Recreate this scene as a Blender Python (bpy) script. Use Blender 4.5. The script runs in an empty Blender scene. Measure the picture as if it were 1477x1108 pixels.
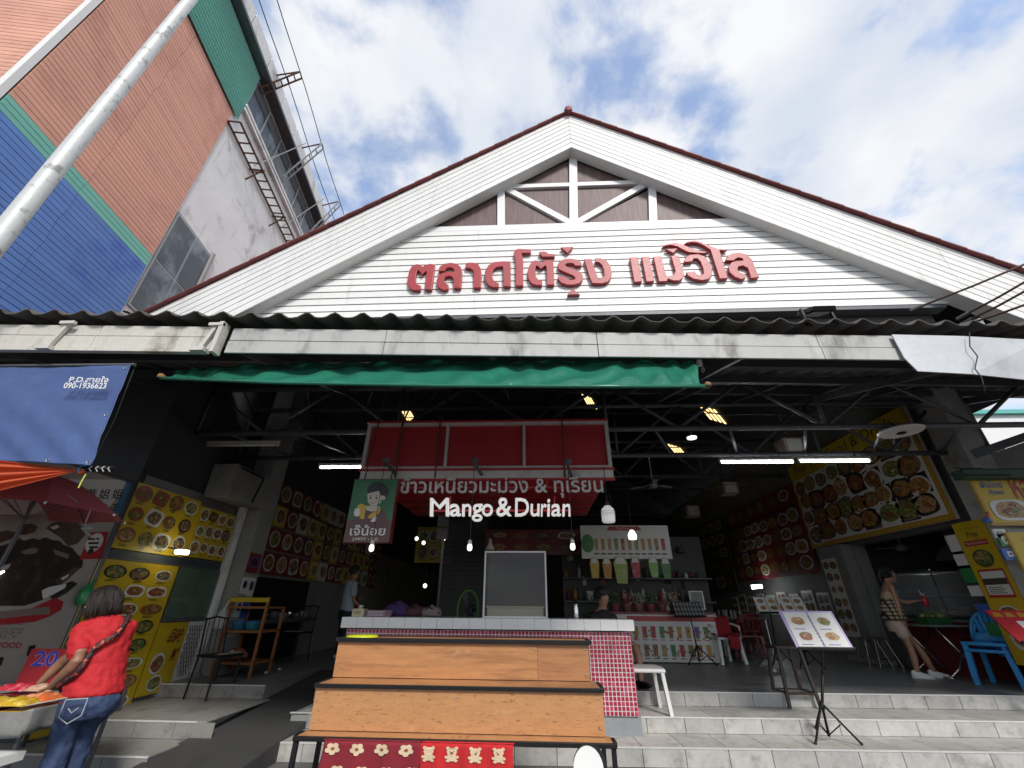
import bpy, bmesh, math, random
from mathutils import Vector, Matrix, noise as mnoise
random.seed(7)
D = bpy.data
SC = bpy.context.scene
COL = SC.collection
R = math.radians
V = Vector

# ---------------------------------------------------------------- camera, sky, sun, exposure
CAM = V((0, 0, 1.4)); FPX = 601.0; PITCH, YAW, ROLL = R(28.1), R(3.0), R(0.5)
cF = V((-math.sin(YAW)*math.cos(PITCH), math.cos(YAW)*math.cos(PITCH), math.sin(PITCH)))
cR0 = V((math.cos(YAW), math.sin(YAW), 0)); cU0 = cR0.cross(cF)
cR = cR0*math.cos(ROLL) + cU0*math.sin(ROLL); cU = -cR0*math.sin(ROLL) + cU0*math.cos(ROLL)
cam = D.cameras.new('camera'); camo = D.objects.new('camera', cam); COL.objects.link(camo)
cam.sensor_width = 36; cam.lens = 36*FPX/1477; cam.clip_start = .05; cam.clip_end = 2000
M = Matrix((cR, cU, -cF)).transposed().to_4x4(); M.translation = CAM
camo.matrix_world = M; SC.camera = camo

SUN_EL, SUN_AZ = R(41), R(156)          # azimuth from +Y (into the hall) clockwise: the sun stands behind the camera
w = D.worlds.new('World'); SC.world = w; w.use_nodes = True
nt = w.node_tree; nt.nodes.clear()
def wn(t, **k):
    n = nt.nodes.new(t)
    for a, b in k.items(): setattr(n, a, b)
    return n
sky = wn('ShaderNodeTexSky', sky_type='NISHITA', sun_disc=False, sun_elevation=SUN_EL, sun_rotation=SUN_AZ, air_density=1.0, dust_density=.6, ozone_density=3.0)
tc = wn('ShaderNodeTexCoord'); sep = wn('ShaderNodeSeparateXYZ')
nt.links.new(tc.outputs['Generated'], sep.inputs[0])
mx = wn('ShaderNodeMath', operation='MAXIMUM'); nt.links.new(sep.outputs['Z'], mx.inputs[0]); mx.inputs[1].default_value = .0
ad = wn('ShaderNodeMath', operation='ADD'); nt.links.new(mx.outputs[0], ad.inputs[0]); ad.inputs[1].default_value = .25
dv = wn('ShaderNodeVectorMath', operation='DIVIDE'); nt.links.new(tc.outputs['Generated'], dv.inputs[0])
cb = wn('ShaderNodeCombineXYZ')
for i in range(3): nt.links.new(ad.outputs[0], cb.inputs[i])
nt.links.new(cb.outputs[0], dv.inputs[1])
mp = wn('ShaderNodeMapping'); mp.inputs['Location'].default_value = (2.35, .4, 0); nt.links.new(dv.outputs[0], mp.inputs[0])
n1 = wn('ShaderNodeTexNoise', noise_dimensions='2D'); n1.inputs['Scale'].default_value = 4.2; n1.inputs['Detail'].default_value = 7; n1.inputs['Roughness'].default_value = .52; n1.inputs['Distortion'].default_value = .15
nt.links.new(mp.outputs[0], n1.inputs['Vector'])
n2 = wn('ShaderNodeTexNoise', noise_dimensions='2D'); n2.inputs['Scale'].default_value = 9; n2.inputs['Detail'].default_value = 7; n2.inputs['Roughness'].default_value = .6
nt.links.new(mp.outputs[0], n2.inputs['Vector'])
mxn = wn('ShaderNodeMix', data_type='FLOAT'); mxn.inputs[0].default_value = .22
nt.links.new(n1.outputs[0], mxn.inputs[2]); nt.links.new(n2.outputs[0], mxn.inputs[3])
rmp = wn('ShaderNodeValToRGB'); rmp.color_ramp.elements[0].position = .32; rmp.color_ramp.elements[1].position = .525
rmp.color_ramp.elements[0].color = (.16, .16, .16, 1); rmp.color_ramp.elements[1].color = (1, 1, 1, 1); rmp.color_ramp.interpolation = 'EASE'
nt.links.new(mxn.outputs[0], rmp.inputs[0])
n3 = wn('ShaderNodeTexNoise', noise_dimensions='2D'); n3.inputs['Scale'].default_value = 2.6; n3.inputs['Detail'].default_value = 6
mp3 = wn('ShaderNodeMapping'); mp3.inputs['Location'].default_value = (7.1, 3.3, 0); nt.links.new(dv.outputs[0], mp3.inputs[0]); nt.links.new(mp3.outputs[0], n3.inputs['Vector'])
rm3 = wn('ShaderNodeValToRGB'); rm3.color_ramp.elements[0].position = .34; rm3.color_ramp.elements[1].position = .62
rm3.color_ramp.elements[0].color = (5.6, 6.1, 7.0, 1); rm3.color_ramp.elements[1].color = (7.6, 7.7, 7.9, 1)
nt.links.new(n3.outputs[0], rm3.inputs[0])
skm = wn('ShaderNodeVectorMath', operation='SCALE'); skm.inputs['Scale'].default_value = 2.5; nt.links.new(sky.outputs[0], skm.inputs[0])
mxc = wn('ShaderNodeMix', data_type='RGBA'); nt.links.new(rmp.outputs[0], mxc.inputs[0]); nt.links.new(skm.outputs[0], mxc.inputs[6]); nt.links.new(rm3.outputs[0], mxc.inputs[7])
bg = wn('ShaderNodeBackground'); bg.inputs['Strength'].default_value = .055; nt.links.new(mxc.outputs[2], bg.inputs[0])
out = wn('ShaderNodeOutputWorld'); nt.links.new(bg.outputs[0], out.inputs[0])

sun = D.lights.new('sun', 'SUN'); sun.energy = 1.5; sun.angle = R(12); sun.color = (1, .96, .9)
suno = D.objects.new('sun', sun); COL.objects.link(suno)
sd = V((math.sin(SUN_AZ)*math.cos(SUN_EL), math.cos(SUN_AZ)*math.cos(SUN_EL), math.sin(SUN_EL)))
suno.rotation_euler = sd.to_track_quat('Z', 'Y').to_euler()
SC.view_settings.view_transform = 'Standard'; SC.view_settings.look = 'None'; SC.view_settings.gamma = 1
SC.view_settings.use_curve_mapping = False; SC.view_settings.exposure = 1.18
SC.render.engine = 'CYCLES'
SC.cycles.use_denoising = True
SC.cycles.max_bounces = 8; SC.cycles.diffuse_bounces = 4; SC.cycles.sample_clamp_indirect = 4
SC.cycles.caustics_reflective = False; SC.cycles.caustics_refractive = False

# ---------------------------------------------------------------- helpers
def at(px, py, X=None, Y=None, Z=None):
    """Point of the photograph's pixel (px, py) on the plane X, Y or Z = const."""
    d = cF + cR*((px-738.5)/FPX) - cU*((py-554)/FPX)
    t = (X-CAM.x)/d.x if X is not None else (Y-CAM.y)/d.y if Y is not None else (Z-CAM.z)/d.z
    return CAM + d*t

def principled(name):
    m = D.materials.new(name); m.use_nodes = True
    n = m.node_tree; b = n.nodes['Principled BSDF']
    return m, n, b
def L(n, a, b): n.links.new(a, b)
def mat(name, col, rough=.6, var=.12, scale=3., fine=40., bump=.05, metal=0., rnd=0., stain=None, sscale=2., sth=(.52, .7), emit=None, estr=0., spec=.5, alpha=None, stretch=None, coat=0., wear=None):
    m, n, b = principled(name)
    geo = n.nodes.new('ShaderNodeNewGeometry')
    vec = geo.outputs['Position']
    if stretch:
        mp = n.nodes.new('ShaderNodeMapping'); mp.inputs['Scale'].default_value = stretch; L(n, vec, mp.inputs[0]); vec = mp.outputs[0]
    a = n.nodes.new('ShaderNodeTexNoise'); a.inputs['Scale'].default_value = scale; a.inputs['Detail'].default_value = 6; a.inputs['Roughness'].default_value = .6
    f = n.nodes.new('ShaderNodeTexNoise'); f.inputs['Scale'].default_value = fine; f.inputs['Detail'].default_value = 4
    L(n, vec, a.inputs['Vector']); L(n, vec, f.inputs['Vector'])
    mr = n.nodes.new('ShaderNodeMapRange'); mr.inputs[1].default_value = .25; mr.inputs[2].default_value = .75; mr.inputs[3].default_value = 1-var; mr.inputs[4].default_value = 1+var
    mixf = n.nodes.new('ShaderNodeMix'); mixf.data_type = 'FLOAT'; mixf.inputs[0].default_value = .4
    L(n, a.outputs[0], mixf.inputs[2]); L(n, f.outputs[0], mixf.inputs[3]); L(n, mixf.outputs[0], mr.inputs[0])
    val = mr.outputs[0]
    if rnd:
        oi = n.nodes.new('ShaderNodeObjectInfo'); r2 = n.nodes.new('ShaderNodeMapRange'); r2.inputs[3].default_value = 1-rnd; r2.inputs[4].default_value = 1+rnd
        L(n, oi.outputs['Random'], r2.inputs[0]); mu = n.nodes.new('ShaderNodeMath'); mu.operation = 'MULTIPLY'; L(n, val, mu.inputs[0]); L(n, r2.outputs[0], mu.inputs[1]); val = mu.outputs[0]
    sc = n.nodes.new('ShaderNodeVectorMath'); sc.operation = 'SCALE'; sc.inputs[0].default_value = col[:3]; L(n, val, sc.inputs['Scale'])
    c = sc.outputs[0]
    if stain:
        s = n.nodes.new('ShaderNodeTexNoise'); s.inputs['Scale'].default_value = sscale; s.inputs['Detail'].default_value = 8; s.inputs['Roughness'].default_value = .65; L(n, vec, s.inputs['Vector'])
        rr = n.nodes.new('ShaderNodeMapRange'); rr.interpolation_type = 'SMOOTHSTEP'; rr.inputs[1].default_value = sth[0]; rr.inputs[2].default_value = sth[1]; L(n, s.outputs[0], rr.inputs[0])
        mc = n.nodes.new('ShaderNodeMix'); mc.data_type = 'RGBA'; L(n, rr.outputs[0], mc.inputs[0]); L(n, c, mc.inputs[6]); mc.inputs[7].default_value = (*stain, 1); c = mc.outputs[2]
    if wear:                     # (colour, scale, lo, hi, stretch): scuffs and dirt with a shape of their own
        wv = geo.outputs['Position']
        if len(wear) > 4: wm = n.nodes.new('ShaderNodeMapping'); wm.inputs['Scale'].default_value = wear[4]; L(n, wv, wm.inputs[0]); wv = wm.outputs[0]
        s = n.nodes.new('ShaderNodeTexNoise'); s.inputs['Scale'].default_value = wear[1]; s.inputs['Detail'].default_value = 10; s.inputs['Roughness'].default_value = .7; L(n, wv, s.inputs['Vector'])
        rr = n.nodes.new('ShaderNodeMapRange'); rr.inputs[1].default_value = wear[2]; rr.inputs[2].default_value = wear[3]; rr.inputs[4].default_value = .85; L(n, s.outputs[0], rr.inputs[0])
        mc = n.nodes.new('ShaderNodeMix'); mc.data_type = 'RGBA'; L(n, rr.outputs[0], mc.inputs[0]); L(n, c, mc.inputs[6]); mc.inputs[7].default_value = (*wear[0], 1); c = mc.outputs[2]
    L(n, c, b.inputs['Base Color'])
    b.inputs['Metallic'].default_value = metal; b.inputs['Specular IOR Level'].default_value = spec
    rg = n.nodes.new('ShaderNodeMapRange'); rg.inputs[3].default_value = max(.02, rough-.1); rg.inputs[4].default_value = min(1, rough+.1); L(n, f.outputs[0], rg.inputs[0]); L(n, rg.outputs[0], b.inputs['Roughness'])
    if bump:
        bp = n.nodes.new('ShaderNodeBump'); bp.inputs['Strength'].default_value = min(1, bump*4); bp.inputs['Distance'].default_value = .01; L(n, f.outputs[0], bp.inputs['Height']); L(n, bp.outputs[0], b.inputs['Normal'])
    if emit: b.inputs['Emission Color'].default_value = (*emit, 1); b.inputs['Emission Strength'].default_value = estr
    if alpha is not None: b.inputs['Alpha'].default_value = alpha
    if coat: b.inputs['Coat Weight'].default_value = coat; b.inputs['Coat Roughness'].default_value = .15
    return m

def translucent(m, fac):
    n = m.node_tree; b = n.nodes['Principled BSDF']; o = next(k for k in n.nodes if k.type == 'OUTPUT_MATERIAL')
    t = n.nodes.new('ShaderNodeBsdfTranslucent'); mx_ = n.nodes.new('ShaderNodeMixShader'); mx_.inputs[0].default_value = fac
    L(n, b.inputs['Base Color'].links[0].from_socket, t.inputs['Color']); L(n, b.outputs[0], mx_.inputs[1]); L(n, t.outputs[0], mx_.inputs[2]); L(n, mx_.outputs[0], o.inputs['Surface'])
    return m
MW = {}   # world matrix of every empty / part made here
def wmat(o): return MW.get(o.name, Matrix.Identity(4)) if o else Matrix.Identity(4)
def setp(o, label=None, cat=None, group=None, kind=None):
    if label: o['label'] = label
    if cat: o['category'] = cat
    if group: o['group'] = group
    if kind: o['kind'] = kind
    return o
def thing(name, label, cat, loc=(0, 0, 0), rz=0, group=None, kind=None):
    o = D.objects.new(name, None); COL.objects.link(o); o.empty_display_size = .1
    o.location = loc; o.rotation_euler = (0, 0, rz)
    MW[o.name] = Matrix.Translation(V(loc)) @ Matrix.Rotation(rz, 4, 'Z')
    return setp(o, label, cat, group, kind)
def link(name, me, parent=None, loc=None, rot=None):
    o = D.objects.new(name, me); COL.objects.link(o)
    if parent: o.parent = parent
    if loc is not None: o.location = loc
    if rot is not None: o.rotation_euler = rot
    return o
def copy_tree(o, parent=None, mp=None):
    c = o.copy(); COL.objects.link(c)
    if parent: c.parent = parent
    for ch in [x for x in D.objects if x.parent == o]: copy_tree(ch, c)
    return c
KIDS = {}
def copies(o):
    """children map based copy (fast)"""
    c = o.copy(); COL.objects.link(c)
    for ch in o.children:
        k = ch.copy(); COL.objects.link(k); k.parent = c
        for g in ch.children:
            h = g.copy(); COL.objects.link(h); h.parent = k
    return c

class MB:
    def __init__(s): s.v = []; s.f = []; s.m = []
    def face(s, pts, m=0):
        i = len(s.v); s.v += [V(p) for p in pts]; s.f.append(list(range(i, i+len(pts)))); s.m.append(m); return s
    def hexa(s, p, m=0):        # 8 points: bottom ring 0-3 ccw, top ring 4-7
        i = len(s.v); s.v += [V(q) for q in p]
        for q in ((3, 2, 1, 0), (4, 5, 6, 7), (0, 1, 5, 4), (1, 2, 6, 5), (2, 3, 7, 6), (3, 0, 4, 7)):
            s.f.append([i+k for k in q]); s.m.append(m)
        return s
    def box(s, x0, x1, y0, y1, z0, z1, m=0):
        return s.hexa([(x0, y0, z0), (x1, y0, z0), (x1, y1, z0), (x0, y1, z0), (x0, y0, z1), (x1, y0, z1), (x1, y1, z1), (x0, y1, z1)], m)
    def obox(s, o, a, b, c, m=0):
        o, a, b, c = V(o), V(a), V(b), V(c)
        return s.hexa([o, o+a, o+a+b, o+b, o+c, o+a+c, o+a+b+c, o+b+c], m)
    def bar(s, a, b, w, h, m=0, up=(0, 0, 1)):
        a, b = V(a), V(b); d = (b-a).normalized(); up = V(up)
        if abs(d.dot(up)) > .98: up = V((0, 1, 0))
        x = d.cross(up).normalized(); y = x.cross(d)
        return s.obox(a-x*w/2-y*h/2, x*w, b-a, y*h, m)
    def tube(s, pts, r, n=8, m=0, cap=True):
        pts = [V(p) for p in pts]; rings = []; N = len(pts)
        ref = V((.13, .31, .94))
        for i, p in enumerate(pts):
            d = (pts[min(i+1, N-1)]-pts[max(i-1, 0)]).normalized()
            x = d.cross(ref)
            if x.length < .05: x = d.cross(V((1, 0, 0)))
            x.normalize(); y = d.cross(x)
            rr = r[i] if isinstance(r, (list, tuple)) else r
            rings.append([p+x*(rr*math.cos(2*math.pi*k/n))+y*(rr*math.sin(2*math.pi*k/n)) for k in range(n)])
        return s.loft(rings, m, cap)
    def loft(s, rings, m=0, cap=True):
        i0 = len(s.v); n = len(rings[0])
        for r in rings: s.v += [V(p) for p in r]
        for a in range(len(rings)-1):
            for k in range(n):
                s.f.append([i0+a*n+k, i0+a*n+(k+1) % n, i0+(a+1)*n+(k+1) % n, i0+(a+1)*n+k]); s.m.append(m)
        if cap:
            s.f.append([i0+k for k in range(n)][::-1]); s.m.append(m)
            s.f.append([i0+(len(rings)-1)*n+k for k in range(n)]); s.m.append(m)
        return s
    def prism(s, poly, o, u, v, nv, m=0, back=True):
        """polygon (list of 2D) in plane o+u*x+v*y extruded by nv (front = o, back = o+nv)"""
        o, u, v, nv = V(o), V(u), V(v), V(nv); i = len(s.v); n = len(poly)
        s.v += [o+u*p[0]+v*p[1] for p in poly]; s.v += [o+u*p[0]+v*p[1]+nv for p in poly]
        s.f.append([i+k for k in range(n)]); s.m.append(m)
        if back: s.f.append([i+n+k for k in range(n)][::-1]); s.m.append(m)
        for k in range(n): s.f.append([i+k, i+(k+1) % n, i+n+(k+1) % n, i+n+k]); s.m.append(m)
        return s
    def disc(s, c, u, v, n=14, m=0, jit=0):
        c, u, v = V(c), V(u), V(v)
        return s.face([c+u*(math.cos(2*math.pi*k/n)*(1+random.uniform(-jit, jit)))+v*(math.sin(2*math.pi*k/n)*(1+random.uniform(-jit, jit))) for k in range(n)], m)
    def lathe(s, c, prof, n=14, m=0, ax=(0, 0, 1)):
        c, ax = V(c), V(ax).normalized(); x = ax.orthogonal().normalized(); y = ax.cross(x)
        return s.loft([[c+ax*z+x*(r*math.cos(2*math.pi*k/n))+y*(r*math.sin(2*math.pi*k/n)) for k in range(n)] for r, z in prof], m, True)
    def ball(s, c, r, n=10, m=0, sc=(1, 1, 1)):
        c = V(c); rg = []
        for a in range(n//2+1):
            t = math.pi*a/(n//2); t = min(max(t, .08), math.pi-.08)
            rg.append([c+V((r*sc[0]*math.sin(t)*math.cos(2*math.pi*k/n), r*sc[1]*math.sin(t)*math.sin(2*math.pi*k/n), -r*sc[2]*math.cos(t))) for k in range(n)])
        return s.loft(rg, m, True)
    def grid(s, fn, nu, nv, m=0):
        i = len(s.v)
        for a in range(nu+1):
            for b in range(nv+1): s.v.append(V(fn(a/nu, b/nv)))
        for a in range(nu):
            for b in range(nv):
                s.f.append([i+a*(nv+1)+b, i+(a+1)*(nv+1)+b, i+(a+1)*(nv+1)+b+1, i+a*(nv+1)+b+1]); s.m.append(m)
        return s
    def mesh(s, name, mats, parent=None, smooth=False, fix=True):
        me = D.meshes.new(name); inv = wmat(parent).inverted()
        me.from_pydata([inv @ p for p in s.v], [], s.f)
        for k in (mats if isinstance(mats, (list, tuple)) else [mats]): me.materials.append(k)
        me.polygons.foreach_set('material_index', s.m)
        if fix:
            bm = bmesh.new(); bm.from_mesh(me); bmesh.ops.recalc_face_normals(bm, faces=bm.faces); bm.to_mesh(me); bm.free()
        if smooth: me.polygons.foreach_set('use_smooth', [True]*len(me.polygons))
        me.update(); return me
    def build(s, name, mats, parent=None, smooth=False, bevel=0, solid=0, sub=0, label=None, kind=None, fix=True):
        o = link(name, s.mesh(name, mats, parent, smooth, fix), parent); MW[o.name] = wmat(parent)
        if sub: md = o.modifiers.new('s', 'SUBSURF'); md.levels = md.render_levels = sub
        if solid: md = o.modifiers.new('t', 'SOLIDIFY'); md.thickness = solid; md.offset = 0
        if bevel:
            md = o.modifiers.new('b', 'BEVEL'); md.width = bevel; md.segments = 2; md.limit_method = 'ANGLE'; md.angle_limit = R(40)
        if label: o['label'] = label
        if kind or name == 'print': o['kind'] = kind or 'stuff'
        return o

def text_geo(body, shear=0, off=0, ext=0):
    cu = D.curves.new('t', 'FONT'); cu.body = body; cu.size = 1; cu.shear = shear; cu.offset = off; cu.extrude = ext; cu.resolution_u = 3
    o = D.objects.new('t', cu); COL.objects.link(o)
    me = D.meshes.new_from_object(o.evaluated_get(bpy.context.evaluated_depsgraph_get()))
    vs = [v.co.copy() for v in me.vertices]; fs = [list(p.vertices) for p in me.polygons]
    D.objects.remove(o); D.curves.remove(cu); D.meshes.remove(me)
    return vs, fs
def letters(body, o, u, v, m, parent, depth, off):
    """raised lettering, one mesh per letter with its marks"""
    mb = MB(); text(mb, body, o, u, v, 0, depth, off); n = len(mb.v); par = list(range(n))
    def fd(a):
        while par[a] != a: par[a] = par[par[a]]; a = par[a]
        return a
    for f in mb.f:
        for k in f[1:]: par[fd(k)] = fd(f[0])
    isl = {}
    for i in range(n): isl.setdefault(fd(i), []).append(i)
    U = V(u).normalized(); g = []
    for ids in isl.values():
        xs = [mb.v[i].dot(U) for i in ids]; g.append([min(xs), max(xs), set(ids)])
    g.sort(key=lambda q: q[0]); out_ = []
    for a in g:
        if out_ and a[0] < out_[-1][1]-.35*min(a[1]-a[0], out_[-1][1]-out_[-1][0]): out_[-1][1] = max(out_[-1][1], a[1]); out_[-1][2] |= a[2]
        else: out_.append(a)
    for a in out_:
        k = MB(); mp_i = {}
        for f in mb.f:
            if f[0] in a[2]:
                q = []
                for i in f:
                    if i not in mp_i: mp_i[i] = len(k.v); k.v.append(mb.v[i])
                    q.append(mp_i[i])
                k.f.append(q); k.m.append(0)
        k.build('letter', m, parent, fix=False)
def text(mb, body, o, u, v, m=0, depth=0, off=0, shear=0, keep=False, align=None):
    """lettering filling the parallelogram o (bottom left), u (width vector), v (height vector); depth = thickness towards the viewer"""
    o, u, v = V(o), V(u), V(v)
    vs, fs = text_geo(body, shear, off, .5 if depth else 0)
    if not vs: return
    x0 = min(p.x for p in vs); x1 = max(p.x for p in vs); y0 = min(p.y for p in vs); y1 = max(p.y for p in vs)
    n = u.cross(v).normalized()
    i = len(mb.v)
    mb.v += [o+u*((p.x-x0)/max(1e-6, x1-x0))+v*((p.y-y0)/max(1e-6, y1-y0))+n*((p.z+.5)*depth if depth else 0) for p in vs]
    for f in fs: mb.f.append([i+k for k in f]); mb.m.append(m)
# ---------------------------------------------------------------- materials
m_asphalt = mat('asphalt', (.11, .11, .11), .85, .25, 1.5, 60, .12)
m_tile = mat('step_tile', (.42, .41, .385), .5, .22, 5, 22, .03, rnd=.10, stain=(.27, .26, .24), sscale=6, sth=(.48, .72), wear=((.14, .135, .125), 2.2, .60, .82))
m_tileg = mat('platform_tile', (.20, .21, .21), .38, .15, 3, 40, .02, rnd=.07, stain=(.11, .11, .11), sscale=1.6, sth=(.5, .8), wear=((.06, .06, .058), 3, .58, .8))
m_nose = mat('nosing', (.55, .54, .52), .5, .15, 8, 60, .03)
m_conc = mat('raw_concrete', (.30, .30, .29), .85, .2, 2, 30, .08)
m_white = mat('white_paint', (.725, .72, .70), .5, .05, 2, 25, .012, rnd=.04, stain=(.55, .535, .49), sscale=1.6, sth=(.56, .80), stretch=(2.2, 1, .4), wear=((.42, .40, .36), 3.2, .60, .78, (5, 1, .5)))
m_trim = mat('white_trim', (.74, .74, .73), .45, .04, 3, 30, .01)
m_groove = mat('plank_backing', (.10, .10, .10), .8, .1)
m_rooft = mat('red_roof_tile', (.19, .042, .042), .6, .2, 5, 50, .06, rnd=.18)
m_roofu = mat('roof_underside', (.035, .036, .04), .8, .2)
m_pane = mat('maroon_pane', (.125, .078, .074), .55, .3, 3, 20, .01, stretch=(8, 8, .6), stain=(.18, .13, .125), sscale=3, sth=(.45, .8))
m_red = mat('red_letter', (.36, .035, .042), .45, .2, 4, 35, .04, stain=(.24, .07, .065), sscale=3.5, sth=(.52, .75))
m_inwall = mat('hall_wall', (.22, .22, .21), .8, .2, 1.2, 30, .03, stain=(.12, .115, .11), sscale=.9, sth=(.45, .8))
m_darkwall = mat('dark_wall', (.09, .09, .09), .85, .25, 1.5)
m_steel = mat('dark_steel', (.10, .105, .115), .5, .2, 6, 50, .03, metal=.2, stain=(.07, .05, .04), sscale=4, sth=(.55, .8))
m_fascia = mat('grey_fascia', (.42, .415, .40), .6, .14, 2, 40, .04, stain=(.15, .145, .13), sscale=1.8, sth=(.47, .74), stretch=(2.6, 1, .9))
m_fascial = mat('pale_fascia', (.52, .50, .45), .6, .14, 2, 40, .04, stain=(.22, .19, .16), sscale=2.2, sth=(.5, .74), stretch=(2.4, 1, .9))
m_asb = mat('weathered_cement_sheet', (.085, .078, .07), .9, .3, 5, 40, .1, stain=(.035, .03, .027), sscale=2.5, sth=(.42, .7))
m_flash = mat('zinc_flashing', (.50, .51, .52), .42, .1, 2, 30, .02, metal=.25, stain=(.36, .36, .36), sscale=1.4, sth=(.5, .8))
m_orange = mat('salmon_cladding', (.66, .33, .23), .5, .08, 1, 30, .01, rnd=.07, stain=(.54, .24, .17), sscale=.8, sth=(.45, .7), wear=((.36, .19, .15), 1.5, .60, .85, (1, 1, .25)))
m_blue = mat('blue_cladding', (.10, .215, .52), .5, .10, 1, 30, .01, rnd=.08, stain=(.06, .14, .46), sscale=.8, sth=(.5, .7), wear=((.16, .26, .50), 1.5, .60, .85, (1, 1, .25)))
m_teal = mat('teal_cladding', (.17, .48, .38), .5, .06, 1, 30, .01, rnd=.05)
m_green = mat('green_sheet', (.20, .54, .45), .45, .08, 1, 30, .01)
m_lconc = mat('weathered_render', (.72, .72, .70), .85, .12, .8, 22, .06, stain=(.34, .33, .31), sscale=1.1, sth=(.52, .74), wear=((.40, .38, .36), 1.6, .58, .76, (3, 3, .35)))
m_galv = mat('galvanised_pole', (.55, .56, .55), .5, .12, 4, 40, .05, metal=.15, stain=(.25, .245, .23), sscale=7, sth=(.52, .66))
m_rust = mat('rusty_iron', (.10, .05, .032), .85, .35, 8, 60, .08)
m_glassd = mat('dark_window_glass', (.05, .062, .07), .12, .15, .6, 10, 0, stain=(.20, .24, .26), sscale=.8)
m_alu = mat('grey_aluminium', (.28, .29, .29), .4, .1, metal=.3)
m_black = mat('black_paint', (.010, .010, .011), .5, .2, spec=.25)
m_rubber = mat('black_rubber', (.01, .01, .01), .7)
m_cable = mat('cable_sheath', (.018, .018, .02), .6)
m_whiteplastic = mat('white_plastic', (.70, .70, .67), .35, .05, 3, 30, .01)

# ---------------------------------------------------------------- ground, ramp, steps
g = MB(); g.face([(-300, -300, 0), (300, -300, 0), (300, 300, 0), (-300, 300, 0)])
g.build('street', m_asphalt, kind='structure')
rp = MB(); rp.hexa([(-3.6, 3.6, -.02), (-2.62, 3.6, -.02), (-2.62, 8.2, -.02), (-3.6, 8.2, -.02), (-3.6, 3.6, .004), (-2.62, 3.6, .004), (-2.62, 8.2, .45), (-3.6, 8.2, .45)])
rp.build('ramp', mat('ramp_concrete', (.045, .045, .045), .8, .2, 2, 50, .1, stain=(.03, .03, .03)), kind='structure')

def slabmesh(name, lx, ly, lz, m, bev=.004):
    """tile: box with a small chamfered rim; origin at its centre"""
    mb = MB(); b = bev
    x, y, z = lx/2, ly/2, lz/2
    mb.hexa([(-x, -y, -z), (x, -y, -z), (x, y, -z), (-x, y, -z), (-x, -y, z-b), (x, -y, z-b), (x, y, z-b), (-x, y, z-b)])
    mb.v[4:8] = [V((-x, -y, z-b)), V((x, -y, z-b)), V((x, y, z-b)), V((-x, y, z-b))]
    mb.f.pop(1); mb.m.pop(1)
    i = len(mb.v); mb.v += [V((-x+b, -y+b, z)), V((x-b, -y+b, z)), V((x-b, y-b, z)), V((-x+b, y-b, z))]
    mb.f.append([i, i+1, i+2, i+3]); mb.m.append(0)
    for k in range(4): mb.f.append([4+k, 4+(k+1) % 4, i+(k+1) % 4, i+k]); mb.m.append(0)
    return mb.mesh(name, m, None, False, True)

TW = .43
m_tileshaded = mat('shaded_step_tile', (.27, .262, .245), .5, .22, 5, 22, .03, rnd=.10, stain=(.16, .155, .145), sscale=5, sth=(.45, .72))  # step tile darkened, with the shade on the left steps put into colour
def stairs(name, x0, x1, ys, zs, rz, deep, m_tile):
    """steps with a core, tiled risers and treads; local origin (0,0,0)"""
    root = MB(); n = len(ys)
    for k in range(n):                                    # core, 15 mm behind the tiles
        root.box(x0+.012, x1-.012, ys[k]+.015, deep, 0 if k == n-1 else zs[k+1]-.01, zs[k]-.015)
    st = root.build(name, m_conc, kind='structure'); st.rotation_euler = (0, 0, rz)
    nt_ = int((x1-x0)/TW)+1
    for k in range(n):
        zb = zs[k+1] if k < n-1 else 0.0
        hgt = zs[k]-zb
        rm = slabmesh('riser', TW-.006, hgt-.012, .014, m_tile, .002)
        dpt = (ys[k-1] if k else deep)-ys[k]
        rows = 1 if k else 6
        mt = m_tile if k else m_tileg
        dd = dpt if k else .45
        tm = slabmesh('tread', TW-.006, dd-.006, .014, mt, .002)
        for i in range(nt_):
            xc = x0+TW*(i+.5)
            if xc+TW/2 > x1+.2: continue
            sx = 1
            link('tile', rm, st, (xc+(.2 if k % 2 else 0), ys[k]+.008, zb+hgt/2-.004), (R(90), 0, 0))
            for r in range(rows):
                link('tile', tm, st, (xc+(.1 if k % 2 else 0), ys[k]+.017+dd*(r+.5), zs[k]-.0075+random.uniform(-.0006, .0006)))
        nb = MB(); nb.box(x0, x1, ys[k]-.004, ys[k]+.014, zs[k]-.012, zs[k]+.001)
        nb.build('nosing', m_nose, st)
    return st
stairs('steps_right', -2.62, 9.2, [6.56, 5.97, 5.45], [.46, .31, .16], .035, 8.9, m_tile)
stairs('steps_left', -7.0, -3.56, [6.55, 5.36, 4.81], [.46, .31, .16], 0, 8.9, m_tileshaded)
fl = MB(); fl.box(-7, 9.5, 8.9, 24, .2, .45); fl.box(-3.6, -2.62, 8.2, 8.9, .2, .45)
fl.build('floor', m_tileg, kind='structure')

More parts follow.
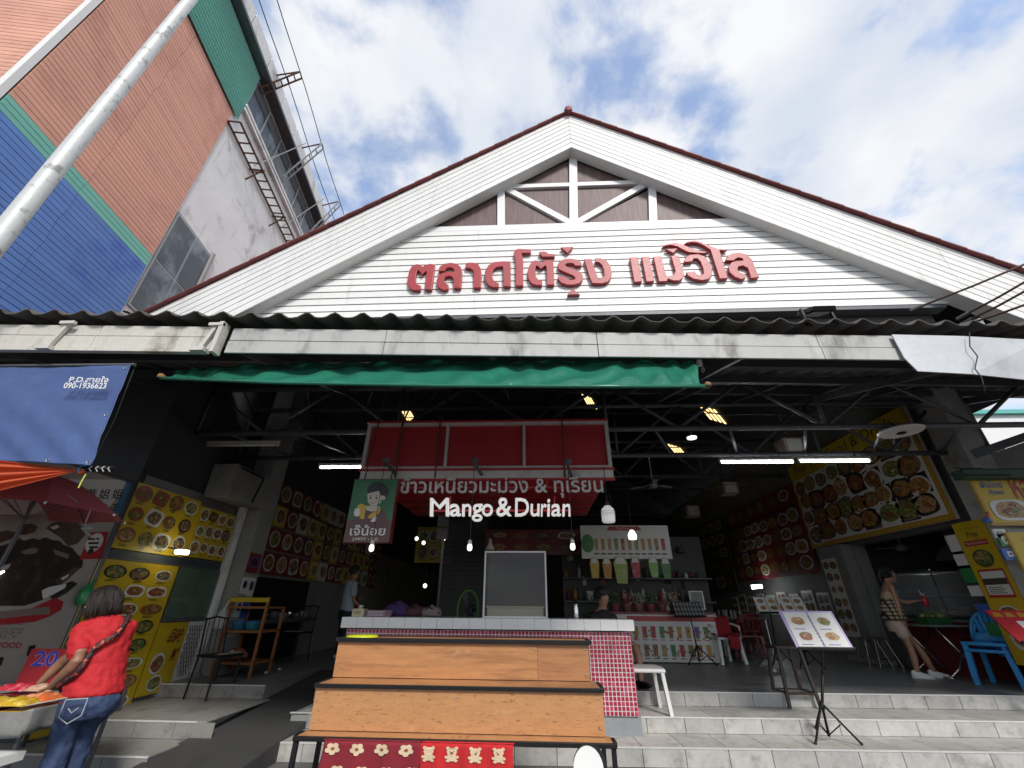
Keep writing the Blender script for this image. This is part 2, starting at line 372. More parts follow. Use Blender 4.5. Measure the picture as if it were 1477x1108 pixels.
# ---------------------------------------------------------------- market hall
GX, GS = .93, .715
ZT, ZB = 11.24, 10.04
zt = lambda x: ZT-GS*abs(x-GX)
hall = thing('market_hall', 'white plank-clad gabled market hall with red roof edge and open dark front', 'market building', (GX, 6, 0))
wl = MB()
wl.box(-5.35, -5.1, 5.2, 24, .0, 2.9)
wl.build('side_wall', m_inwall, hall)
wl = MB(); wl.box(-5.34, -5.11, 5.2, 7.9, 2.9, 5.4); wl.box(-5.34, -5.11, 7.9, 24, 2.9, 4.15); wl.box(-5.34, -5.11, 8.9, 24, 4.15, 5.6); wl.build('upper_wall', m_roofu, hall)  # upper wall coloured near black to stand for the dark under the roof
mb = MB(); mb.box(7.11, 10, 6.52, 10.6, 3.22, 3.28); mb.box(9.9, 10, 6.52, 10.6, 0, 3.2); mb.build('added_kitchen_ceiling', m_darkwall, hall)  # added ceiling and end panel, put in to keep daylight off the kitchen
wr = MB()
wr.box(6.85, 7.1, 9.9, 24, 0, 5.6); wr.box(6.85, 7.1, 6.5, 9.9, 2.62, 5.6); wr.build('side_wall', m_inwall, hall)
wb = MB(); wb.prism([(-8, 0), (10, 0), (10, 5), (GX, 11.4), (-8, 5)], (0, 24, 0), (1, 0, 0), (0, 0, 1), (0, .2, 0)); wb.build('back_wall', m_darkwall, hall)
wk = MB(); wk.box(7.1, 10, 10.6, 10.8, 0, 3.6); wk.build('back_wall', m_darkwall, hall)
for s in (-1, 1):
    rf = MB(); xe = GX+s*8.25
    d = V((xe-GX, 0, -GS*abs(xe-GX))); nrm = V((0, 0, .1))
    a = V((GX, 5.56, ZT-.02))
    rf.obox(a, d, V((0, 19, 0)), nrm); o = rf.build('roof', m_rooft, hall)
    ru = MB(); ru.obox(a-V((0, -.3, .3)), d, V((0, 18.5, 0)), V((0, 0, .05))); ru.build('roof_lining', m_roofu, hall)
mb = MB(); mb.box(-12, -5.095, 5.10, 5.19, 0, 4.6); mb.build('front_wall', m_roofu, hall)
mb = MB(); mb.box(-4.85, 6.7, 5.93, 5.96, 4.74, 5.86); mb.build('added_infill_panel', m_darkwall, hall)  # added panel, put in to stop light entering between awning and gable
# siding of the bargeboards: 8 rows, three boards a row and side
bk = MB()
for s in (-1, 1):
    xe = GX+s*8.6
    bk.prism([(GX, ZT-.02), (xe, zt(xe)-.02), (xe, zt(xe)-1.18), (GX, ZB+.02)], (0, 5.53, 0), (1, 0, 0), (0, 0, 1), (0, .03, 0))
bk.build('bargeboard_backing', m_groove, hall)
pl_w = 1.2/8
for s in (-1, 1):
    for k in range(8):
        cuts = [0.0, 2.75+.02*k, 6.0, 8.6]
        for c0, c1 in zip(cuts, cuts[1:]):
            x0 = GX+s*(c0+.002); x1 = GX+s*(c1-.002); e = random.uniform(-.0015, .0015)
            mb = MB(); up = .0; lo = -pl_w+.020
            mb.prism([(x0, zt(x0)-pl_w*k), (x1, zt(x1)-pl_w*k), (x1, zt(x1)-pl_w*k+lo), (x0, zt(x0)-pl_w*k+lo)], (0, 5.5+e, 0), (1, 0, 0), (0, 0, 1), (0, .028, 0))
            mb.build('plank', m_white, hall)
for s in (-1, 1):                                          # soffit under the rake
    xe = GX+s*8.6; mb = MB()
    mb.obox((GX, 5.5, ZB-.006), V((xe-GX, 0, -GS*8.6)), V((0, .24, 0)), V((0, 0, .02))); mb.build('soffit', m_white, hall)
    for k in range(27):                                    # roof tiles seen edge-on along the rake
        c0 = .06+.315*k; x0 = GX+s*c0; x1 = GX+s*(c0+.325)
        tb = MB(); lift = .022
        tb.hexa([(x0, 5.42, zt(x0)+.012), (x1, 5.42, zt(x1)+.004+lift), (x1, 5.9, zt(x1)+.004+lift), (x0, 5.9, zt(x0)+.012),
                 (x0, 5.42, zt(x0)+.036), (x1, 5.42, zt(x1)+.036+lift), (x1, 5.9, zt(x1)+.036+lift), (x0, 5.9, zt(x0)+.036)])
        tb.build('roof_tile', m_rooft, hall)
cp = MB(); cp.lathe((GX, 5.36, ZT+.03), [(.04, 0), (.08, .01), (.09, .05), (.09, .6)], 8, 0, (0, 1, 0)); cp.build('ridge_cap', m_rooft, hall)
# gable siding, lapped
gb = MB(); gb.prism([(-4.95, 5.79), (6.81, 5.79), (3.9, 7.9), (-2.02, 7.9)], (0, 5.753, 0), (1, 0, 0), (0, 0, 1), (0, .05, 0)); gb.build('gable_backing', m_groove, hall)
NP = 14; ph = (7.89-5.81)/NP
for k in range(NP):
    z0 = 5.81+ph*k; z1 = z0+ph-.014
    hw = (ZB-z0)/GS+.06; hw1 = (ZB-z1)/GS+.06
    cuts = [-hw, -1.9+(.0 if k % 2 else .0), 2.25, hw]
    for i in range(3):
        a, b = GX+cuts[i]+.0015, GX+cuts[i+1]-.0015
        a1 = GX-hw1 if i == 0 else a; b1 = GX+hw1 if i == 2 else b
        mb = MB(); mb.hexa([(a, 5.702, z0), (b, 5.702, z0), (b, 5.75, z0), (a, 5.75, z0), (a1, 5.714, z1), (b1, 5.714, z1), (b1, 5.75, z1), (a1, 5.75, z1)])
        mb.build('plank', m_white, hall)
mb = MB(); mb.box(-4.9, 6.76, 5.71, 5.9, 5.74, 5.806); mb.build('gable_sill', m_steel, hall)
# gable window: white truss-pattern trim over maroon panes
def q(px, py, y=5.72): return at(px, py, Y=y)


win = MB().prism([(-2.15, 7.88), (4.01, 7.88), (GX, 10.12)], (0, 5.82, 0), (1, 0, 0), (0, 0, 1), (0, .02, 0)).build('window', m_black, hall)
for poly in ([(600, 336), (722, 332), (722, 276)], [(724, 332), (724, 276), (822, 328)], [(736, 276), (826, 270), (826, 328)], [(728, 270), (826, 266), (826, 230)],
             [(1078, 321), (942, 324), (942, 264)], [(940, 325), (940, 272), (830, 328)], [(926, 268), (828, 270), (828, 328)], [(936, 262), (828, 266), (828, 230)]):
    c = [q(*p, 5.78) for p in poly]
    mb = MB(); mb.face(c); mb.face([p+V((0, .015, 0)) for p in c][::-1])
    mb.build('pane', m_pane, win)
for a, b, wd, y in (((590, 333.5), (1085, 319.5), .13, 5.71), ((826.5, 226), (827.5, 324), .165, 5.715), ((726, 271), (940, 263.5), .11, 5.72), ((827, 325), (726, 271), .13, 5.723), ((827, 325), (934, 265), .13, 5.726), ((723, 274), (723, 331), .15, 5.718), ((940, 264), (942, 323), .15, 5.718)):
    mb = MB(); mb.bar(q(*a, y+.03), q(*b, y+.03), wd, .06, 0, (0, 1, 0)); mb.build('trim', m_trim, win)

# raised lettering of the gable
def z1(p): return (580+p[0]/8.2056, 335+p[1]/8.2056)
def z2(p): return (740+p[0]/8.2056, 345+p[1]/8.2056)
def z3(p): return (900+p[0]/7.385, 335+p[1]/7.385)
LET = [
(z1, [(222,632),(175,612),(158,570),(160,510),(178,455),(195,450),(238,500),(285,455),(288,470),(265,675),(350,680),(388,380),(330,372),(270,385),(243,408),(215,382),(170,375),(110,405),(80,460),(62,550),(65,620),(95,665),(130,685),(215,682)]),
(z1, [(547,620),(510,600),(492,565),(505,530),(545,515),(590,525),(608,560),(610,660),(695,660),(705,560),(710,470),(695,410),(650,372),(580,360),(500,370),(445,405),(425,450),(430,462),(505,455),(515,430),(545,415),(590,418),(615,440),(617,470),(560,468),(480,480),(430,510),(405,570),(410,625),(440,665),(500,685),(545,670)]),
(z1, [(748,365),(750,422),(800,425),(840,450),(848,500),(845,655),(930,655),(940,500),(932,430),(900,375),(840,358),(790,358)]),
(z1, [(1145,600),(1100,585),(1070,545),(1065,490),(1080,440),(1120,410),(1190,403),(1195,440),(1197,640),(1285,640),(1282,345),(1200,342),(1090,350),(1020,390),(980,460),(975,530),(990,590),(1030,635),(1080,650),(1142,650)]),
(z2, [(100,165),(212,160),(212,118),(110,115),(60,112),(20,130),(5,165),(15,200),(28,240),(32,550),(122,550),(118,240),(112,205)]),
(z2, [(345,490),(300,478),(272,445),(262,390),(270,320),(285,312),(330,352),(385,310),(395,340),(402,540),(490,540),(475,250),(420,245),(375,250),(335,285),(305,255),(260,248),(210,280),(180,340),(170,420),(185,480),(220,525),(270,542),(345,545)]),
(z2, [(308,150),(310,180),(335,190),(340,208),(495,208),(495,175),(415,172),(400,150),(360,145)]),
(z2, [(562,95),(712,88),(645,165)]), (z2, [(705,582),(640,660),(795,655)]),
(z2, [(815,312),(735,315),(715,290),(680,282),(635,288),(618,305),(640,325),(720,355),(790,385),(828,430),(825,480),(790,520),(720,540),(640,540),(570,515),(530,470),(528,438),(612,438),(625,462),(680,480),(730,475),(735,455),(710,430),(600,385),(540,355),(525,310),(545,265),(600,235),(680,228),(760,240),(805,270)]),
(z2, [(838,235),(925,232),(1010,470),(1055,460),(1080,430),(1075,370),(1055,310),(1020,275),(975,268),(975,225),(1030,222),(1100,245),(1150,310),(1170,400),(1160,460),(1120,505),(1050,525),(935,520),(905,450)]),
(z3, [(62,268),(148,264),(195,525),(110,530)]), (z3, [(188,260),(270,258),(325,522),(238,527)]),
(z3, [(312,258),(395,254),(450,460),(490,470),(530,455),(548,410),(500,250),(582,245),(640,440),(630,485),(590,515),(530,515),(468,495),(462,520),(372,525)]),
(z3, [(440,178),(575,170),(528,222)]),
(z3, [(640,318),(655,270),(700,238),(790,232),(860,255),(910,320),(940,400),(935,465),(900,500),(830,512),(740,495),(680,460),(665,425),(755,415),(775,445),(820,460),(850,440),(845,390),(820,320),(785,280),(745,278),(728,312)]),
(z3, [(400,165),(450,125),(540,112),(620,127),(700,162),(780,192),(860,203),(905,205),(860,222),(780,222),(690,212),(630,185),(570,152),(500,135),(440,145)]),
(z3, [(640,125),(680,95),(760,85),(830,105),(930,150),(1010,178),(1108,180),(1075,195),(1020,190),(1110,490),(1020,495),(920,185),(850,140),(790,112),(720,105),(670,115)]),
(z3, [(1082,300),(1100,255),(1150,225),(1230,215),(1310,235),(1365,290),(1395,370),(1442,480),(1355,490),(1320,380),(1270,355),(1220,365),(1210,400),(1240,432),(1290,445),(1298,490),(1250,500),(1180,475),(1125,425),(1112,370),(1140,325),(1190,305),(1270,300),(1265,280),(1220,268),(1180,290),(1175,302)])]
sg = thing('lettering_sign', 'row of raised dull red Thai letters fixed to the white gable', 'sign', (GX, 5.7, 6))
for i, (f, pts) in enumerate(LET):
    P2 = [f(p) for p in pts]
    yf = 5.635-(.004 if i in (17, 14) else 0)
    P3 = [at(x, y, Y=yf) for x, y in P2]
    mb = MB(); mb.prism([(p.x, p.z) for p in P3], (0, yf, 0), (1, 0, 0), (0, 0, 1), (0, 5.701-yf, 0))
    mb.build('letter', m_red, sg, bevel=.008)

# ---------------------------------------------------------------- awning in front of the hall
eY = lambda x: 3.23+.0567*(x+.42)
aw = thing('awning', 'weathered corrugated cement awning with grey fascia boards across the hall front', 'awning', (0, 3.3, 3.4))
PITCHW = .262
XS = [-8.5+1.048*i for i in range(18)]
for xa in XS:
    nx = 32
    def f(u, v, xa=xa):
        x = xa+u*1.10; y = eY(x)-.09+v*3.1
        ph_ = 2*math.pi*x/PITCHW
        wv = math.cos(ph_)+.25*math.cos(2*ph_)
        return V((x, y, 3.785+.30*v*3.1+.030*wv+.006*((xa*7.3) % 1)+.012*mnoise.noise(V((x*1.1, 0, 0)))))
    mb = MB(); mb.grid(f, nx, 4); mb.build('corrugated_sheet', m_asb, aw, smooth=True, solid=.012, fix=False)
def fbox(x0, x1, z0, z1, off, th, m, name='fascia_board', tilt=0):
    a = V((x0, eY(x0)+off, z0)); b = V((x1, eY(x1)+off, z0))
    mb = MB(); mb.obox(a, b-a, V((0, th, 0)), V((0, tilt, z1-z0))); return mb.build(name, m, aw, bevel=.004)
for x0, x1 in ((-2.80, -1.36), (-1.355, .62), (.625, 2.7), (2.705, 3.62)):
    fbox(x0, x1, 3.565, 3.70, 0, .02, m_fascia); fbox(x0, x1, 3.425, 3.555, -.008+random.uniform(-.003, .003), .02, m_fascia)
for x0, x1 in ((-8.5, -5.6), (-5.595, -4.04), (-4.035, -2.95)):
    fbox(x0, x1, 3.60, 3.715, 0, .02, m_fascial); fbox(x0, x1, 3.455, 3.59, -.01, .02, m_fascial)
    fbox(x0, x1, 3.415, 3.445, -.03, .05, m_fascial, 'fascia_lip')
def brk(x, zs_):
    mb = MB(); y = eY(x)-.035
    mb.bar((x+.04, y, zs_), (x-.03, y, zs_-.25), .035, .03, 0, (0, 1, 0)); mb.bar((x-.1, y-.02, zs_-.27), (x+.03, y-.02, zs_-.27), .04, .04)
    mb.bar((x-.02, y-.02, zs_), (x+.12, y-.02, zs_), .03, .03); mb.build('bracket', m_fascial, aw)
brk(-4.35, 3.70); brk(-2.97, 3.70)
mb = MB(); x = -2.87; mb.box(x-.02, x+.02, eY(x)-.07, eY(x)+.02, 3.40, 3.73); mb.build('bracket', m_fascial, aw)
fp = [at(px, py, Y=3.44) for px, py in ((1283, 485), (1390, 484), (1510, 486), (1510, 545), (1400, 541), (1318, 539), (1300, 520))]
mb = MB(); mb.prism([(p.x, p.z) for p in fp], (0, 0, 0), (1, 0, 0), (0, 0, 1), (0, .01, 0))
for v_ in mb.v: v_.y += eY(v_.x)-.035+.03*math.sin(v_.x*3)*(3.7-v_.z)*2
mb.build('flashing', m_flash, aw)
fl2 = MB(); fl2.box(5.6, 9.5, eY(5)+.08, eY(5)+.11, 3.40, 3.70); fl2.build('flashing', m_flash, aw)
for dy in (.25, 1.1, 2.0, 2.85):
    mb = MB(); mb.bar((-8.5, eY(-8.5)+dy, 3.70+.30*dy), (9.5, eY(9.5)+dy, 3.70+.30*dy), .06, .10); mb.build('purlin', m_steel, aw)
for xr in (-5.4, -2.9, -.4, 2.1, 4.6, 7.1):
    mb = MB(); mb.bar((xr, eY(xr)+.05, 3.58), (xr, eY(xr)+3.0, 3.58+.30*2.95), .05, .1); mb.build('rafter', m_steel, aw)

# ---------------------------------------------------------------- neighbouring building on the left
bp0 = V((-9.5, 7.29, 0)); bd = V((-.15, .9887, 0)); bn = V((.9887, .15, 0))
def bw(u, z, o=0): return bp0+bd*u+bn*o+V((0, 0, z))
nb_ = thing('clad_building', 'tall old building clad in salmon, blue and teal planks left of the hall', 'building', bw(-3.9, 0))
CU = -3.87
mb = MB(); mb.obox(bw(CU, 0, -9), bd*18, bn*9, (0, 0, 17.9)); mb.build('wall', m_lconc, nb_)
def bplank(u0, u1, z0, z1, m, o=.0, name='plank', th=.03):
    mb = MB(); mb.obox(bw(u0, z0, o), bd*(u1-u0), bn*th, V((0, 0, z1-z0)));
    for i in (3, 2, 7, 6): pass
    return mb.build(name, m, nb_)
pp = .122
k = 0; z = 4.6
while z < 15.3:
    m = m_blue if z < 8.70 else m_teal if z < 9.06 else m_orange
    sm_ = -2.1+.02*math.sin(z*7); bplank(CU+.08, sm_-.004, z, z+pp-.014, m, .012+random.uniform(-.002, .002)); bplank(sm_+.004, -.03+random.uniform(-.008, .008), z, z+pp-.014, m, .012+random.uniform(-.002, .002)); z += pp
bplank(CU, -.05, 4.6, 15.32, mat('cladding_shadow_gap', (.06, .045, .04), .9), .001, 'cladding_backing', .01)
gs = MB(); gs.grid(lambda u, v: bw(CU+.05+u*4.0, 15.36+v*2.6, .09+.035*math.sin(v*2.6/.15*2*math.pi)), 1, 140); gs.build('corrugated_sheet', m_green, nb_, solid=.004, fix=False)
fn = -bn; fp0 = bw(CU, 0)                                  # street face
z = 4.6
for k in range(100):
    mb = MB(); mb.obox(fp0+fn*.14-bd*.03+V((0, 0, z)), fn*6.0, bd*.025, V((0, 0, pp-.014))); m = m_blue if z < 5.5 else m_orange
    mb.build('plank', m, nb_); z += pp
mb = MB(); mb.obox(fp0-bd*.06-fn*.03, fn*.11, bd*.11, V((0, 0, 17.5))); mb.build('corner_trim', m_white, nb_)
# window in the side wall, long ribbon window under the eave, eave
wf = MB(); wf.obox(bw(.04, 7.62, .0), bd*1.62, bn*.03, V((0, 0, 3.18))); wnd = wf.build('window', m_alu, nb_)
for u0, u1, z0, z1 in ((.10, .86, 7.7, 9.1), (.10, .86, 9.16, 10.7), (.94, 1.60, 7.7, 9.1), (.94, 1.60, 9.16, 10.7)):
    mb = MB(); mb.obox(bw(u0, z0, .031), bd*(u1-u0), bn*.008, V((0, 0, z1-z0))); mb.build('pane', m_glassd, wnd)
mb = MB(); mb.obox(bw(1.64, 6.3, .0), bd*.09, bn*.1, V((0, 0, 4.6))); mb.build('window_jamb', m_conc, nb_)
for k in range(9):
    mb = MB(); mb.bar(bw(-.02, 6.25+.14*k, .05+.03*(k % 3)), bw(.75+.1*(k % 2), 6.30+.15*k+.04*(k % 3), .12+.05*(k % 2)), .09, .03); mb.build('loose_board', [m_rust, m_lconc, m_black][k % 3], nb_)
mb = MB(); mb.obox(bw(.18, 16.35, .0), bd*12, bn*.02, V((0, 0, 1.45))); rib = mb.build('window', m_darkwall, nb_)
for k in range(11):
    mb = MB(); mb.obox(bw(.30+1.05*k, 16.42, .021), bd*.95, bn*.006, V((0, 0, .9))); mb.build('pane', m_glassd, rib)
    mb = MB(); mb.obox(bw(.19+1.05*k, 16.37, .0), bd*.07, bn*.06, V((0, 0, 1.4))); mb.build('mullion', m_alu, rib)
for zz in (15.95, 16.15):
    mb = MB(); mb.obox(bw(.18, zz, 0), bd*12, bn*.14, V((0, 0, .10))); mb.build('ledge', m_lconc, nb_)
mb = MB(); mb.obox(bw(CU, 17.9, -9), bd*18, bn*9.42, V((0, 0, .12))); mb.build('eave', m_steel, nb_)
for k in range(14):
    mb = MB(); mb.obox(bw(CU+1.25*k+.02, 18.02, .28), bd*1.2, bn*.14, V((0, 0, .62))); mb.build('eave_panel', m_lconc, nb_)
def lad(a, b, off, n, wd, m, name):
    a, b, off = V(a), V(b), V(off); mb = MB()
    mb.bar(a, b, wd, wd); mb.bar(a+off, b+off, wd, wd)
    for k in range(n+1):
        p = a+(b-a)*(k/n); mb.bar(p, p+off, wd*.8, wd*.8)
    return mb.build(name, m, nb_)
lad(bw(-.05, 14.86, .05), bw(5.2, 14.86, .05), bn*.38, 15, .05, m_rust, 'cable_ladder')
for u in (1.6, 3.6):
    mb = MB(); mb.bar(bw(u, 14.3, .02), bw(u, 14.84, .45), .04, .04); mb.bar(bw(u, 14.84, .0), bw(u, 14.84, .5), .05, .05); mb.build('ladder_bracket', m_rust, nb_)
for u, h in ((.35, 1.0), (3.1, 2.1), (6.0, 2.3), (8.2, 2.0)):
    lad(bw(u, 18.6-h, .10), bw(u, 18.9, 1.15), bd*.22, 6, .045, m_alu if u > 1 else m_rust, 'eave_bracket')
    mb = MB(); mb.bar(bw(u, 18.3, .1), bw(u, 18.9, 1.15), .04, .04); mb.build('bracket_stay', m_rust, nb_)
for u in (1.7, 4.4, 7.2):
    mb = MB(); mb.bar(bw(u, 15.2, .03), bw(u+1.2, 18.5, .62), .035, .035); mb.build('stay_rod', m_alu, nb_)
for i, (o, zz) in enumerate(((1.1, 19.0), (.62, 18.75))):
    mb = MB(); mb.tube([bw(-6+k*1.0, zz+.06*math.sin(k*1.1), o) for k in range(17)], .018, 6)
    setp(mb.build('cable', m_cable), ['thin black cable strung along the eave brackets, outer of the two', 'thin black cable strung along the eave panels, inner of the two'][i], 'cable', 'cables along the eave of the tall building')
# light pole in front of it
pole = MB(); pole.tube([(-4.8, 2.5, 0), (-4.83, 2.5, 4.3), (-4.9, 2.5, 9.1), (-4.96, 2.5, 13)], [.088, .08, .068, .058], 20)
setp(pole.build('street_pole', m_galv, smooth=True), 'tall grey galvanised street pole with flaking whitish coating, before the blue cladding', 'pole')
# ---------------------------------------------------------------- more materials
def flat(name, col, rough=.55, **k): return mat(name, col, rough, k.pop('var', .06), bump=k.pop('bump', .004), **k)
m_yel = flat('yellow_print', (.52, .36, .015), .4, stain=(.44, .30, .02), sscale=3)
m_whp = flat('white_print', (.62, .61, .58), .4)
m_blk = flat('black_print', (.015, .014, .014), .4)
m_redp = flat('red_print', (.38, .022, .03), .4)
m_dred = flat('dark_red_print', (.18, .02, .025), .4)
m_grnp = flat('green_print', (.03, .18, .06), .4)
m_blup = flat('blue_print', (.03, .10, .36), .4)
m_gold = flat('gold_print', (.40, .22, .03), .4)
m_plate = flat('plate_print', (.60, .60, .58), .35)
FOOD = [mat('food_print_%d' % i, a, .4, .35, 12, 60, 0, stain=b, sscale=14+3*i, sth=(.46, .6)) for i, (a, b) in enumerate((
    ((.20, .07, .025), (.32, .20, .06)), ((.30, .05, .03), (.07, .14, .02)), ((.07, .13, .025), (.36, .30, .12)), ((.38, .22, .06), (.22, .05, .02)),
    ((.08, .05, .03), (.30, .24, .16)), ((.45, .30, .14), (.26, .09, .03))))]
m_sgred = mat('sign_box_red', (.44, .022, .030), .4, .1, 2, 30, .01)
m_sgmet = mat('white_sign_frame', (.62, .60, .58), .45, .08, 4, 30, .02, stain=(.45, .42, .40), sscale=3)
m_letw = flat('white_letter', (.62, .62, .61), .35)
m_letl = flat('lit_white_letter', (.8, .8, .79), .4, emit=(1, .99, .95), estr=.2)
m_bulb = flat('lit_bulb', (.9, .9, .9), .3, emit=(1, .98, .92), estr=.9)
m_led = flat('lit_tube', (.9, .9, .9), .3, emit=(.93, .98, 1), estr=12)
m_opal = flat('opal_lamp', (.75, .75, .73), .3, emit=(1, 1, 1), estr=.12)
m_wood = mat('tan_plywood', (.42, .195, .075), .45, .26, 2.2, 16, .012, stretch=(1.2, 1, 14), stain=(.30, .135, .055), sscale=1.7, sth=(.47, .62), wear=((.60, .42, .27), 4, .60, .80))
m_wood2 = mat('speckled_plywood', (.45, .22, .09), .45, .2, 4, 22, .012, stretch=(2.2, 1, 9), stain=(.24, .09, .035), sscale=9, sth=(.57, .68), wear=((.58, .40, .25), 5, .62, .80))
m_woodd = mat('brown_plywood', (.36, .165, .07), .4, .18, 2.2, 14, .012, stretch=(1.2, 1, 14), stain=(.22, .09, .035), sscale=3, sth=(.48, .75))
m_wood3 = mat('dark_stool_wood', (.03, .015, .010), .5, .25, 3, 30, .03, stretch=(1, 1, .3))
m_shelfw = mat('orange_shelf_wood', (.26, .10, .035), .5, .2, 3, 30, .03)
m_wtile = mat('white_glazed_tile', (.85, .84, .81), .2, .05, 3, 20, .004, rnd=.035)
m_mos = mat('red_mosaic', (.36, .02, .05), .18, .25, 30, 45, .01)
m_mosp = mat('pink_mosaic', (.48, .06, .11), .18, .2, 30, 45, .01)
m_grout = mat('pale_grout', (.68, .62, .62), .8, .08, stain=(.42, .36, .34), sscale=5, sth=(.5, .75))
m_bluetarp = mat('blue_tarpaulin', (.078, .125, .29), .62, .10, 2, 60, .02, stain=(.10, .155, .32), sscale=2.4, sth=(.45, .75), spec=.25)
m_greentarp = mat('green_vinyl', (.03, .21, .135), .22, .16, 2, 40, .01, stain=(.04, .27, .18), sscale=4, sth=(.5, .8))
m_orangetarp = mat('orange_tarpaulin', (.72, .15, .055), .55, .06)
m_umb = mat('maroon_umbrella_cloth', (.60, .20, .22), .7, .12, 5, 60, .02)
m_chrome = mat('chrome', (.6, .6, .6), .18, .05, metal=.95, bump=0)
m_skyblue = mat('blue_plastic', (.05, .33, .74), .3, .05, bump=0)
m_cloth_red = mat('red_cloth', (.28, .012, .02), .85, .15, 8, 90, .05)
for m_, f_ in ((m_umb, .6), (m_orangetarp, .45), (m_bluetarp, .25), (m_greentarp, .3)): translucent(m_, f_)
def clear(name, col, al, rough=.05):
    m = flat(name, col, rough, bump=0); m.node_tree.nodes['Principled BSDF'].inputs['Alpha'].default_value = al; return m
m_glass = clear('clear_acrylic', (.55, .58, .58), .25)
m_bag = clear('clear_bag', (.8, .8, .8), .35, .15)

def pxq(pts, **k): return [at(x, y, **k) for x, y in pts]
def plate(mb, c, u, v, n, m_pl=1, foods=(2, 3, 4, 5, 6, 7), e=.002, oval=True):
    """one printed dish: plate, rim shade and heaps of food"""
    c = V(c); a = random.uniform(-.35, .35) if oval else 0
    uu = u*math.cos(a)+v*math.sin(a); vv = v*math.cos(a)-u*math.sin(a)
    ex = random.choice((2, 2, 2, 3.4, 5)); sgp = lambda q_: math.copysign(abs(q_)**(2/ex), q_)
    mb.face([c+n*e+uu*sgp(math.cos(2*math.pi*k/20))+vv*sgp(math.sin(2*math.pi*k/20)) for k in range(20)], m_pl)
    f = random.sample(list(foods), min(3, len(foods)))
    mb.disc(c+n*e*2, uu*.84, vv*.82, 12, f[0], .12)
    for j in range(9):
        a2 = random.uniform(0, 6.28); r2 = random.uniform(.1, .62); sz = random.uniform(.06, .16); mb.disc(c+uu*r2*math.cos(a2)+vv*r2*math.sin(a2)+n*e*(6+.3*j), uu*sz, vv*sz*random.uniform(.4, 1), 6, random.choice(list(foods)+[m_pl]), .35)
    for j, s in enumerate((.46, .3, .22)):
        mb.disc(c+uu*random.uniform(-.3, .3)+vv*random.uniform(-.3, .3)+n*e*(3+j), uu*s, vv*s, 9, f[j % len(f)], .25)
def menu_board(name, label, o, u, v, rows, cols, bg, cat='menu board', th=.03, margin=.05, top=0, border=None, group=None, cap=True, fill=.47, caps=8, skip=None, title=None):
    """board whose front face is o, o+u, o+v; printed dishes in rows and columns"""
    o, u, v = V(o), V(u), V(v); n = u.cross(v).normalized()
    t = thing(name, label, cat, tuple(o), group=group)
    mb = MB(); mb.obox(o-n*th, u, v, n*th); mb.build('board', bg, t)
    pr = MB(); mats = [bg, m_plate]+FOOD+[m_blk, m_whp, m_redp, m_gold, m_dred]
    if border is not None:
        w_ = .045
        uu, vv = u.normalized(), v.normalized(); lu, lv = u.length, v.length
        for a, b, c_, d_ in ((0, 0, lu, w_), (0, lv-w_, lu, w_), (0, w_, w_, lv-2*w_), (lu-w_, w_, w_, lv-2*w_)):
            p = o+uu*a+vv*b+n*.0015; pr.face([p, p+uu*c_, p+uu*c_+vv*d_, p+vv*d_], border)
    for r in range(rows):
        for c in range(cols):
            if skip and skip(r, c): continue
            cu_ = u*((1-2*margin)/cols); cv = v*((1-2*margin-top)/rows)
            ctr = o+u*margin+v*margin+cu_*(c+.5)+cv*(r+.56)
            plate(pr, ctr+cu_*random.uniform(-.04, .04)+cv*random.uniform(-.04, .04), cu_*fill*random.uniform(.85, 1.12), cv*fill*.82*random.uniform(.85, 1.12), n, random.choice((1, 1, 1, 8, 3, 6)))
            if cap:
                for j in range(2):
                    p = ctr-cv*(.43+.07*j)-cu_*.28*random.uniform(.6, 1)+n*.002
                    pr.face([p, p+cu_*random.uniform(.3, .55), p+cu_*.3+cv*.035, p+cv*.035], caps)
    if title:
        for tx in title:
            text(pr, tx[0], o+u*tx[1]+v*tx[2]+n*.004, u*tx[3], v*tx[4], tx[5], off=tx[6] if len(tx) > 6 else 0)
    pr.build('print', mats, t, fix=False)
    return t

# ---------------------------------------------------------------- box trusses across the front
def truss(label, y, zt_, zb_, x0, x1, shift):
    t = thing('roof_truss', label, 'truss', (x0, y, zb_), group='tube trusses across the hall front')
    for z in (zt_, zb_):
        mb = MB(); mb.tube([(x0, y, z), (x1, y, z)], .042, 10); mb.build('chord', m_steel, t, smooth=True)
    n = int((x1-x0)/1.02); st = (x1-x0)/n
    for k in range(n):
        a = (x0+st*k, y, zb_ if (k+shift) % 2 else zt_); b = (x0+st*(k+1), y, zt_ if (k+shift) % 2 else zb_)
        mb = MB(); mb.tube([a, b], .028, 8); mb.build('strut', m_steel, t, smooth=True)
    for k in range(0, n+1, 3):
        mb = MB(); mb.tube([(x0+st*k, y, zb_), (x0+st*k, y, zt_)], .026, 8); mb.build('post', m_steel, t, smooth=True)
    return t
truss('front dark steel tube truss above the hall opening, nearer the street', 5.7, 4.42, 3.68, -5.08, 9.3, 0)
truss('second dark steel tube truss, behind the front one and carrying the tube lights', 6.72, 4.52, 3.62, -5.08, 6.82, 1)
br = thing('cross_brace', 'short dark steel braces tying the two front trusses together', 'brace', (0, 6.2, 3.6))
for k in range(11):
    x = -4.6+1.06*k; mb = MB(); mb.tube([(x, 5.7, 3.68), (x+.53, 6.72, 3.62)], .022, 6); mb.build('strut', m_steel, br, smooth=True)
    mb = MB(); mb.tube([(x, 5.7, 4.42), (x-.5, 6.72, 4.52)], .022, 6); mb.build('strut', m_steel, br, smooth=True)
for yy, lb in ((11.5, 'dim steel truss across the middle of the hall roof'), (17, 'dim steel truss deep inside the hall roof')):
    truss(lb, yy, 5.6, 4.6, -5.08, 6.82, 0)

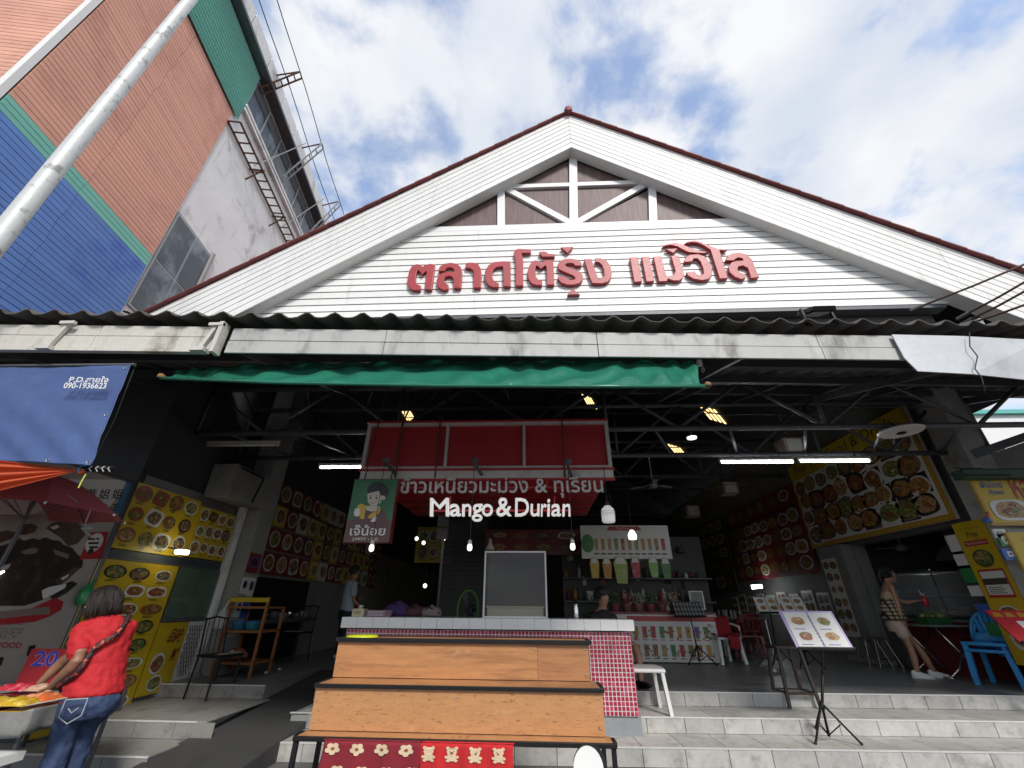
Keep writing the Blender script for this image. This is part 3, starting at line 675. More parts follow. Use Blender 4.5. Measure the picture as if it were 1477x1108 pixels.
def tube_light(a, b, label, lit=True):
    a, b = V(a), V(b); t = thing('tube_light', label, 'tube light', tuple(a), group='fluorescent tubes of the hall')
    mb = MB(); mb.bar(a+V((0, 0, .045)), b+V((0, 0, .045)), .05, .04); mb.build('housing', m_sgmet, t)
    d = (b-a).normalized(); mb = MB(); mb.tube([a+d*.03, b-d*.03], .016, 8); mb.build('tube', m_led if lit else m_whiteplastic, t, smooth=True)
    for p in (a, b-d*.03):
        mb = MB(); mb.tube([p, p+d*.03], .02, 8); mb.build('cap', m_whiteplastic, t)
    mb = MB(); mb.tube([a+d*.2+V((0, 0, .06)), a+d*.2+V((0, 0, .4))], .006, 5); mb.build('hanger', m_steel, t); mb = MB(); mb.tube([b-d*.2+V((0, 0, .06)), b-d*.2+V((0, 0, .4))], .006, 5); mb.build('hanger', m_steel, t)
tube_light(at(1038, 667, Y=6.6), at(1146, 666.5, Y=6.6), 'lit tube light under the truss, first right of the red sign box')
tube_light(at(1151, 665.5, Y=6.6), at(1256, 665, Y=6.6), 'lit tube light before the long yellow-topped food board')
tube_light(at(460, 674.5, Y=6.6), at(528, 674, Y=6.6), 'lit tube light left of the red sign box, close to it')
tube_light(at(280, 643, Y=6.0), at(402, 642, Y=6.0), 'unlit tube light in the dark upper left of the hall opening', False)
# disc lamp on the truss
t = thing('disc_lamp', 'pale flat round plate hanging on the front truss at the right', 'lamp', tuple(at(1299, 622, Y=5.6)))
c = at(1299, 622, Y=5.6); mb = MB(); mb.lathe(c, [(.02, .05), (.2, .03), (.26, 0), (.245, -.02), (.01, -.022)], 24); mb.build('plate', m_whp, t, smooth=False)
mb = MB(); mb.tube([c+V((0, 0, .04)), c+V((0, .08, .16))], .012, 6); mb.build('stem', m_steel, t)
mb = MB(); mb.lathe(c+V((0, 0, -.03)), [(.05, .008), (.06, 0), (.05, -.008)], 12); mb.build('hub', m_black, t)

def roofpt(px, py, side):
    d = at(px, py, Y=CAM.y+1)-CAM
    s = 1 if side > 0 else -1
    zr = ZT-.36
    # z = zr - GS*s*(x-GX)
    tt = (zr-CAM.z+GS*s*(GX-CAM.x))/(d.z+GS*s*d.x)
    return CAM+d*tt
m_sky = flat('skylight_slat', (.6, .5, .3), .5, emit=(1, .74, .32), estr=.9)
for i, (px, py, w_, h_, s) in enumerate(((1030, 595, 36, 20, 1), (980, 648, 26, 14, 1), (917, 717, 15, 8, 1), (747, 577, 22, 16, 1), (853, 577, 20, 16, 1), (592, 597, 24, 18, -1))):
    t = thing('skylight', 'warm glowing roof skylight, %s' % ['nearest and largest, right of centre', 'second along the right slope', 'smallest and deepest, above the drink stall', 'above the middle of the red sign box', 'above the right end of the red sign box', 'above the left end of the red sign box'][i], 'skylight', tuple(roofpt(px, py, s)))
    for k in range(4):
        a0, a1 = k/4, k/4+.13
        sk = lambda a, b: roofpt(px-w_/2+w_*a*.75+b*w_*.45-4, py-h_/2+h_*b+(a*.4)*h_, s)
        c4 = [sk(a0, 0), sk(a1, 0), sk(a1, 1), sk(a0, 1)]
        mb = MB(); mb.face(c4); mb.face([p+V((0, 0, .02)) for p in c4][::-1]); mb.build('slat', m_sky, t)
# downlights and ceiling fans
def fan(c, r, label, n=3):
    c = V(c); t = thing('ceiling_fan', label, 'fan', tuple(c)); mb = MB(); mb.tube([c, c+V((0, 0, .9))], .015, 6); mb.build('rod', m_sgmet, t)
    mb = MB(); mb.lathe(c, [(.02, -.08), (.1, -.06), (.12, 0), (.08, .06), (.02, .08)], 12); mb.build('motor', m_whp, t, smooth=True)
    for k in range(n):
        a = k*2*math.pi/n+.4; d = V((math.cos(a), math.sin(a), 0)); mb = MB(); mb.bar(c+d*.1, c+d*r, .12, .012); mb.build('blade', m_whp, t)
fan(at(942, 700, Y=11), .6, 'white ceiling fan hanging above the drink stall')
fan(at(1300, 790, Y=10.2), .45, 'white ceiling fan in the dark kitchen under the long food board')
for i, (px, py, yy) in enumerate(((998, 632, 9.0), (883, 747.5, 8.6))):
    c = at(px, py, Y=yy); t = thing('downlight', ['small round lit lamp high in the dark roof, right of centre', 'small lit lamp just under the opal pendant'][i], 'lamp', tuple(c))
    mb = MB(); mb.lathe(c, [(.01, -.015), (.10-.05*i, -.012), (.11-.05*i, .02), (.03, .05)], 14); mb.build('lamp_disc', m_bulb, t, smooth=True); mb = MB(); mb.tube([c+V((0, 0, .04)), c+V((0, 0, .5))], .008, 5); mb.build('stem', m_steel, t)
# pale junction boxes up in the dark on the right
for i, (x0, y0, x1, y1, X) in enumerate(((1121, 634, 1157, 657, 5.2), (1039, 694, 1062, 717, 5.2), (988, 731, 1006, 746, 5.2))):
    a = at((x0+x1)/2, (y0+y1)/2, X=X); s = .17*(1 if i < 2 else 1.15)
    t = thing('speaker_box', ['pale box speaker under the roof, nearest of three in line', 'pale box speaker under the roof, middle of three in line', 'pale box speaker under the roof, farthest of three in line'][i], 'speaker', tuple(a))
    mb = MB(); mb.box(a.x-s*1.1, a.x+s*1.1, a.y-s, a.y+s, a.z-s*.9, a.z+s*.9); mb.build('cabinet', mat('pink_box%d' % i, (.36, .28, .25), .7), t, bevel=.01)
    mb = MB(); mb.box(a.x-s*.8, a.x+s*.8, a.y-s-.012, a.y-s, a.z-s*.7, a.z+s*.7); mb.build('grille', m_sgmet, t)
    mb = MB(); mb.tube([(a.x, a.y, a.z+s*.9), (a.x, a.y, a.z+1.3)], .015, 6); mb.build('hanger', m_steel, t)

# ---------------------------------------------------------------- red sign box and its lettering
SY = 5.15
sb = thing('sign_box', 'big hanging red canopy box in white framing above the tiled counter', 'sign box', tuple(at(700, 680, Y=SY)))
a = at(533, 611, Y=SY); xL, zT = a.x, a.z; xR = at(876, 612, Y=SY).x; zB = at(700, 677, Y=SY).z
mb = MB(); mb.box(xL+.03, xR-.03, SY+.02, SY+2.75, zB-.06, zT-.02); mb.build('box_panel', m_sgred, sb)
mb = MB(); mb.box(xL, xR, SY-.03, SY+.03, zT-.05, zT-.012); mb.build('frame_bar', m_sgmet, sb)
mb = MB(); mb.box(xL, xR, SY-.028, SY+.03, zB, zB+.035); mb.build('frame_bar', m_sgmet, sb)
mb = MB(); mb.box(xL-.01, xR+.01, SY-.05, SY+.018, zT-.012, zT+.01); mb.build('top_lip', m_sgred, sb)
for px, wd in ((536.5, .045), (645, .036), (756, .036), (874, .045)):
    x = at(px, 640, Y=SY).x if px not in (536.5, 874) else (xL+.022 if px < 600 else xR-.022)
    mb = MB(); mb.box(x-wd/2, x+wd/2, SY-.033, SY+.018, zB+.036, zT-.052); mb.build('frame_bar', m_sgmet, sb)
mb = MB(); mb.box(xL+.02, xR+.0, SY-.045, SY+.018, zB-.125, zB-.03); mb.build('white_band', m_sgmet, sb)
mb = MB(); mb.box(xL-.01, xR+.02, SY-.06, SY+.018, zB-.029, zB-.003); mb.build('bottom_lip', m_sgred, sb)
mb = MB(); mb.box(xL+.0, xR+.02, SY-.04, SY+.018, zB-.150, zB-.127); mb.build('bottom_lip', m_sgred, sb)
for k in range(5):
    mb = MB(); y = SY+.5*k+.3; mb.box(xL+.05, xR-.05, y, y+.025, zB-.075, zB-.0605); mb.build('batten', m_sgred, sb)
for px in (577, 632, 812):
    p = at(px, 640, Y=SY-.05); mb = MB(); mb.tube([(p.x, SY-.05, zB-.12), (p.x, SY-.05, zT+.0), (p.x, SY+.45, 4.3)], .012, 6); mb.build('hanger', m_rust, sb)
LY = 5.07
lt = thing('sign_lettering', 'row of grey-white Thai letters hanging under the red sign box', 'sign lettering', tuple(at(722, 705, Y=LY)))
o = at(577, 719.5, Y=LY); letters('ข้าวเหนียวมะม่วง & ทุเรียน', o, at(871, 718, Y=LY)-o, at(580.5, 688, Y=LY)-o, m_letw, lt, .04, .008)
mb = MB(); mb.bar(at(577, 704, Y=LY+.03), at(869, 703, Y=LY+.03), .02, .02); mb.build('rail', m_sgred, lt)
for px in (600, 655, 722, 790, 850):
    mb = MB(); mb.bar(at(px, 686, Y=LY+.045), at(px-1, 705, Y=LY+.045), .014, .014); mb.build('rail', m_sgred, lt)
lt = thing('sign_lettering', 'glowing white English letters reading Mango & Durian', 'sign lettering', tuple(at(722, 735, Y=LY)))
x0 = 621
words = [('M', 621, 648), ('a', 649, 665), ('n', 667, 680), ('g', 681, 696), ('o', 695, 711), ('&', 716, 738), ('D', 743, 763), ('u', 765, 778), ('r', 780, 788), ('i', 789, 793), ('a', 795, 809), ('n', 811, 823)]
for ch, a_, b_ in words:
    yb = 745.5 if ch != 'g' else 753; yt = {'M': 719.5, 'D': 719.5, '&': 719, 'i': 721}.get(ch, 728)
    mb = MB(); o = at(a_, yb, Y=LY); text(mb, ch, o, at(b_, yb-.2, Y=LY)-o, at(a_+(4 if False else .5), yt, Y=LY)-o, 0, depth=.045, off=.0 if ch == 'M' else .005); mb.build('letter', m_letl, lt, fix=False)
mb = MB(); mb.bar(at(622, 737, Y=LY+.03), at(823, 736.5, Y=LY+.03), .02, .02); mb.build('rail', m_sgred, lt)
for px in (650, 722, 800):
    mb = MB(); mb.bar(at(px, 716, Y=LY+.045), at(px-1, 738, Y=LY+.045), .014, .014); mb.build('rail', m_sgred, lt)

# emblem sign with the woman and mangoes
JY = 4.9
js = thing('emblem_sign', 'hanging green and maroon sign with a drawn woman holding mangoes', 'sign', tuple(at(530, 740, Y=JY)))
c4 = [at(x, y, Y=JY) for x, y in ((495, 782.5), (560.6, 783.5), (573.5, 692.5), (511.5, 691.5))]
mb = MB(); o = c4[0]; xw = .5*((c4[1]-c4[0]).length+(c4[2]-c4[3]).length); zh = c4[3].z-c4[0].z
x0j = .5*(c4[0].x+c4[3].x)
mb.box(x0j, x0j+xw, JY+.003, JY+.11, c4[0].z, c4[3].z); mb.build('light_box', m_dred, js)
def jp(zx, zy, e=0): return at(490+zx/9.63, 685+zy/9.63, Y=JY-e)
def jpoly(pts, m, e):
    mb = MB(); mb.face([jp(x, y, e) for x, y in pts]); return mb
JM = [flat('emblem_green', (.02, .13, .05), .4, stain=(.035, .19, .08), sscale=3), flat('emblem_maroon', (.115, .045, .045), .4), flat('emblem_skin', (.58, .50, .42), .4), flat('emblem_hair', (.008, .012, .012), .4), flat('emblem_mango', (.62, .40, .03), .4), flat('emblem_white', (.72, .70, .66), .4)]
mb = MB()
mb.face([V((x0j, JY, c4[0].z)), V((x0j+xw, JY, c4[0].z)), V((x0j+xw, JY, c4[0].z+zh*.345)), V((x0j, JY, c4[0].z+zh*.345))], 1)
mb.face([V((x0j, JY, c4[0].z+zh*.345)), V((x0j+xw, JY, c4[0].z+zh*.345)), V((x0j+xw, JY, c4[3].z)), V((x0j, JY, c4[3].z))], 0)
def ell(cx, cy, rx, ry, m, e, n=20): mb.face([jp(cx+rx*math.cos(2*math.pi*k/n), cy+ry*math.sin(2*math.pi*k/n), e) for k in range(n)], m)
mb.face([jp(*p, .001) for p in [(200, 640), (215, 585), (330, 520), (360, 480), (560, 460), (640, 530), (660, 640), (655, 660), (200, 660)]], 1)
ell(530, 230, 150, 135, 3, .002)
mb.face([jp(*p, .003) for p in [(355, 430), (555, 430), (560, 470), (500, 505), (440, 510), (370, 490)]], 2)
mb.face([jp(*p, .004) for p in [(385, 260), (470, 240), (540, 222), (580, 290), (600, 300), (580, 350), (560, 400), (500, 428), (430, 425), (390, 380)]], 2)
ell(610, 318, 25, 32, 2, .0045)
for x in (428, 510): ell(x, 322, 12, 17, 3, .005, 10)
for a_, b_ in ((425, 490), (415, 447), (495, 530)):
    yy = 388 if a_ == 425 else 288
    mb.face([jp(a_, yy, .005), jp(b_, yy, .005), jp(b_, yy+7, .005), jp(a_, yy+7, .005)], 1 if a_ == 425 else 3)
mb.face([jp(*p, .005) for p in [(245, 430), (290, 402), (340, 410), (362, 450), (350, 540), (340, 615), (290, 612), (255, 560), (240, 490)]], 4)
mb.face([jp(*p, .006) for p in [(215, 470), (260, 460), (285, 500), (275, 560), (240, 582), (200, 565), (195, 520)]], 5)
mb.face([jp(*p, .005) for p in [(385, 590), (430, 540), (520, 495), (555, 460), (570, 480), (540, 540), (490, 585), (420, 608)]], 4)
mb.face([jp(*p, .006) for p in [(460, 600), (510, 575), (520, 600), (500, 650), (430, 655), (435, 630)]], 5)
def jtext(s, x0, y0, x1, y1, sh=0, off=0):
    o = jp(x0, y1, .004); text(mb, s, o, jp(x1, y1, .004)-o, jp(x0, y0, .004)-o, 5, off=off, shear=sh)
jtext('เจ๊น้อย', 138, 695, 640, 842, .12, .012)
jtext('J.NOY', 170, 870, 370, 920, .1, .012); jtext('·', 392, 890, 408, 906); jtext('花莉', 430, 872, 535, 922)
mb.build('print', JM, js, fix=False)
mb = MB(); mb.tube([(x0j+.1, JY+.05, c4[3].z), (x0j+.1, JY+.3, 4.3)], .008, 6); mb.build('hanger', m_rust, js); mb = MB(); mb.tube([(x0j+xw-.1, JY+.05, c4[3].z), (x0j+xw-.1, JY+.3, 4.3)], .008, 6); mb.build('hanger', m_rust, js)

# hanging bulbs, opal pendant
BL = [(536, 790, 557, 668, 'small white hanging bulb under the emblem sign'), (677.5, 789, 688, 668, 'small white hanging bulb left of the framed panel'), (826, 788, 817, 670, 'small white hanging bulb right of the framed panel')]
for bx, by, tx, ty, lb in BL:
    c = at(bx, by, Y=4.8); top = at(tx, ty, Y=4.8); top = V((c.x, 4.8, top.z))
    t = thing('hanging_bulb', lb, 'light bulb', tuple(c), group='bare bulbs over the counter')
    mb = MB(); mb.lathe(c, [(.010, -.04), (.024, -.03), (.028, -.004), (.022, .022), (.017, .03)], 12); mb.build('bulb', m_bulb, t, smooth=True)
    mb = MB(); mb.lathe(c, [(.022, .028), (.022, .06), (.008, .075)], 10); mb.build('socket', m_whiteplastic, t, smooth=True)
    mb = MB(); mb.tube([c+V((0, 0, .07)), top, V((top.x+.02, 4.84, top.z+.03))], .0045, 5); mb.build('cord', m_cable, t)
    mb = MB(); mb.bar(V((top.x-.02, 4.78, top.z+.04)), V((top.x+.06, SY-.06, top.z-.06)), .03, .03); mb.bar(V((top.x-.03, 4.80, top.z+.03)), V((top.x+.04, 4.83, top.z+.05)), .04, .05); mb.build('bracket', m_steel, t)
c = at(877, 741, Y=5.0); t = thing('pendant_lamp', 'large opal white plastic lamp hanging at the right end of the sign', 'lamp', tuple(c))
mb = MB(); mb.lathe(c, [(.02, -.10), (.065, -.098), (.075, -.08), (.078, -.01), (.07, .05), (.03, .09)], 16); mb.build('globe', m_opal, t, smooth=True)
for k in range(3):
    mb = MB(); mb.lathe(c+V((0, 0, -.02+.02*k)), [(.0785, -.003), (.081, 0), (.0785, .003)], 16); mb.build('rib', m_whiteplastic, t)
mb = MB(); mb.lathe(c, [(.03, .088), (.026, .13), (.01, .15)], 12); mb.tube([c+V((0, 0, .15)), c+V((0, 0, .55)), V((xR-.05, SY, zB))], .006, 5); mb.build('cord', m_cable, t)
c = at(912, 772, Y=8.2); t = thing('pendant_lamp', 'lit white lamp hanging before the drink stall banner', 'lamp', tuple(c))
mb = MB(); mb.lathe(c, [(.02, -.08), (.07, -.075), (.08, 0), (.05, .06), (.03, .09)], 14); mb.build('globe', m_bulb, t, smooth=True); mb = MB(); mb.tube([c+V((0, 0, .08)), c+V((0, 0, 1.6))], .006, 5); mb.build('cord', m_cable, t)
c = at(707, 786, Y=7.6); t = thing('pendant_lamp', 'unlit cone lamp hanging before the red menu banner', 'lamp', tuple(c))
mb = MB(); mb.lathe(c, [(.075, -.08), (.07, -.06), (.03, .02), (.02, .1)], 14); mb.build('lamp_shade', m_whp, t, smooth=True); mb = MB(); mb.tube([c+V((0, 0, .1)), c+V((0, 0, 1.5))], .005, 5); mb.build('cord', m_cable, t)

# ---------------------------------------------------------------- tiled counter
CX0, CX1, CYF = -2.32, 1.13, 5.85
ct = thing('tiled_counter', 'booth counter with white tiled top and red mosaic front', 'counter', (-.6, CYF, 0))
mb = MB(); mb.box(CX0, CX1, CYF+.012, CYF+.6, .335, 1.14); mb.build('core', m_grout, ct)
mb = MB(); mb.box(CX0+.01, CX1+.03, CYF+.03, CYF+.7, .0, .333); mb.build('plinth', mat('bluish_plinth_tile', (.24, .26, .27), .5, .15, stain=(.16, .17, .18), rnd=.05), ct)
nT = 18; tw = (1.18-(-2.385))/nT
tm = slabmesh('top_tile', tw-.004, .66, .115, m_wtile, .005)
for k in range(nT): link('tile', tm, ct, (-2.385+tw*(k+.5)-(-.6), .28, 1.2125))
mb = MB(); mb.box(-2.37, 1.165, CYF-.03, CYF+.6, 1.158, 1.262); mb.build('top_core', m_grout, ct)
mo = MB(); mp_ = .0448
def tiles_on(o, u, v, n, nu, nv):
    for i in range(nu):
        for j in range(nv):
            p = o+u*(mp_*i+.003)+v*(mp_*j+.003); s = mp_-.0095; e = n*(.006+random.uniform(0, .002))
            m = 1 if random.random() < .18 else 0
            a, b, c_, d_ = p, p+u*s, p+u*s+v*s, p+v*s; k = u*.002+v*.002; k2 = u*.002-v*.002
            i0 = len(mo.v); mo.v += [a, b, c_, d_, a+e+k, b+e-k2, c_+e-k, d_+e+k2]
            mo.f += [[i0+4, i0+5, i0+6, i0+7]]+[[i0+x, i0+(x+1) % 4, i0+4+(x+1) % 4, i0+4+x] for x in range(4)]; mo.m += [m]*5
tiles_on(V((CX0+.004, CYF+.0115, .337)), V((1, 0, 0)), V((0, 0, 1)), V((0, -1, 0)), 77, 18)
tiles_on(V((CX1+.0005, CYF+.014, .337)), V((0, 1, 0)), V((0, 0, 1)), V((1, 0, 0)), 13, 18)
mo.build('mosaic_tile', [m_mos, m_mosp], ct, kind='stuff', fix=False)

# things on the counter
zc = 1.27
cY = CYF+.2
a = at(509, 891, Y=cY); t = thing('tissue_box', 'cream tissue box with a black cross mark at the left end of the counter', 'tissue box', (a.x, cY, zc))
mb = MB(); mb.box(a.x, a.x+.15, cY-.06, cY+.08, zc, zc+.09); mb.build('carton', flat('cream_card', (.60, .52, .33)), t, bevel=.004)
mb = MB()
for s in (-1, 1): mb.obox((a.x+.045, cY-.062, zc+.045-s*.018), V((.06, 0, s*.036)), V((0, 0, .007)), V((0, -.001, 0)))
for s in (.03, .115): mb.obox((a.x+s, cY-.062, zc+.03), V((.004, 0, 0)), V((0, 0, .03)), V((0, -.001, 0)))
mb.build('print', m_blk, t)
mb = MB(); mb.grid(lambda u, v: (a.x+.05+.05*u+.01*math.sin(9*v), cY+.01+.02*math.sin(6*u+3*v), zc+.088+.045*v*(1-.4*abs(u-.5))), 5, 4); mb.build('tissue', m_whp, t, smooth=True, solid=.003)
a = at(527, 891, Y=cY); t = thing('price_card', 'flat mauve card lying beside the tissue box on the counter', 'card', (a.x, cY, zc))
mb = MB(); mb.obox((a.x, cY-.03, zc), V((.33, 0, 0)), V((0, .06, .0)), V((0, .03, .075))); mb.build('card', flat('mauve_card', (.24, .13, .17)), t)
mb = MB()
for k in range(4): mb.obox((a.x+.03, cY-.031+.006*(k+1)*1, zc+.013+.015*k), V((.2+.02*(k % 2), 0, 0)), V((0, .002, .006)), V((0, -.001, 0)))
mb.build('print', m_whp, t)
def lump(mb, c, r, sx, sy, sz, m=0, seed=0, n=14):
    c = V(c)
    rg = []
    for i in range(9):
        th = math.pi*i/8; th = min(max(th, .1), math.pi-.1)
        rg.append([])
        for k in range(n):
            ph = 2*math.pi*k/n; d = V((math.sin(th)*math.cos(ph), math.sin(th)*math.sin(ph), math.cos(th)))
            q = 1+.35*mnoise.noise(d*2.2+V((seed*3.1, seed, 0)))+.12*mnoise.noise(d*6+V((seed, 0, 2)))
            rg[-1].append(c+V((d.x*r*sx*q, d.y*r*sy*q, max(d.z*r*sz*q, -r*sz*.35))))
    return mb.loft(rg, m, True)
for i, (px, s, m, lb) in enumerate(((572, 1.0, flat('purple_cloth', (.045, .02, .10), .8), 'crumpled purple bag on the counter'), (597, .8, flat('dark_check_cloth', (.07, .02, .03), .8), 'crumpled dark red cloth on the counter'), (622, .75, flat('grey_cloth', (.20, .17, .16), .8), 'folded greyish cloth on the counter'))):
    a = at(px, 888, Y=cY+.25); t = thing('cloth_bundle', lb, 'cloth', (a.x, a.y, zc)); mb = MB(); lump(mb, (a.x, cY+.25, zc+.055*s), .13*s, 1.5, .9, .9, 0, i+2); mb.build('bundle', m, t, smooth=True)
    mb = MB(); mb.tube([V((a.x-.1, cY+.2, zc+.06)), V((a.x-.03, cY+.16, zc+.16*s)), V((a.x+.06, cY+.2, zc+.1*s)), V((a.x+.12, cY+.2, zc+.04))], .01, 6); mb.build('strap', m_black, t, smooth=True)
# framed display case
a = at(696, 889, Y=CYF+.12); b = at(790, 889, Y=CYF+.12); tz = at(740, 795, Y=CYF+.12).z; yF = CYF+.12
t = thing('display_case', 'upright white-framed grey acrylic display case standing on the counter', 'display case', ((a.x+b.x)/2, yF, zc))
for (x0, x1, z0, z1) in ((a.x, b.x, tz-.022, tz), (a.x, b.x, zc+.001, zc+.022), (a.x, a.x+.022, zc+.023, tz-.023), (b.x-.022, b.x, zc+.023, tz-.023)):
    mb = MB(); mb.box(x0, x1, yF-.012, yF+.012, z0, z1); mb.build('frame_bar', m_trim, t, bevel=.003)
mb = MB(); mb.box(a.x+.023, b.x-.023, yF-.003, yF+.003, zc+.023, tz-.023); mb.build('front_pane', clear('smoky_acrylic', (.07, .07, .07), .2, .06), t)
for x in (a.x+.008, b.x-.008):
    mb = MB(); mb.box(x-.006, x+.006, yF+.013, yF+.36, zc+.001, tz-.01); mb.build('side_pane', m_glass, t)
mb = MB(); mb.box(a.x+.02, b.x-.02, yF+.33, yF+.36, zc+.001, tz); mb.build('back_panel', flat('grey_board', (.13, .128, .125)), t)
t2 = thing('cream_tray', 'cream plastic tray inside the display case', 'tray', ((a.x+b.x)/2, yF+.15, zc))
mb = MB(); mb.box(a.x+.05, b.x-.05, yF+.05, yF+.28, zc+.005, zc+.115); mb.build('tray', flat('cream_plastic', (.72, .69, .52)), t2, bevel=.008)
mb = MB(); mb.box(a.x+.035, b.x-.035, yF+.035, yF+.3, zc+.116, zc+.135); mb.build('rim', flat('cream_rim', (.66, .63, .48)), t2)
# fan behind the counter, flask
c = at(675, 880, Y=7.0); t = thing('electric_fan', 'green-rimmed electric fan behind the counter, turned sideways', 'fan', (c.x, c.y, .46))
mb = MB()
for k in range(28):
    an = 2*math.pi*k/28; d = V((math.cos(an)*.55, math.cos(an)*.3, math.sin(an))); mb.tube([c+V((.02, -.08, 0)), c+d*.12+V((.02, -.085, 0)), c+d*.26], .003, 4)
mb.build('grille', m_cable, t, kind='stuff')
rg = [c+V((math.cos(2*math.pi*k/28)*.55*.26, math.cos(2*math.pi*k/28)*.3*.26, math.sin(2*math.pi*k/28)*.26)) for k in range(29)]
mb = MB(); mb.tube(rg, .013, 8); mb.build('rim', flat('green_plastic', (.10, .28, .05)), t, smooth=True)
for k in range(3):
    an = 2*math.pi*k/3; d = V((math.cos(an)*.55, math.cos(an)*.3, math.sin(an))); e = V((-math.sin(an)*.55, -math.sin(an)*.3, math.cos(an)))
    mb = MB(); mb.face([c+d*.03-e*.03, c+d*.22-e*.09, c+d*.23+e*.05, c+d*.03+e*.03]); mb.build('blade', flat('grey_blade%d' % k, (.12, .12, .13)), t, solid=.004)
mb = MB(); mb.ball(c+V((.05, .1, 0)), .08); mb.tube([c+V((.05, .1, -.05)), V((c.x+.05, c.y+.1, .5))], .02, 8); mb.lathe((c.x+.05, c.y+.1, .46), [(.18, 0), (.18, .03), (.03, .05)], 14); mb.build('stand', m_black, t, smooth=True)
c = at(831, 888, Y=6.3); t = thing('steel_flask', 'upright stainless flask on the counter beside the seated man', 'flask', (c.x, 6.3, zc)); mb = MB(); mb.lathe((c.x, 6.3, zc), [(.035, 0), (.037, .01), (.037, .16), (.028, .175)], 14); mb.build('body', m_chrome, t, smooth=True); mb = MB(); mb.lathe((c.x, 6.3, zc), [(.028, .176), (.028, .215), (.02, .22)], 14); mb.build('lid', m_black, t, smooth=True)

# ---------------------------------------------------------------- tiered wooden stand
ds = thing('display_stand', 'three-tier stand of tan plywood panels in a black steel frame', 'display stand', (-.35, 3.4, 0))
Ya, Yb, Yc_ = 3.97, 3.70, 3.585
zl = [at(650, 1066, Y=Yc_).z, at(650, 989, Y=Yb).z, at(650, 922, Y=Ya).z]       # tops of the three levels
xl0, xl1 = at(428, 1066, Y=Yc_).x, at(884, 1066, Y=Yc_).x
xm0, xm1 = at(459, 989, Y=Yb).x, at(866, 989, Y=Yb).x
xu0, xu1 = at(489, 923, Y=Ya).x, at(848, 923, Y=Ya).x
fr = .03
def fbar(a, b, w_=fr): mb = MB(); mb.bar(a, b, w_, w_); return mb.build('frame_bar', m_black, ds, bevel=.003)
mb = MB(); mb.box(xu0+.0, xu0+(xu1-xu0)*.80, Ya, Ya+.012, zl[1]+.006, zl[2]-.02); mb.build('riser_panel', m_wood, ds)
mb = MB(); mb.box(xu0+(xu1-xu0)*.80+.003, xu1, Ya+.004, Ya+.014, zl[1]+.006, zl[2]-.02); mb.build('riser_panel', m_woodd, ds)
mb = MB(); mb.box(xm0-.01, xm1+.01, Yb, Yb+.012, zl[0]+.006, zl[1]-.024); mb.build('riser_panel', m_wood2, ds)
mb = MB(); mb.box(xm0, xm1, Yb+.004, Ya+.05, zl[1]-.012, zl[1]+.0); mb.build('tread_panel', m_wood, ds)
mb = MB(); mb.box(xl0, xl1, Yc_+.004, Yb+.05, zl[0]-.012, zl[0]+.0); mb.build('tread_panel', m_wood2, ds)
mb = MB(); mb.box(xu0, xu1, Ya+.02, Ya+.30, zl[2]-.014, zl[2]-.004); mb.build('tread_panel', m_wood, ds)
fbar((xu0-.02, Ya-.012, zl[2]-.012), (xu1+.02, Ya-.012, zl[2]-.012)); fbar((xu0, Ya+.3, zl[2]-.012), (xu1, Ya+.3, zl[2]-.012))
fbar((xm0-.02, Yb-.012, zl[1]-.012), (xm1+.02, Yb-.012, zl[1]-.012), .024)
fbar((xl0-.02, Yc_-.012, zl[0]-.014), (xl1+.02, Yc_-.012, zl[0]-.014), .026)
for x, y0, y1, z in ((xu0-.012, Ya, Ya+.3, zl[2]), (xu1+.012, Ya, Ya+.3, zl[2]), (xm0-.012, Yb, Ya, zl[1]), (xm1+.012, Yb, Ya, zl[1]), (xl0-.012, Yc_, Yb, zl[0]), (xl1+.012, Yc_, Yb, zl[0])):
    fbar((x, y0, z-.012), (x, y1, z-.012))
for x, y, z in ((xl0, Yc_, zl[0]), (xl1, Yc_, zl[0]), (xu0-.02, Ya+.3, zl[2]), (xu1+.02, Ya+.3, zl[2]), (xm0-.02, Ya-.02, zl[1]), (xm1+.02, Ya-.02, zl[1])):
    mb = MB(); mb.bar((x, y, 0), (x, y, z-.03), fr, fr, 0, (0, 1, 0)); mb.build('leg', m_black, ds)
fbar((xl0, Yc_+.02, .18), (xl0, Ya+.28, .18)); fbar((xl1, Yc_+.02, .18), (xl1, Ya+.28, .18)); fbar((xl0, Ya+.28, .18), (xl1, Ya+.28, .18))
for x, z in [(xu0+.03, zl[1]+.05), (xu0+.03, zl[2]-.06), (xu1-.03, zl[1]+.05), (xu1-.03, zl[2]-.06), (xu0+(xu1-xu0)*.79, zl[2]-.06), (xu0+(xu1-xu0)*.79, zl[1]+.05), ((xu0+xu1)/2-.2, zl[1]+.14)]:
    mb = MB(); mb.lathe((x, Ya-.001, z), [(.006, 0), (.005, -.002), (.001, -.003)], 8, 0, (0, 1, 0)); mb.build('screw', m_chrome, ds)
for x, z in [(xm0+.02, zl[0]+.05), (xm0+.02, zl[1]-.06), (xm1-.02, zl[0]+.05), (xm1-.02, zl[1]-.06), ((xm0+xm1)/2, zl[1]-.07)]:
    mb = MB(); mb.lathe((x, Yb-.001, z), [(.006, 0), (.005, -.002), (.001, -.003)], 8, 0, (0, 1, 0)); mb.build('screw', m_chrome, ds)
c = at(522, 920, Y=Ya+.12); t = setp(MB().lathe((c.x, Ya+.13, zl[2]-.004), [(.13, 0), (.135, .006), (.12, .018), (.02, .022)], 24).build('flying_disc', flat('lime_plastic', (.52, .56, .02), .35), smooth=True), 'lime yellow round plastic disc lying on top of the plywood stand', 'disc')
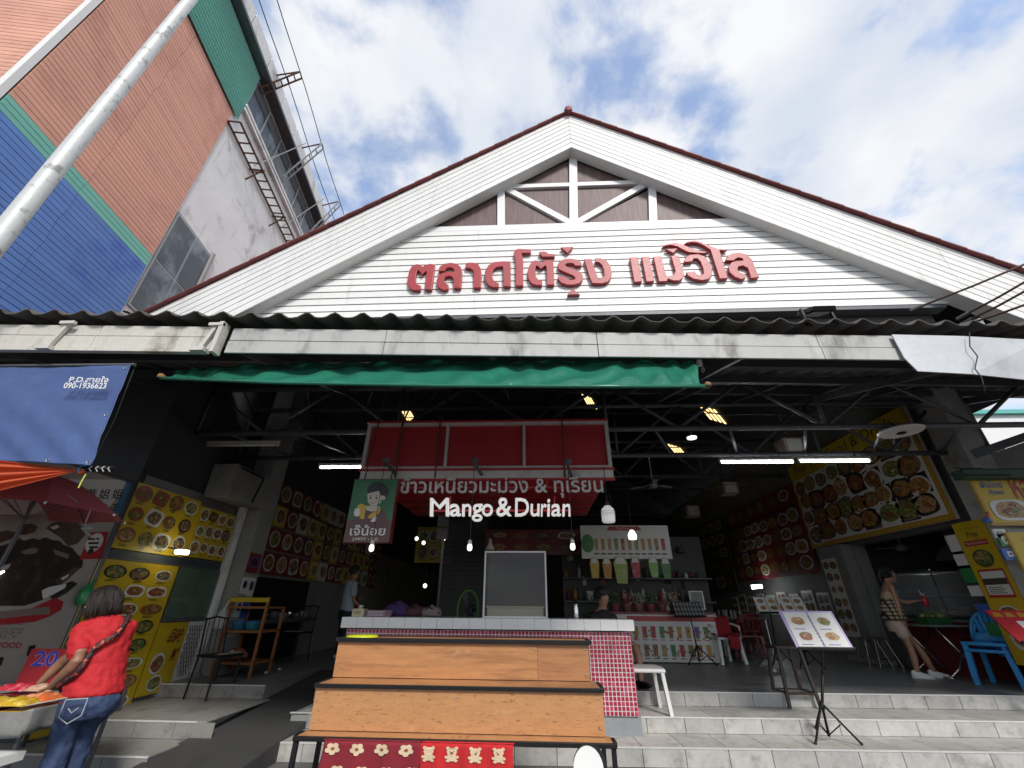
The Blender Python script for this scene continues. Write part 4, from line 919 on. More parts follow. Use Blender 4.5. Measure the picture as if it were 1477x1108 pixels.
# towels hanging in the open front
def towel(px0, px1, base, motif, label, seed):
    a, b = at(px0, 1067, Y=Yc_-.03), at(px1, 1067, Y=Yc_-.03)
    def f(u, v):
        x = a.x+(b.x-a.x)*u; z = zl[0]-.015-.58*v
        return V((x+.01*math.sin(9*v+seed), Yc_-.035-.012*math.sin(u*17+seed+2*v)*min(1, v*3)-.003*math.sin(u*41), z))
    t = thing('towel', label, 'towel', tuple((a+b)/2), group='towels hanging from the plywood stand')
    mb = MB(); mb.grid(f, 40, 24); mb.grid(lambda u, v: V((a.x+(b.x-a.x)*u, Yc_-.035+.06*v, zl[0]-.012+.006*math.sin(v*3.1))), 12, 3); mb.build('cloth', base, t, smooth=True, solid=.004, fix=False)
    pr = MB(); rows = 5; cols = 4
    for r in range(rows):
        for c_ in range(cols):
            u = (c_+.5+(.25 if r % 2 else -.1))/cols; v = (r+.35)/rows
            if 0.04 < u < .96: motif(pr, lambda du, dv, e: f(min(max(u+du, .005), .995), min(max(v+dv, .0), .99))+V((0, -.009-e, 0)))
    return t, pr
mcream = flat('cream_print', (.60, .46, .30), .8); mbrown = flat('brown_print', (.22, .08, .03), .8)
def flower(pr, g):
    for k in range(5):
        an = 2*math.pi*k/5+.3; pr.face([g(.045*math.cos(an)+.032*math.cos(2*math.pi*j/8), .034*math.sin(an)+.024*math.sin(2*math.pi*j/8), .0) for j in range(8)], 0)
    pr.face([g(.02*math.cos(2*math.pi*j/8), .016*math.sin(2*math.pi*j/8), .0008) for j in range(8)], 1)
def bear(pr, g):
    def o(cx, cy, rx, ry, m, e, n=12): pr.face([g(cx+rx*math.cos(2*math.pi*j/n), cy+ry*math.sin(2*math.pi*j/n), e) for j in range(n)], m)
    o(0, .045, .05, .04, 0, 0); o(0, 0, .055, .036, 0, .0006)
    for s in (-1, 1): o(s*.045, -.03, .022, .016, 0, .0003, 8); o(s*.055, .05, .022, .014, 0, .0003, 8); o(s*.04, .08, .022, .014, 0, .0003, 8); o(s*.02, -.004, .006, .005, 1, .0012, 6)
    o(0, .012, .02, .012, 1, .0012, 8)
t, pr = towel(467, 607, mat('crimson_towel', (.20, .012, .022), .9, .12, 10, 120, .08), flower, 'dark crimson towel with cream flowers, left one on the stand', 1); pr.build('print', [mcream, mbrown], t, fix=False, kind='stuff')
t, pr = towel(609, 742, mat('scarlet_towel', (.46, .014, .016), .9, .12, 10, 120, .08), bear, 'bright scarlet towel with small cream bears, right one on the stand', 4); pr.build('print', [mcream, mbrown], t, fix=False, kind='stuff')
# white rounded board in front of the stand
c = at(847, 1080, Y=3.15); wz = c.z+.012
t = thing('rounded_board', 'white round-topped plastic board standing before the stand, cut by the frame', 'board', (c.x, 3.15, 0))
pts = [(-.085, .25-wz), (.085, .25-wz)]+[(.085*math.cos(math.pi*k/14)*1.0, -.10+.10*math.sin(math.pi*k/14)) for k in range(15)]
mb = MB(); mb.prism(pts, (c.x, 3.15, wz), (1, 0, 0), (0, .12, .99), (0, .012, 0)); mb.build('face', m_whiteplastic, t)
pts2 = [(x*1.12, z+.004 if z > -.2 else z) for x, z in pts]; mb = MB(); mb.prism(pts2, (c.x+.012, 3.166, wz+.004), (1, 0, 0), (0, .12, .99), (0, .012, 0)); mb.build('back', m_black, t)
mb = MB(); mb.tube([(c.x, 3.12, .26), (c.x, 3.12, .02)], .02, 8); mb.lathe((c.x, 3.12, 0), [(.16, 0), (.16, .02), (.03, .04)], 16); mb.build('stand', m_black, t)
# ---------------------------------------------------------------- tarpaulins, umbrella
def px_grid(name, top, bot, Yf, mats, parent, nu=48, nv=16, wr=None, th=.004):
    """cloth between two pixel polylines, hung at distance Yf(u, v)"""
    def pl(l, u):
        s = u*(len(l)-1); i = min(int(s), len(l)-2); f = s-i
        return (l[i][0]*(1-f)+l[i+1][0]*f, l[i][1]*(1-f)+l[i+1][1]*f)
    def f(u, v):
        a, b = pl(top, u), pl(bot, u); y = Yf(u, v)
        p = at(a[0]*(1-v)+b[0]*v, a[1]*(1-v)+b[1]*v, Y=y)
        if wr: p = p+V((0, wr(u, v), 0))
        return p
    mb = MB(); mb.grid(f, nu, nv); o = mb.build(name, mats, parent, smooth=True, solid=th, fix=False); return o, f
t = thing('tarpaulin', 'blue tarpaulin sheet hanging under the awning at the upper left, with a white phone number', 'tarpaulin', tuple(at(90, 600, Y=3.05)))
def bw_(u, v):
    return .016*math.sin(u*9+v*5)*v+.008*math.sin((u*1.4-v)*16)*v+.012*abs(mnoise.noise(V((u*9+v*4, v*3-u*2, 1))))+.016*mnoise.noise(V((u*2.5, v*2, 4)))
o, bf = px_grid('sheet', [(-120, 531), (-20, 530), (90, 529), (189, 527)], [(-120, 660), (-20, 663), (60, 668), (129, 671)], lambda u, v: 3.05-.12*v, m_bluetarp, t, 60, 24, bw_)
hm = MB(); hm.grid(lambda u, v: bf(u, .955+.04*v)+V((0, -.006, 0)), 60, 1); hm.build('hem', m_bluetarp, t, smooth=True, fix=False); hm = MB(); hm.grid(lambda u, v: bf(.965+.03*u, v)+V((0, -.006, 0)), 1, 24); hm.build('hem', m_bluetarp, t, smooth=True, fix=False)
for u_, v_e in ((.98, .03), (.98, .5), (.98, .97), (.72, .975)):
    c = bf(u_, v_e)+V((0, -.010, 0)); mb = MB(); mb.lathe(c, [(.006, 0), (.012, -.003), (.014, 0)], 10, 0, (0, 1, 0)); mb.build('eyelet', m_chrome, t)
pr = MB()
for s, zx0, zy0, zx1, zy1 in (('P.D.สายใจ', 350, 150, 1060, 262), ('090-1936623', 262, 265, 1025, 372)):
    f_ = lambda x, y: at(70+x/12.308, 530+y/12.308, Y=2.93)
    o0 = f_(zx0, zy1); text(pr, s, o0, f_(zx1, zy1+8)-o0, f_(zx0+18, zy0)-o0, 0, off=.022, shear=.2)
pr.build('lettering', m_whp, t, fix=False)
mb = MB(); mb.tube([at(-120, 529, Y=3.07), at(195, 526, Y=3.07)], .014, 8); mb.build('rod', m_steel, t)
mb = MB(); a = at(196, 526, Y=3.1); mb.tube([a, at(165, 605, Y=3.1), at(131, 672, Y=3.0)], .005, 5); mb.build('cord', m_cable, t)
t = thing('tarpaulin', 'long green vinyl tarpaulin hung under the awning edge, brown knots at both ends', 'tarpaulin', tuple(at(640, 545, Y=3.6)))
def gw(u, v): return .024*math.sin((u*2.6-v*.16)*34+7*mnoise.noise(V((u*5, 0, 0))))*(1-v*.6)+.018*math.sin((u*1.1+v*.12)*70+6*mnoise.noise(V((u*4, v, 3))))*(1-abs(v-.5))+.010*mnoise.noise(V((u*9, v*3, 2)))
px_grid('sheet', [(268, 532), (380, 525), (660, 520), (880, 520), (1001, 520)], [(236, 545.5), (380, 550.5), (640, 556), (860, 557), (1012, 557.5)], lambda u, v: 3.50-.40*v, m_greentarp, t, 280, 14, gw)
mb = MB(); mb.tube([at(x, y, Y=3.10) for x, y in ((233, 545.5), (400, 552), (640, 556.5), (860, 557.5), (1022, 557))], .016, 8); mb.build('pole', m_greentarp, t, smooth=True)
for px, py, sd_ in ((232, 544, 3), (1021, 556, 5)):
    mb = MB(); lump(mb, at(px, py, Y=3.10), .03, 1, 1, 1.1, 0, sd_, 10); mb.build('knot', flat('brown_rope%d' % sd_, (.22, .12, .05), .9), t, smooth=True)
c = at(1009, 524, Y=3.7); mb = MB(); mb.box(c.x-.02, c.x+.02, c.y-.02, c.y+.02, c.z-.03, c.z+.03); mb.build('clamp', m_sgmet, t)
mb = MB(); mb.tube([c+V((.02, 0, -.03)), c+V((.03, 0, -.08)), c+V((.015, 0, -.11)), c+V((0, 0, -.08)), c+V((.02, 0, -.06))], .005, 5); mb.build('hook', m_sgmet, t)
t = thing('tarpaulin', 'gathered orange tarpaulin corner tied to a dark rod, at the left edge', 'tarpaulin', tuple(at(110, 678, Y=3.0)))
tip = at(117, 678, Y=3.0)
def of(u, v):
    a = at(-110, 652+v*82, Y=2.85); p = tip+(a-tip)*u
    return p+V((0, .05*u*math.sin(v*22), .006*u*math.sin(v*30)))
mb = MB(); mb.grid(of, 14, 40); mb.build('sheet', m_orangetarp, t, smooth=True, solid=.003, fix=False)
mb = MB(); lump(mb, tip+V((.01, 0, -.02)), .03, .7, .7, 1.2, 0, 2, 10); mb.build('knot', m_orangetarp, t, smooth=True)
mb = MB(); mb.tube([at(117, 677, Y=3.0), at(166, 676, Y=3.12)], .022, 10); mb.build('rod', m_black, t, smooth=True)
for k in range(4):
    p = at(132+9*k, 676.6, Y=3.02+.025*k); mb = MB(); mb.tube([p+V((-.006, 0, .021)), p+V((0, -.021, 0)), p+V((.006, 0, -.021))], .004, 5); mb.build('tape', m_whp, t)
rg = [at(119, 677, Y=3.0)+V((.0, .027*math.sin(a/6*math.pi), .03*math.cos(a/6*math.pi))) for a in range(13)]
mb = MB(); mb.tube(rg, .008, 6); mb.build('cord', flat('blue_cord', (.05, .22, .40)), t)
mb = MB(); mb.tube([at(124, 684, Y=2.98), at(119, 692, Y=2.98), at(113, 704, Y=2.98)], .005, 5); mb.build('cord', flat('lime_cord', (.50, .52, .05)), t)
# umbrella
uc = at(42, 737, Y=3.75); uR = .70
t = thing('market_umbrella', 'maroon cloth umbrella over the stall below the orange tarpaulin', 'umbrella', (uc.x, uc.y, 0))
nR = 8; top = uc+V((0, 0, .34))
def rp(k, r): an = 2*math.pi*k/nR+.2; return uc+V((uR*r*math.cos(an), uR*r*math.sin(an), .34*(1-r**1.7)))
mb = MB()
for k in range(nR):
    def pf(u, v, k=k):
        a, b = rp(k, u), rp(k+1, u); p = a+(b-a)*v; return p+V((0, 0, -.03*u*math.sin(v*math.pi)*0+.0))+(uc-p)*.10*u*math.sin(v*math.pi)*.6
    mb.grid(pf, 8, 6)
mb.build('canopy', m_umb, t, solid=.002, fix=False)
for k in range(nR):
    mb = MB(); mb.tube([rp(k, r)-V((0, 0, .012)) for r in (.02, .3, .6, .85, 1.02)], .005, 5); mb.build('rib', m_steel, t)
    mb = MB(); mb.tube([rp(k, .55)-V((0, 0, .014)), uc+V((0, 0, -.08))], .004, 5); mb.build('stay', m_steel, t)
    mb = MB(); mb.ball(rp(k, 1.02), .012, 8); mb.build('tip', m_whp, t, smooth=True)
mb = MB(); mb.tube([(uc.x, uc.y, .0), top+V((0, 0, .05))], .014, 8); mb.build('pole', m_steel, t)
t = thing('hand_clamp', 'white wire clips holding the umbrella rim to a post beside the banner', 'clamp', tuple(at(122, 762, Y=3.6)))
mb = MB(); mb.tube([at(131, 735, Y=3.55), at(124, 752, Y=3.55), at(119, 764, Y=3.6), at(140, 779, Y=3.7)], .004, 6); mb.tube([at(97, 713, Y=3.4), at(112, 724, Y=3.4)], .004, 6); mb.tube([at(118, 762, Y=3.6), at(134, 762, Y=3.62)], .010, 6); mb.build('clip', m_alu, t)

# ---------------------------------------------------------------- banner, stall and goods at the left
BX = -5.02
m_ban = mat('grey_banner', (.36, .33, .30), .6, .08, 1.5, 40, .01, stain=(.27, .245, .22), sscale=1.5)
t = thing('banner', 'big greyish seafood banner with a dark crab and Chinese lettering beside the stall', 'banner', (BX, 3.8, 0))
mb = MB(); mb.obox((BX, 4.96, .72), (0, -3.2, 0), (-.02, 0, 0), (0, 0, 2.0)); mb.build('sheet', m_ban, t)
pr = MB(); BM = [flat('crab_dark', (.018, .013, .011), .45, stain=(.06, .045, .035), sscale=9), flat('crab_brown', (.085, .05, .04), .5, stain=(.02, .014, .012), sscale=7), m_redp, m_whp, m_blk, flat('banner_mid', (.20, .15, .13), .6), flat('banner_blue', (.05, .16, .30), .5)]
bpz = lambda x, y, e=.002: at(x, y, X=BX+e)
def bp(pts, m, e=.002): pr.face([bpz(x, y, e) for x, y in pts], m)
bp([(-60, 790), (0, 788), (22, 781), (28, 776), (34, 780), (48, 776), (56, 779), (66, 775), (76, 779), (86, 780), (92, 786), (104, 790), (112, 800), (120, 806), (119, 818), (104, 828), (92, 840), (78, 856), (60, 866), (35, 874), (0, 874), (-60, 878)], 0)
bp([(66, 762), (76, 754), (92, 751), (110, 753), (120, 760), (123, 772), (112, 784), (98, 788), (88, 776), (76, 768)], 1, .003)
bp([(72, 761), (82, 757), (86, 760), (78, 764)], 3, .004)
bp([(24, 764), (32, 756), (46, 755), (55, 760), (50, 768), (36, 772), (26, 771)], 1, .003)
bp([(-40, 776), (10, 765), (24, 768), (20, 776), (-20, 790)], 1, .0035)
bp([(80, 838), (94, 826), (110, 817), (113, 822), (98, 836), (84, 846)], 1, .004); bp([(88, 834), (100, 828), (98, 832), (90, 837)], 3, .005)
bp([(70, 858), (84, 846), (104, 838), (112, 842), (96, 856), (76, 866)], 0, .004); bp([(60, 852), (70, 847), (96, 842), (94, 848), (76, 858), (62, 864)], 3, .0045)
bp([(30, 796), (46, 790), (56, 792), (52, 798), (36, 800)], 5, .005)
bp([(76, 792), (100, 800), (98, 806), (80, 800)], 5, .005)
bp([(-60, 902), (0, 888), (40, 880), (62, 870), (80, 862), (92, 868), (88, 880), (70, 890), (50, 897), (0, 902), (-60, 915)], 2, .0055)
bp([(-60, 895), (0, 882), (30, 879), (72, 875), (72, 886), (40, 888), (0, 893), (-60, 905)], 5, .0065)
bp([(131, 768), (157, 767), (146, 806), (114, 807)], 2, .004); 
def bell(cx, cy, rx, ry, m, e): pr.face([bpz(cx+rx*math.cos(2*math.pi*k/16)-.4*ry*math.sin(2*math.pi*k/16), cy+ry*math.sin(2*math.pi*k/16), e) for k in range(16)], m)
bell(136, 783, 12, 14, 3, .005); bell(131, 795, 4, 4, 4, .006)
for k in range(3): bp([(127+k, 776+6*k), (144-k, 776+6*k), (143-k, 779+6*k), (126+k, 779+6*k)], 4, .006)
bp([(-60, 690), (186, 692), (184, 697), (150, 742), (-60, 742)], 3, .003)
bp([(183, 693), (194, 694), (172, 741), (162, 741)], 6, .0045)
def btext(s, x0, y0, x1, y1, m, e=.006, sh=0, off=0, lean=0):
    o = bpz(x0, y1, e); text(pr, s, o, bpz(x1, y1+.0, e)-o, bpz(x0+lean, y0, e)-o, m, off=off, shear=sh)
for ch, x in (('黃', 122), ('姐', 141), ('姐', 160)): btext(ch, x, 705, x+15, 720, 4, lean=5, off=.012)
for ch, x in (('妙', 141), ('正', 157)): btext(ch, x, 727, x+12, 736, 4, lean=4, off=.012)
bell(107, 708, 8, 5, 2, .006)
btext('SEAFOOD', -26, 926, 30, 935, 2, off=.015, lean=3)
for k in range(4): btext(['ปูม้า กุ้งเผา', 'ปลาหมึก หอย', 'FRESH', 'DAILY'][k], -30, 898+6*k, 38-4*k, 903+6*k, 5, .0065)
bp([(42, 932), (52, 930), (48, 946), (38, 946)], 4, .004); bp([(-6, 948), (6, 948), (2, 960), (-10, 960)], 4, .004)
pr.build('print', BM, t, fix=False)
mb = MB(); mb.tube([(BX+.03, 4.99, 0), (BX+.03, 4.99, 2.8)], .022, 8); mb.build('post', m_steel, t, smooth=True)
mb = MB(); mb.tube([(BX+.01, 4.96, 2.74), (BX+.01, 1.7, 2.74)], .018, 8); mb.build('rail', m_steel, t, smooth=True)
# lit tube before the banner
a, b = at(-22, 836, Y=3.9), at(19, 817, Y=4.2)
tube_light(a, b, 'lit tube light before the crab banner at the left edge')
c = at(262, 797, X=-4.75); t = thing('spot_lamp', 'small lit lamp on the lower rim of the upper yellow food board', 'lamp', tuple(c)); mb = MB(); mb.tube([c+V((0, -.09, 0)), c+V((0, .10, .01))], .03, 10); mb.build('bulb', flat('warm_lit', (.9, .85, .7), .3, emit=(1, .93, .62), estr=7), t, smooth=True); mb = MB(); mb.bar(c+V((-.01, -.12, .035)), c+V((-.2, .0, .06)), .03, .02); mb.build('bracket', m_steel, t)
# stall table, goods, crate, price card
t = thing('stall_table', 'stall table covered in grey plastic cloth at the lower left', 'table', (-4.45, 3.9, 0))
mb = MB(); mb.box(-5.0, -3.83, 3.78, 4.6, .69, .735); mb.build('tabletop', mat('grey_plastic_cloth', (.22, .22, .215), .4, .25, 9, 60, .06), t, bevel=.012)
mb = MB(); mb.grid(lambda u, v: (-5.0+1.18*u, 3.765-.012*math.sin(u*30)*v, .70-.19*v), 40, 6); mb.grid(lambda u, v: (-3.818+.012*math.sin(u*26)*v, 3.765+.84*u, .70-.17*v), 30, 5); mb.build('cloth_skirt', D.materials['grey_plastic_cloth'], t, smooth=True, solid=.003, fix=False)
for x in (-4.95, -3.88):
    for y in (3.83, 4.55):
        mb = MB(); mb.tube([(x, y, 0), (x, y, .69)], .018, 8); mb.build('leg', m_steel, t)
PK = [(3, 1012, 34, 24, (.50, .30, .02), 'yellow snack bag on the stall table, nearest the edge'), (40, 1006, 30, 22, (.55, .12, .03), 'orange snack bag on the stall table beside the yellow one'), (4, 992, 40, 18, (.42, .02, .04), 'red snack bag lying behind the yellow one on the stall table'), (48, 994, 24, 16, (.50, .30, .20), 'clear bag of pinkish snacks under the hands of the woman in red'), (-28, 1012, 28, 24, (.48, .30, .02), 'second yellow snack bag on the stall table, cut by the frame')]
for i, (px, py, w_, h_, col, lb) in enumerate(PK):
    c = at(px+w_/2, py+h_/2, Z=.75); m = flat('snack_bag_%d' % i, col, .3, stain=tuple(min(.7, x*1.5+.12) for x in col), sscale=18, sth=(.48, .62))
    t = thing('snack_bag', lb, 'snack bag', tuple(c), group='snack bags on the stall table')
    sx, sy = .115, .085
    def pf(u, v, s): 
        x, y = (u-.5)*2, (v-.5)*2; return c+V((x*sx+.02*y*((i % 3)-1), y*sy, .004+s*.035*(1-x**4)*(1-y**4)*(1+.25*math.sin(7*x+i)*math.cos(5*y))+(.03 if s > 0 else 0)))
    mb = MB(); mb.grid(lambda u, v: pf(u, v, 1), 14, 12); mb.grid(lambda u, v: pf(u, v, 0), 4, 4); mb.build('bag', m, t, smooth=True)
    mb = MB()
    for sgn in (-1, 1): mb.obox(c+V((sgn*sx-.012, -sy*.9, .03)), (.024, 0, 0), (0, sy*1.8, 0), (0, 0, .004))
    mb.build('seal', m_whp, t)
t = thing('price_sign', 'red card with a blue outlined number 20 leaning over the stall', 'price sign', tuple(at(62, 985, Y=4.35)))
f20 = lambda x, y, e=0: at(x, y, Y=4.38-e)
mb = MB(); c4 = [f20(22, 986), f20(76, 986), f20(97, 936), f20(46, 936)]; mb.face(c4); mb.face([p+V((0, .012, 0)) for p in c4][::-1]); mb.build('card', m_redp, t)
pr = MB()
for off, m, e in ((.035, 0, .003), (.008, 1, .006)):
    o0 = f20(44-off*20, 961+off*15, e); text(pr, '20', o0, f20(80+off*20, 961+off*15, e)-o0, f20(50-off*10, 939-off*15, e)-o0, m, off=off, shear=.15)
pr.build('print', [flat('lilac_print', (.40, .30, .60)), flat('royal_print', (.03, .04, .38))], t, fix=False)
mb = MB(); mb.tube([f20(49, 986)+V((0, .02, 0)), V((f20(49, 986).x, 4.42, .74))], .006, 5); mb.build('stem', m_steel, t)
t = thing('plastic_crate', 'white slatted plastic crate below the stall table, in the lower left corner', 'crate', (-4.2, 3.3, .0))
x0, x1, y0, y1, z1c = -4.55, -3.60, 3.22, 3.62, .43
for k in range(4):
    z = .05+.085*k
    mb = MB(); mb.box(x0, x1, y0, y0+.015, z, z+.05); mb.box(x0, x1, y1-.015, y1, z, z+.05); mb.box(x1-.015, x1, y0+.016, y1-.016, z, z+.05); mb.box(x0, x0+.015, y0+.016, y1-.016, z, z+.05); mb.build('slat', m_whiteplastic, t)
mb = MB(); mb.box(x0-.012, x1+.012, y0-.012, y0+.02, z1c, z1c+.05); mb.box(x0-.012, x1+.012, y1-.02, y1+.012, z1c, z1c+.05); mb.box(x1-.02, x1+.012, y0+.021, y1-.021, z1c, z1c+.05); mb.box(x0-.012, x0+.02, y0+.021, y1-.021, z1c, z1c+.05); mb.build('rim', m_whiteplastic, t)
for k in range(7):
    x = x0+.05+(x1-x0-.1)*k/6; mb = MB(); mb.box(x-.012, x+.012, y0-.004, y0+.018, .0, z1c); mb.build('stile', m_whiteplastic, t)
mb = MB(); mb.box(x0+.02, x1-.02, y0+.02, y1-.02, 0, .02); mb.build('base', m_whiteplastic, t)
c = at(121, 865, Y=4.9); t = thing('plastic_bag', 'green plastic bag hung on the banner post beside the head of the woman in red', 'bag', tuple(c)); mb = MB(); lump(mb, c, .10, .7, .6, 1.5, 0, 6, 12); mb.build('bag', flat('green_bag', (.02, .22, .07), .35), t, smooth=True); mb = MB(); mb.tube([c+V((0, 0, .12)), c+V((-.02, .05, .22))], .01, 6); mb.build('loop', D.materials['green_bag'], t)

# ---------------------------------------------------------------- left wall boards and things
def wall_board(name, label, X, p_bl, p_br, z0, z1, *a, **k):
    """board on a wall facing +X (left wall): Y from pixels"""
    y0 = at(*p_bl, X=X).y; y1 = at(*p_br, X=X).y
    return menu_board(name, label, (X, y0, z0), (0, y1-y0, 0), (0, 0, z1-z0), *a, **k)
LX = -5.0
m_col = mat('dimmed_column', (.25, .25, .235), .85, .2, 1, 25, .05, stain=(.13, .125, .12), sscale=1.4, sth=(.48, .75))  # whitish left column and box, darkened in colour to read as dim
m_col2 = mat('pale_column', (.42, .42, .40), .85, .2, 1, 25, .05, stain=(.22, .215, .2), sscale=1.4, sth=(.5, .75))
menu_board('menu_board', 'upright yellow food board behind the woman in red shirt', (LX, 4.99, .20), (0, 1.17, 0), (0, 0, 1.66), 8, 3, m_yel, margin=.03, fill=.43, top=.0)
menu_board('menu_board', 'yellow food board mounted high above the upright yellow one, left half', (LX, 5.0, 1.98), (0, 1.16, 0), (0, 0, .78), 3, 4, m_yel, margin=.02, fill=.46)
menu_board('menu_board', 'smaller yellow food board mounted high, right of the other high yellow board', (LX+.02, 6.17, 2.0), (0, .82, 0), (0, 0, .70), 3, 4, m_yel, margin=.02, fill=.44)
t = thing('partition', 'dark blue-grey strip between the two yellow food boards on the left', 'panel', (LX, 5.5, 1.87)); mb = MB(); mb.box(LX-.04, LX-.005, 5.0, 7.0, 1.87, 1.97); mb.build('strip', flat('slate', (.035, .045, .06)), t); mb = MB(); mb.box(LX-.005, LX+.01, 5.0, 7.0, 1.865, 1.88); mb.build('rim', m_steel, t)
t = thing('glass_partition', 'greenish glass screen between yellow food board and white post', 'glass screen', (LX, 6.6, 1.2))
mb = MB(); mb.box(LX-.005, LX+.005, 6.2, 7.04, 1.22, 1.86); mb.build('pane', clear('greenish_glass', (.10, .16, .12), .75, .1), t); mb = MB(); mb.box(LX-.02, LX+.02, 6.2, 7.04, 1.18, 1.215); mb.build('rail', m_steel, t)
mb = MB(); mb.box(LX-.006, LX+.006, 6.58, 6.60, 1.22, 1.86); mb.build('mullion', m_steel, t)
t = thing('post', 'thin whitish post right of the greenish glass screen', 'post', (LX, 7.1, .46)); mb = MB(); mb.box(LX-.04, LX+.06, 7.06, 7.16, .46, 2.9); mb.build('shaft', m_lconc, t, bevel=.005); mb = MB(); mb.box(LX-.05, LX+.08, 7.04, 7.18, .46, .52); mb.build('base', m_conc, t)
t = thing('menu_board', 'yellow board with Chinese lettering behind the black chair', 'menu board', (LX, 6.5, .36))
mb = MB(); mb.box(LX-.03, LX, 6.2, 6.72, .36, 1.17); mb.build('board', m_yel, t); pr = MB()
for s, y, z, hh in (('品', 6.40, .93, .16), ('味', 6.53, .92, .18), ('鮮', 6.55, .70, .16)):
    text(pr, s, (LX+.004, y, z), (0, .13, 0), (0, .02, hh), 0, off=.02)
plate(pr, V((LX+.003, 6.36, .70)), V((0, .12, 0)), V((0, 0, .12)), V((1, 0, 0)), 1, (2, 3, 4)); plate(pr, V((LX+.003, 6.42, .48)), V((0, .12, 0)), V((0, 0, .09)), V((1, 0, 0)), 1, (3, 4))
pr.build('print', [m_dred, m_plate]+FOOD, t, fix=False)
t = thing('lattice_board', 'white board with black lattice lines behind the chair back', 'board', (LX, 6.9, .4)); mb = MB(); mb.box(LX-.03, LX, 6.73, 7.03, .46, 1.17); mb.build('board', m_whp, t)
mb = MB()
for k in range(-3, 6):
    for s in (-1, 1):
        y_, z_ = 6.74+.055*k+.0, .5
        pts = []
        for q_ in range(12):
            yy = 6.75+.27*q_/11; zz = .5+.62*(((q_/11)*(1)+k*.18) if s > 0 else (1-q_/11+k*.18))
            if .5 < zz < 1.13: pts.append((LX+.003, yy, zz))
        if len(pts) > 1: mb.bar(pts[0], pts[-1], .006, .004, 0, (1, 0, 0))
mb.build('lattice', m_blk, t)
# column and box at the left
t = thing('column', 'whitish column rising into the dark roof at the left', 'column', (-4.98, 7.0, .46)); mb = MB(); mb.box(-5.09, -4.72, 7.2, 7.62, .46, 5.6); mb.build('shaft', m_col, t, bevel=.01); mb = MB(); mb.box(-5.09, -4.66, 7.17, 7.68, 4.3, 4.6); mb.build('head', m_col, t, bevel=.01)
t = thing('roller_box', 'whitish boxed-in shutter housing above the small yellow food board', 'box', (-4.85, 6.6, 2.8)); mb = MB(); mb.box(-5.09, -4.70, 6.25, 7.19, 2.86, 3.38); mb.build('housing', m_col, t, bevel=.008)
mb = MB(); mb.bar((-4.69, 6.35, 3.34), (-4.69, 6.98, 3.34), .02, .02); mb.bar((-4.69, 6.98, 3.33), (-4.69, 6.85, 2.9), .02, .02); mb.build('bracket', m_black, t)
# photo panels along the left wall
t = thing('photo_wall', 'wall of small printed food photographs running into the dark on the left', 'food photos', (-5.0, 9, 1.9))
mats_ph = [m_whp, m_plate]+FOOD+[m_dred, m_yel]
for r in range(4):
    for c_ in range(15):
        y0 = 7.72+.46*c_; z0 = 1.9+.43*r
        if r == 3 and c_ > 9: continue
        mb = MB(); mb.box(-5.09, -5.06, y0, y0+.42, z0, z0+.39)
        n = V((1, 0, 0)); ce = V((-5.059, y0+.21, z0+.2))
        mb.m = [random.choice((0, 8, 8, 8, 9)) if (c_ % 5) else 9]*6
        plate(mb, ce, V((0, .18, 0)), V((0, 0, .155)), n, 1)
        mb.build('photo_panel', mats_ph, t, fix=False)
t = thing('poster_cluster', 'cluster of small white and blue notices on the left column foot', 'notices', (-4.7, 7.4, 1.2))
for (y, z, w_, h_, m) in ((7.22, 1.55, .16, .24, m_whp), (7.40, 1.52, .17, .27, m_whp), (7.23, 1.22, .15, .26, m_whp), (7.40, 1.2, .17, .25, m_blup), (7.24, .95, .30, .2, m_whp), (7.23, 1.86, .32, .3, m_dred)):
    mb = MB(); mb.box(-4.716, -4.706, y, y+w_, z, z+h_); mb.build('notice', m, t)
    pr = MB(); plate(pr, V((-4.705, y+w_/2, z+h_*.55)), V((0, w_*.32, 0)), V((0, 0, h_*.25)), V((1, 0, 0)), 0, (1, 2)); pr.build('print', [m_blup, m_blk, m_dred], t, fix=False)
t = thing('kitchen_opening', 'dark kitchen recess under the food photographs on the left', 'recess', (-5, 9.5, .46))
mb = MB(); mb.box(-5.09, -5.07, 7.75, 10.2, .46, 1.85); mb.build('backing', m_black, t); mb = MB(); mb.box(-5.06, -4.7, 8.2, 10.1, 1.1, 1.16); mb.build('counter', m_steel, t)
for k in range(6):
    mb = MB(); r_ = .06+.02*(k % 3); mb.lathe((-4.88, 8.4+.28*k, 1.16), [(r_, 0), (r_*1.05, .08+.03*(k % 2)), (r_*.9, .1+.03*(k % 2))], 10); mb.build('pot', [m_chrome, m_steel, m_alu][k % 3], t, smooth=True)
# light slits high on the left wall (open louvre)
t = thing('louvre', 'open slatted louvre letting daylight in high on the left wall', 'louvre', (-5.2, 8.4, 4.15))
for k in range(9):
    z = 4.17+.14*k; mb = MB(); mb.obox((-5.33, 7.9, z), (0, 1.0, 0), (.16, 0, .05), (0, 0, .075)); mb.build('slat', m_steel, t)
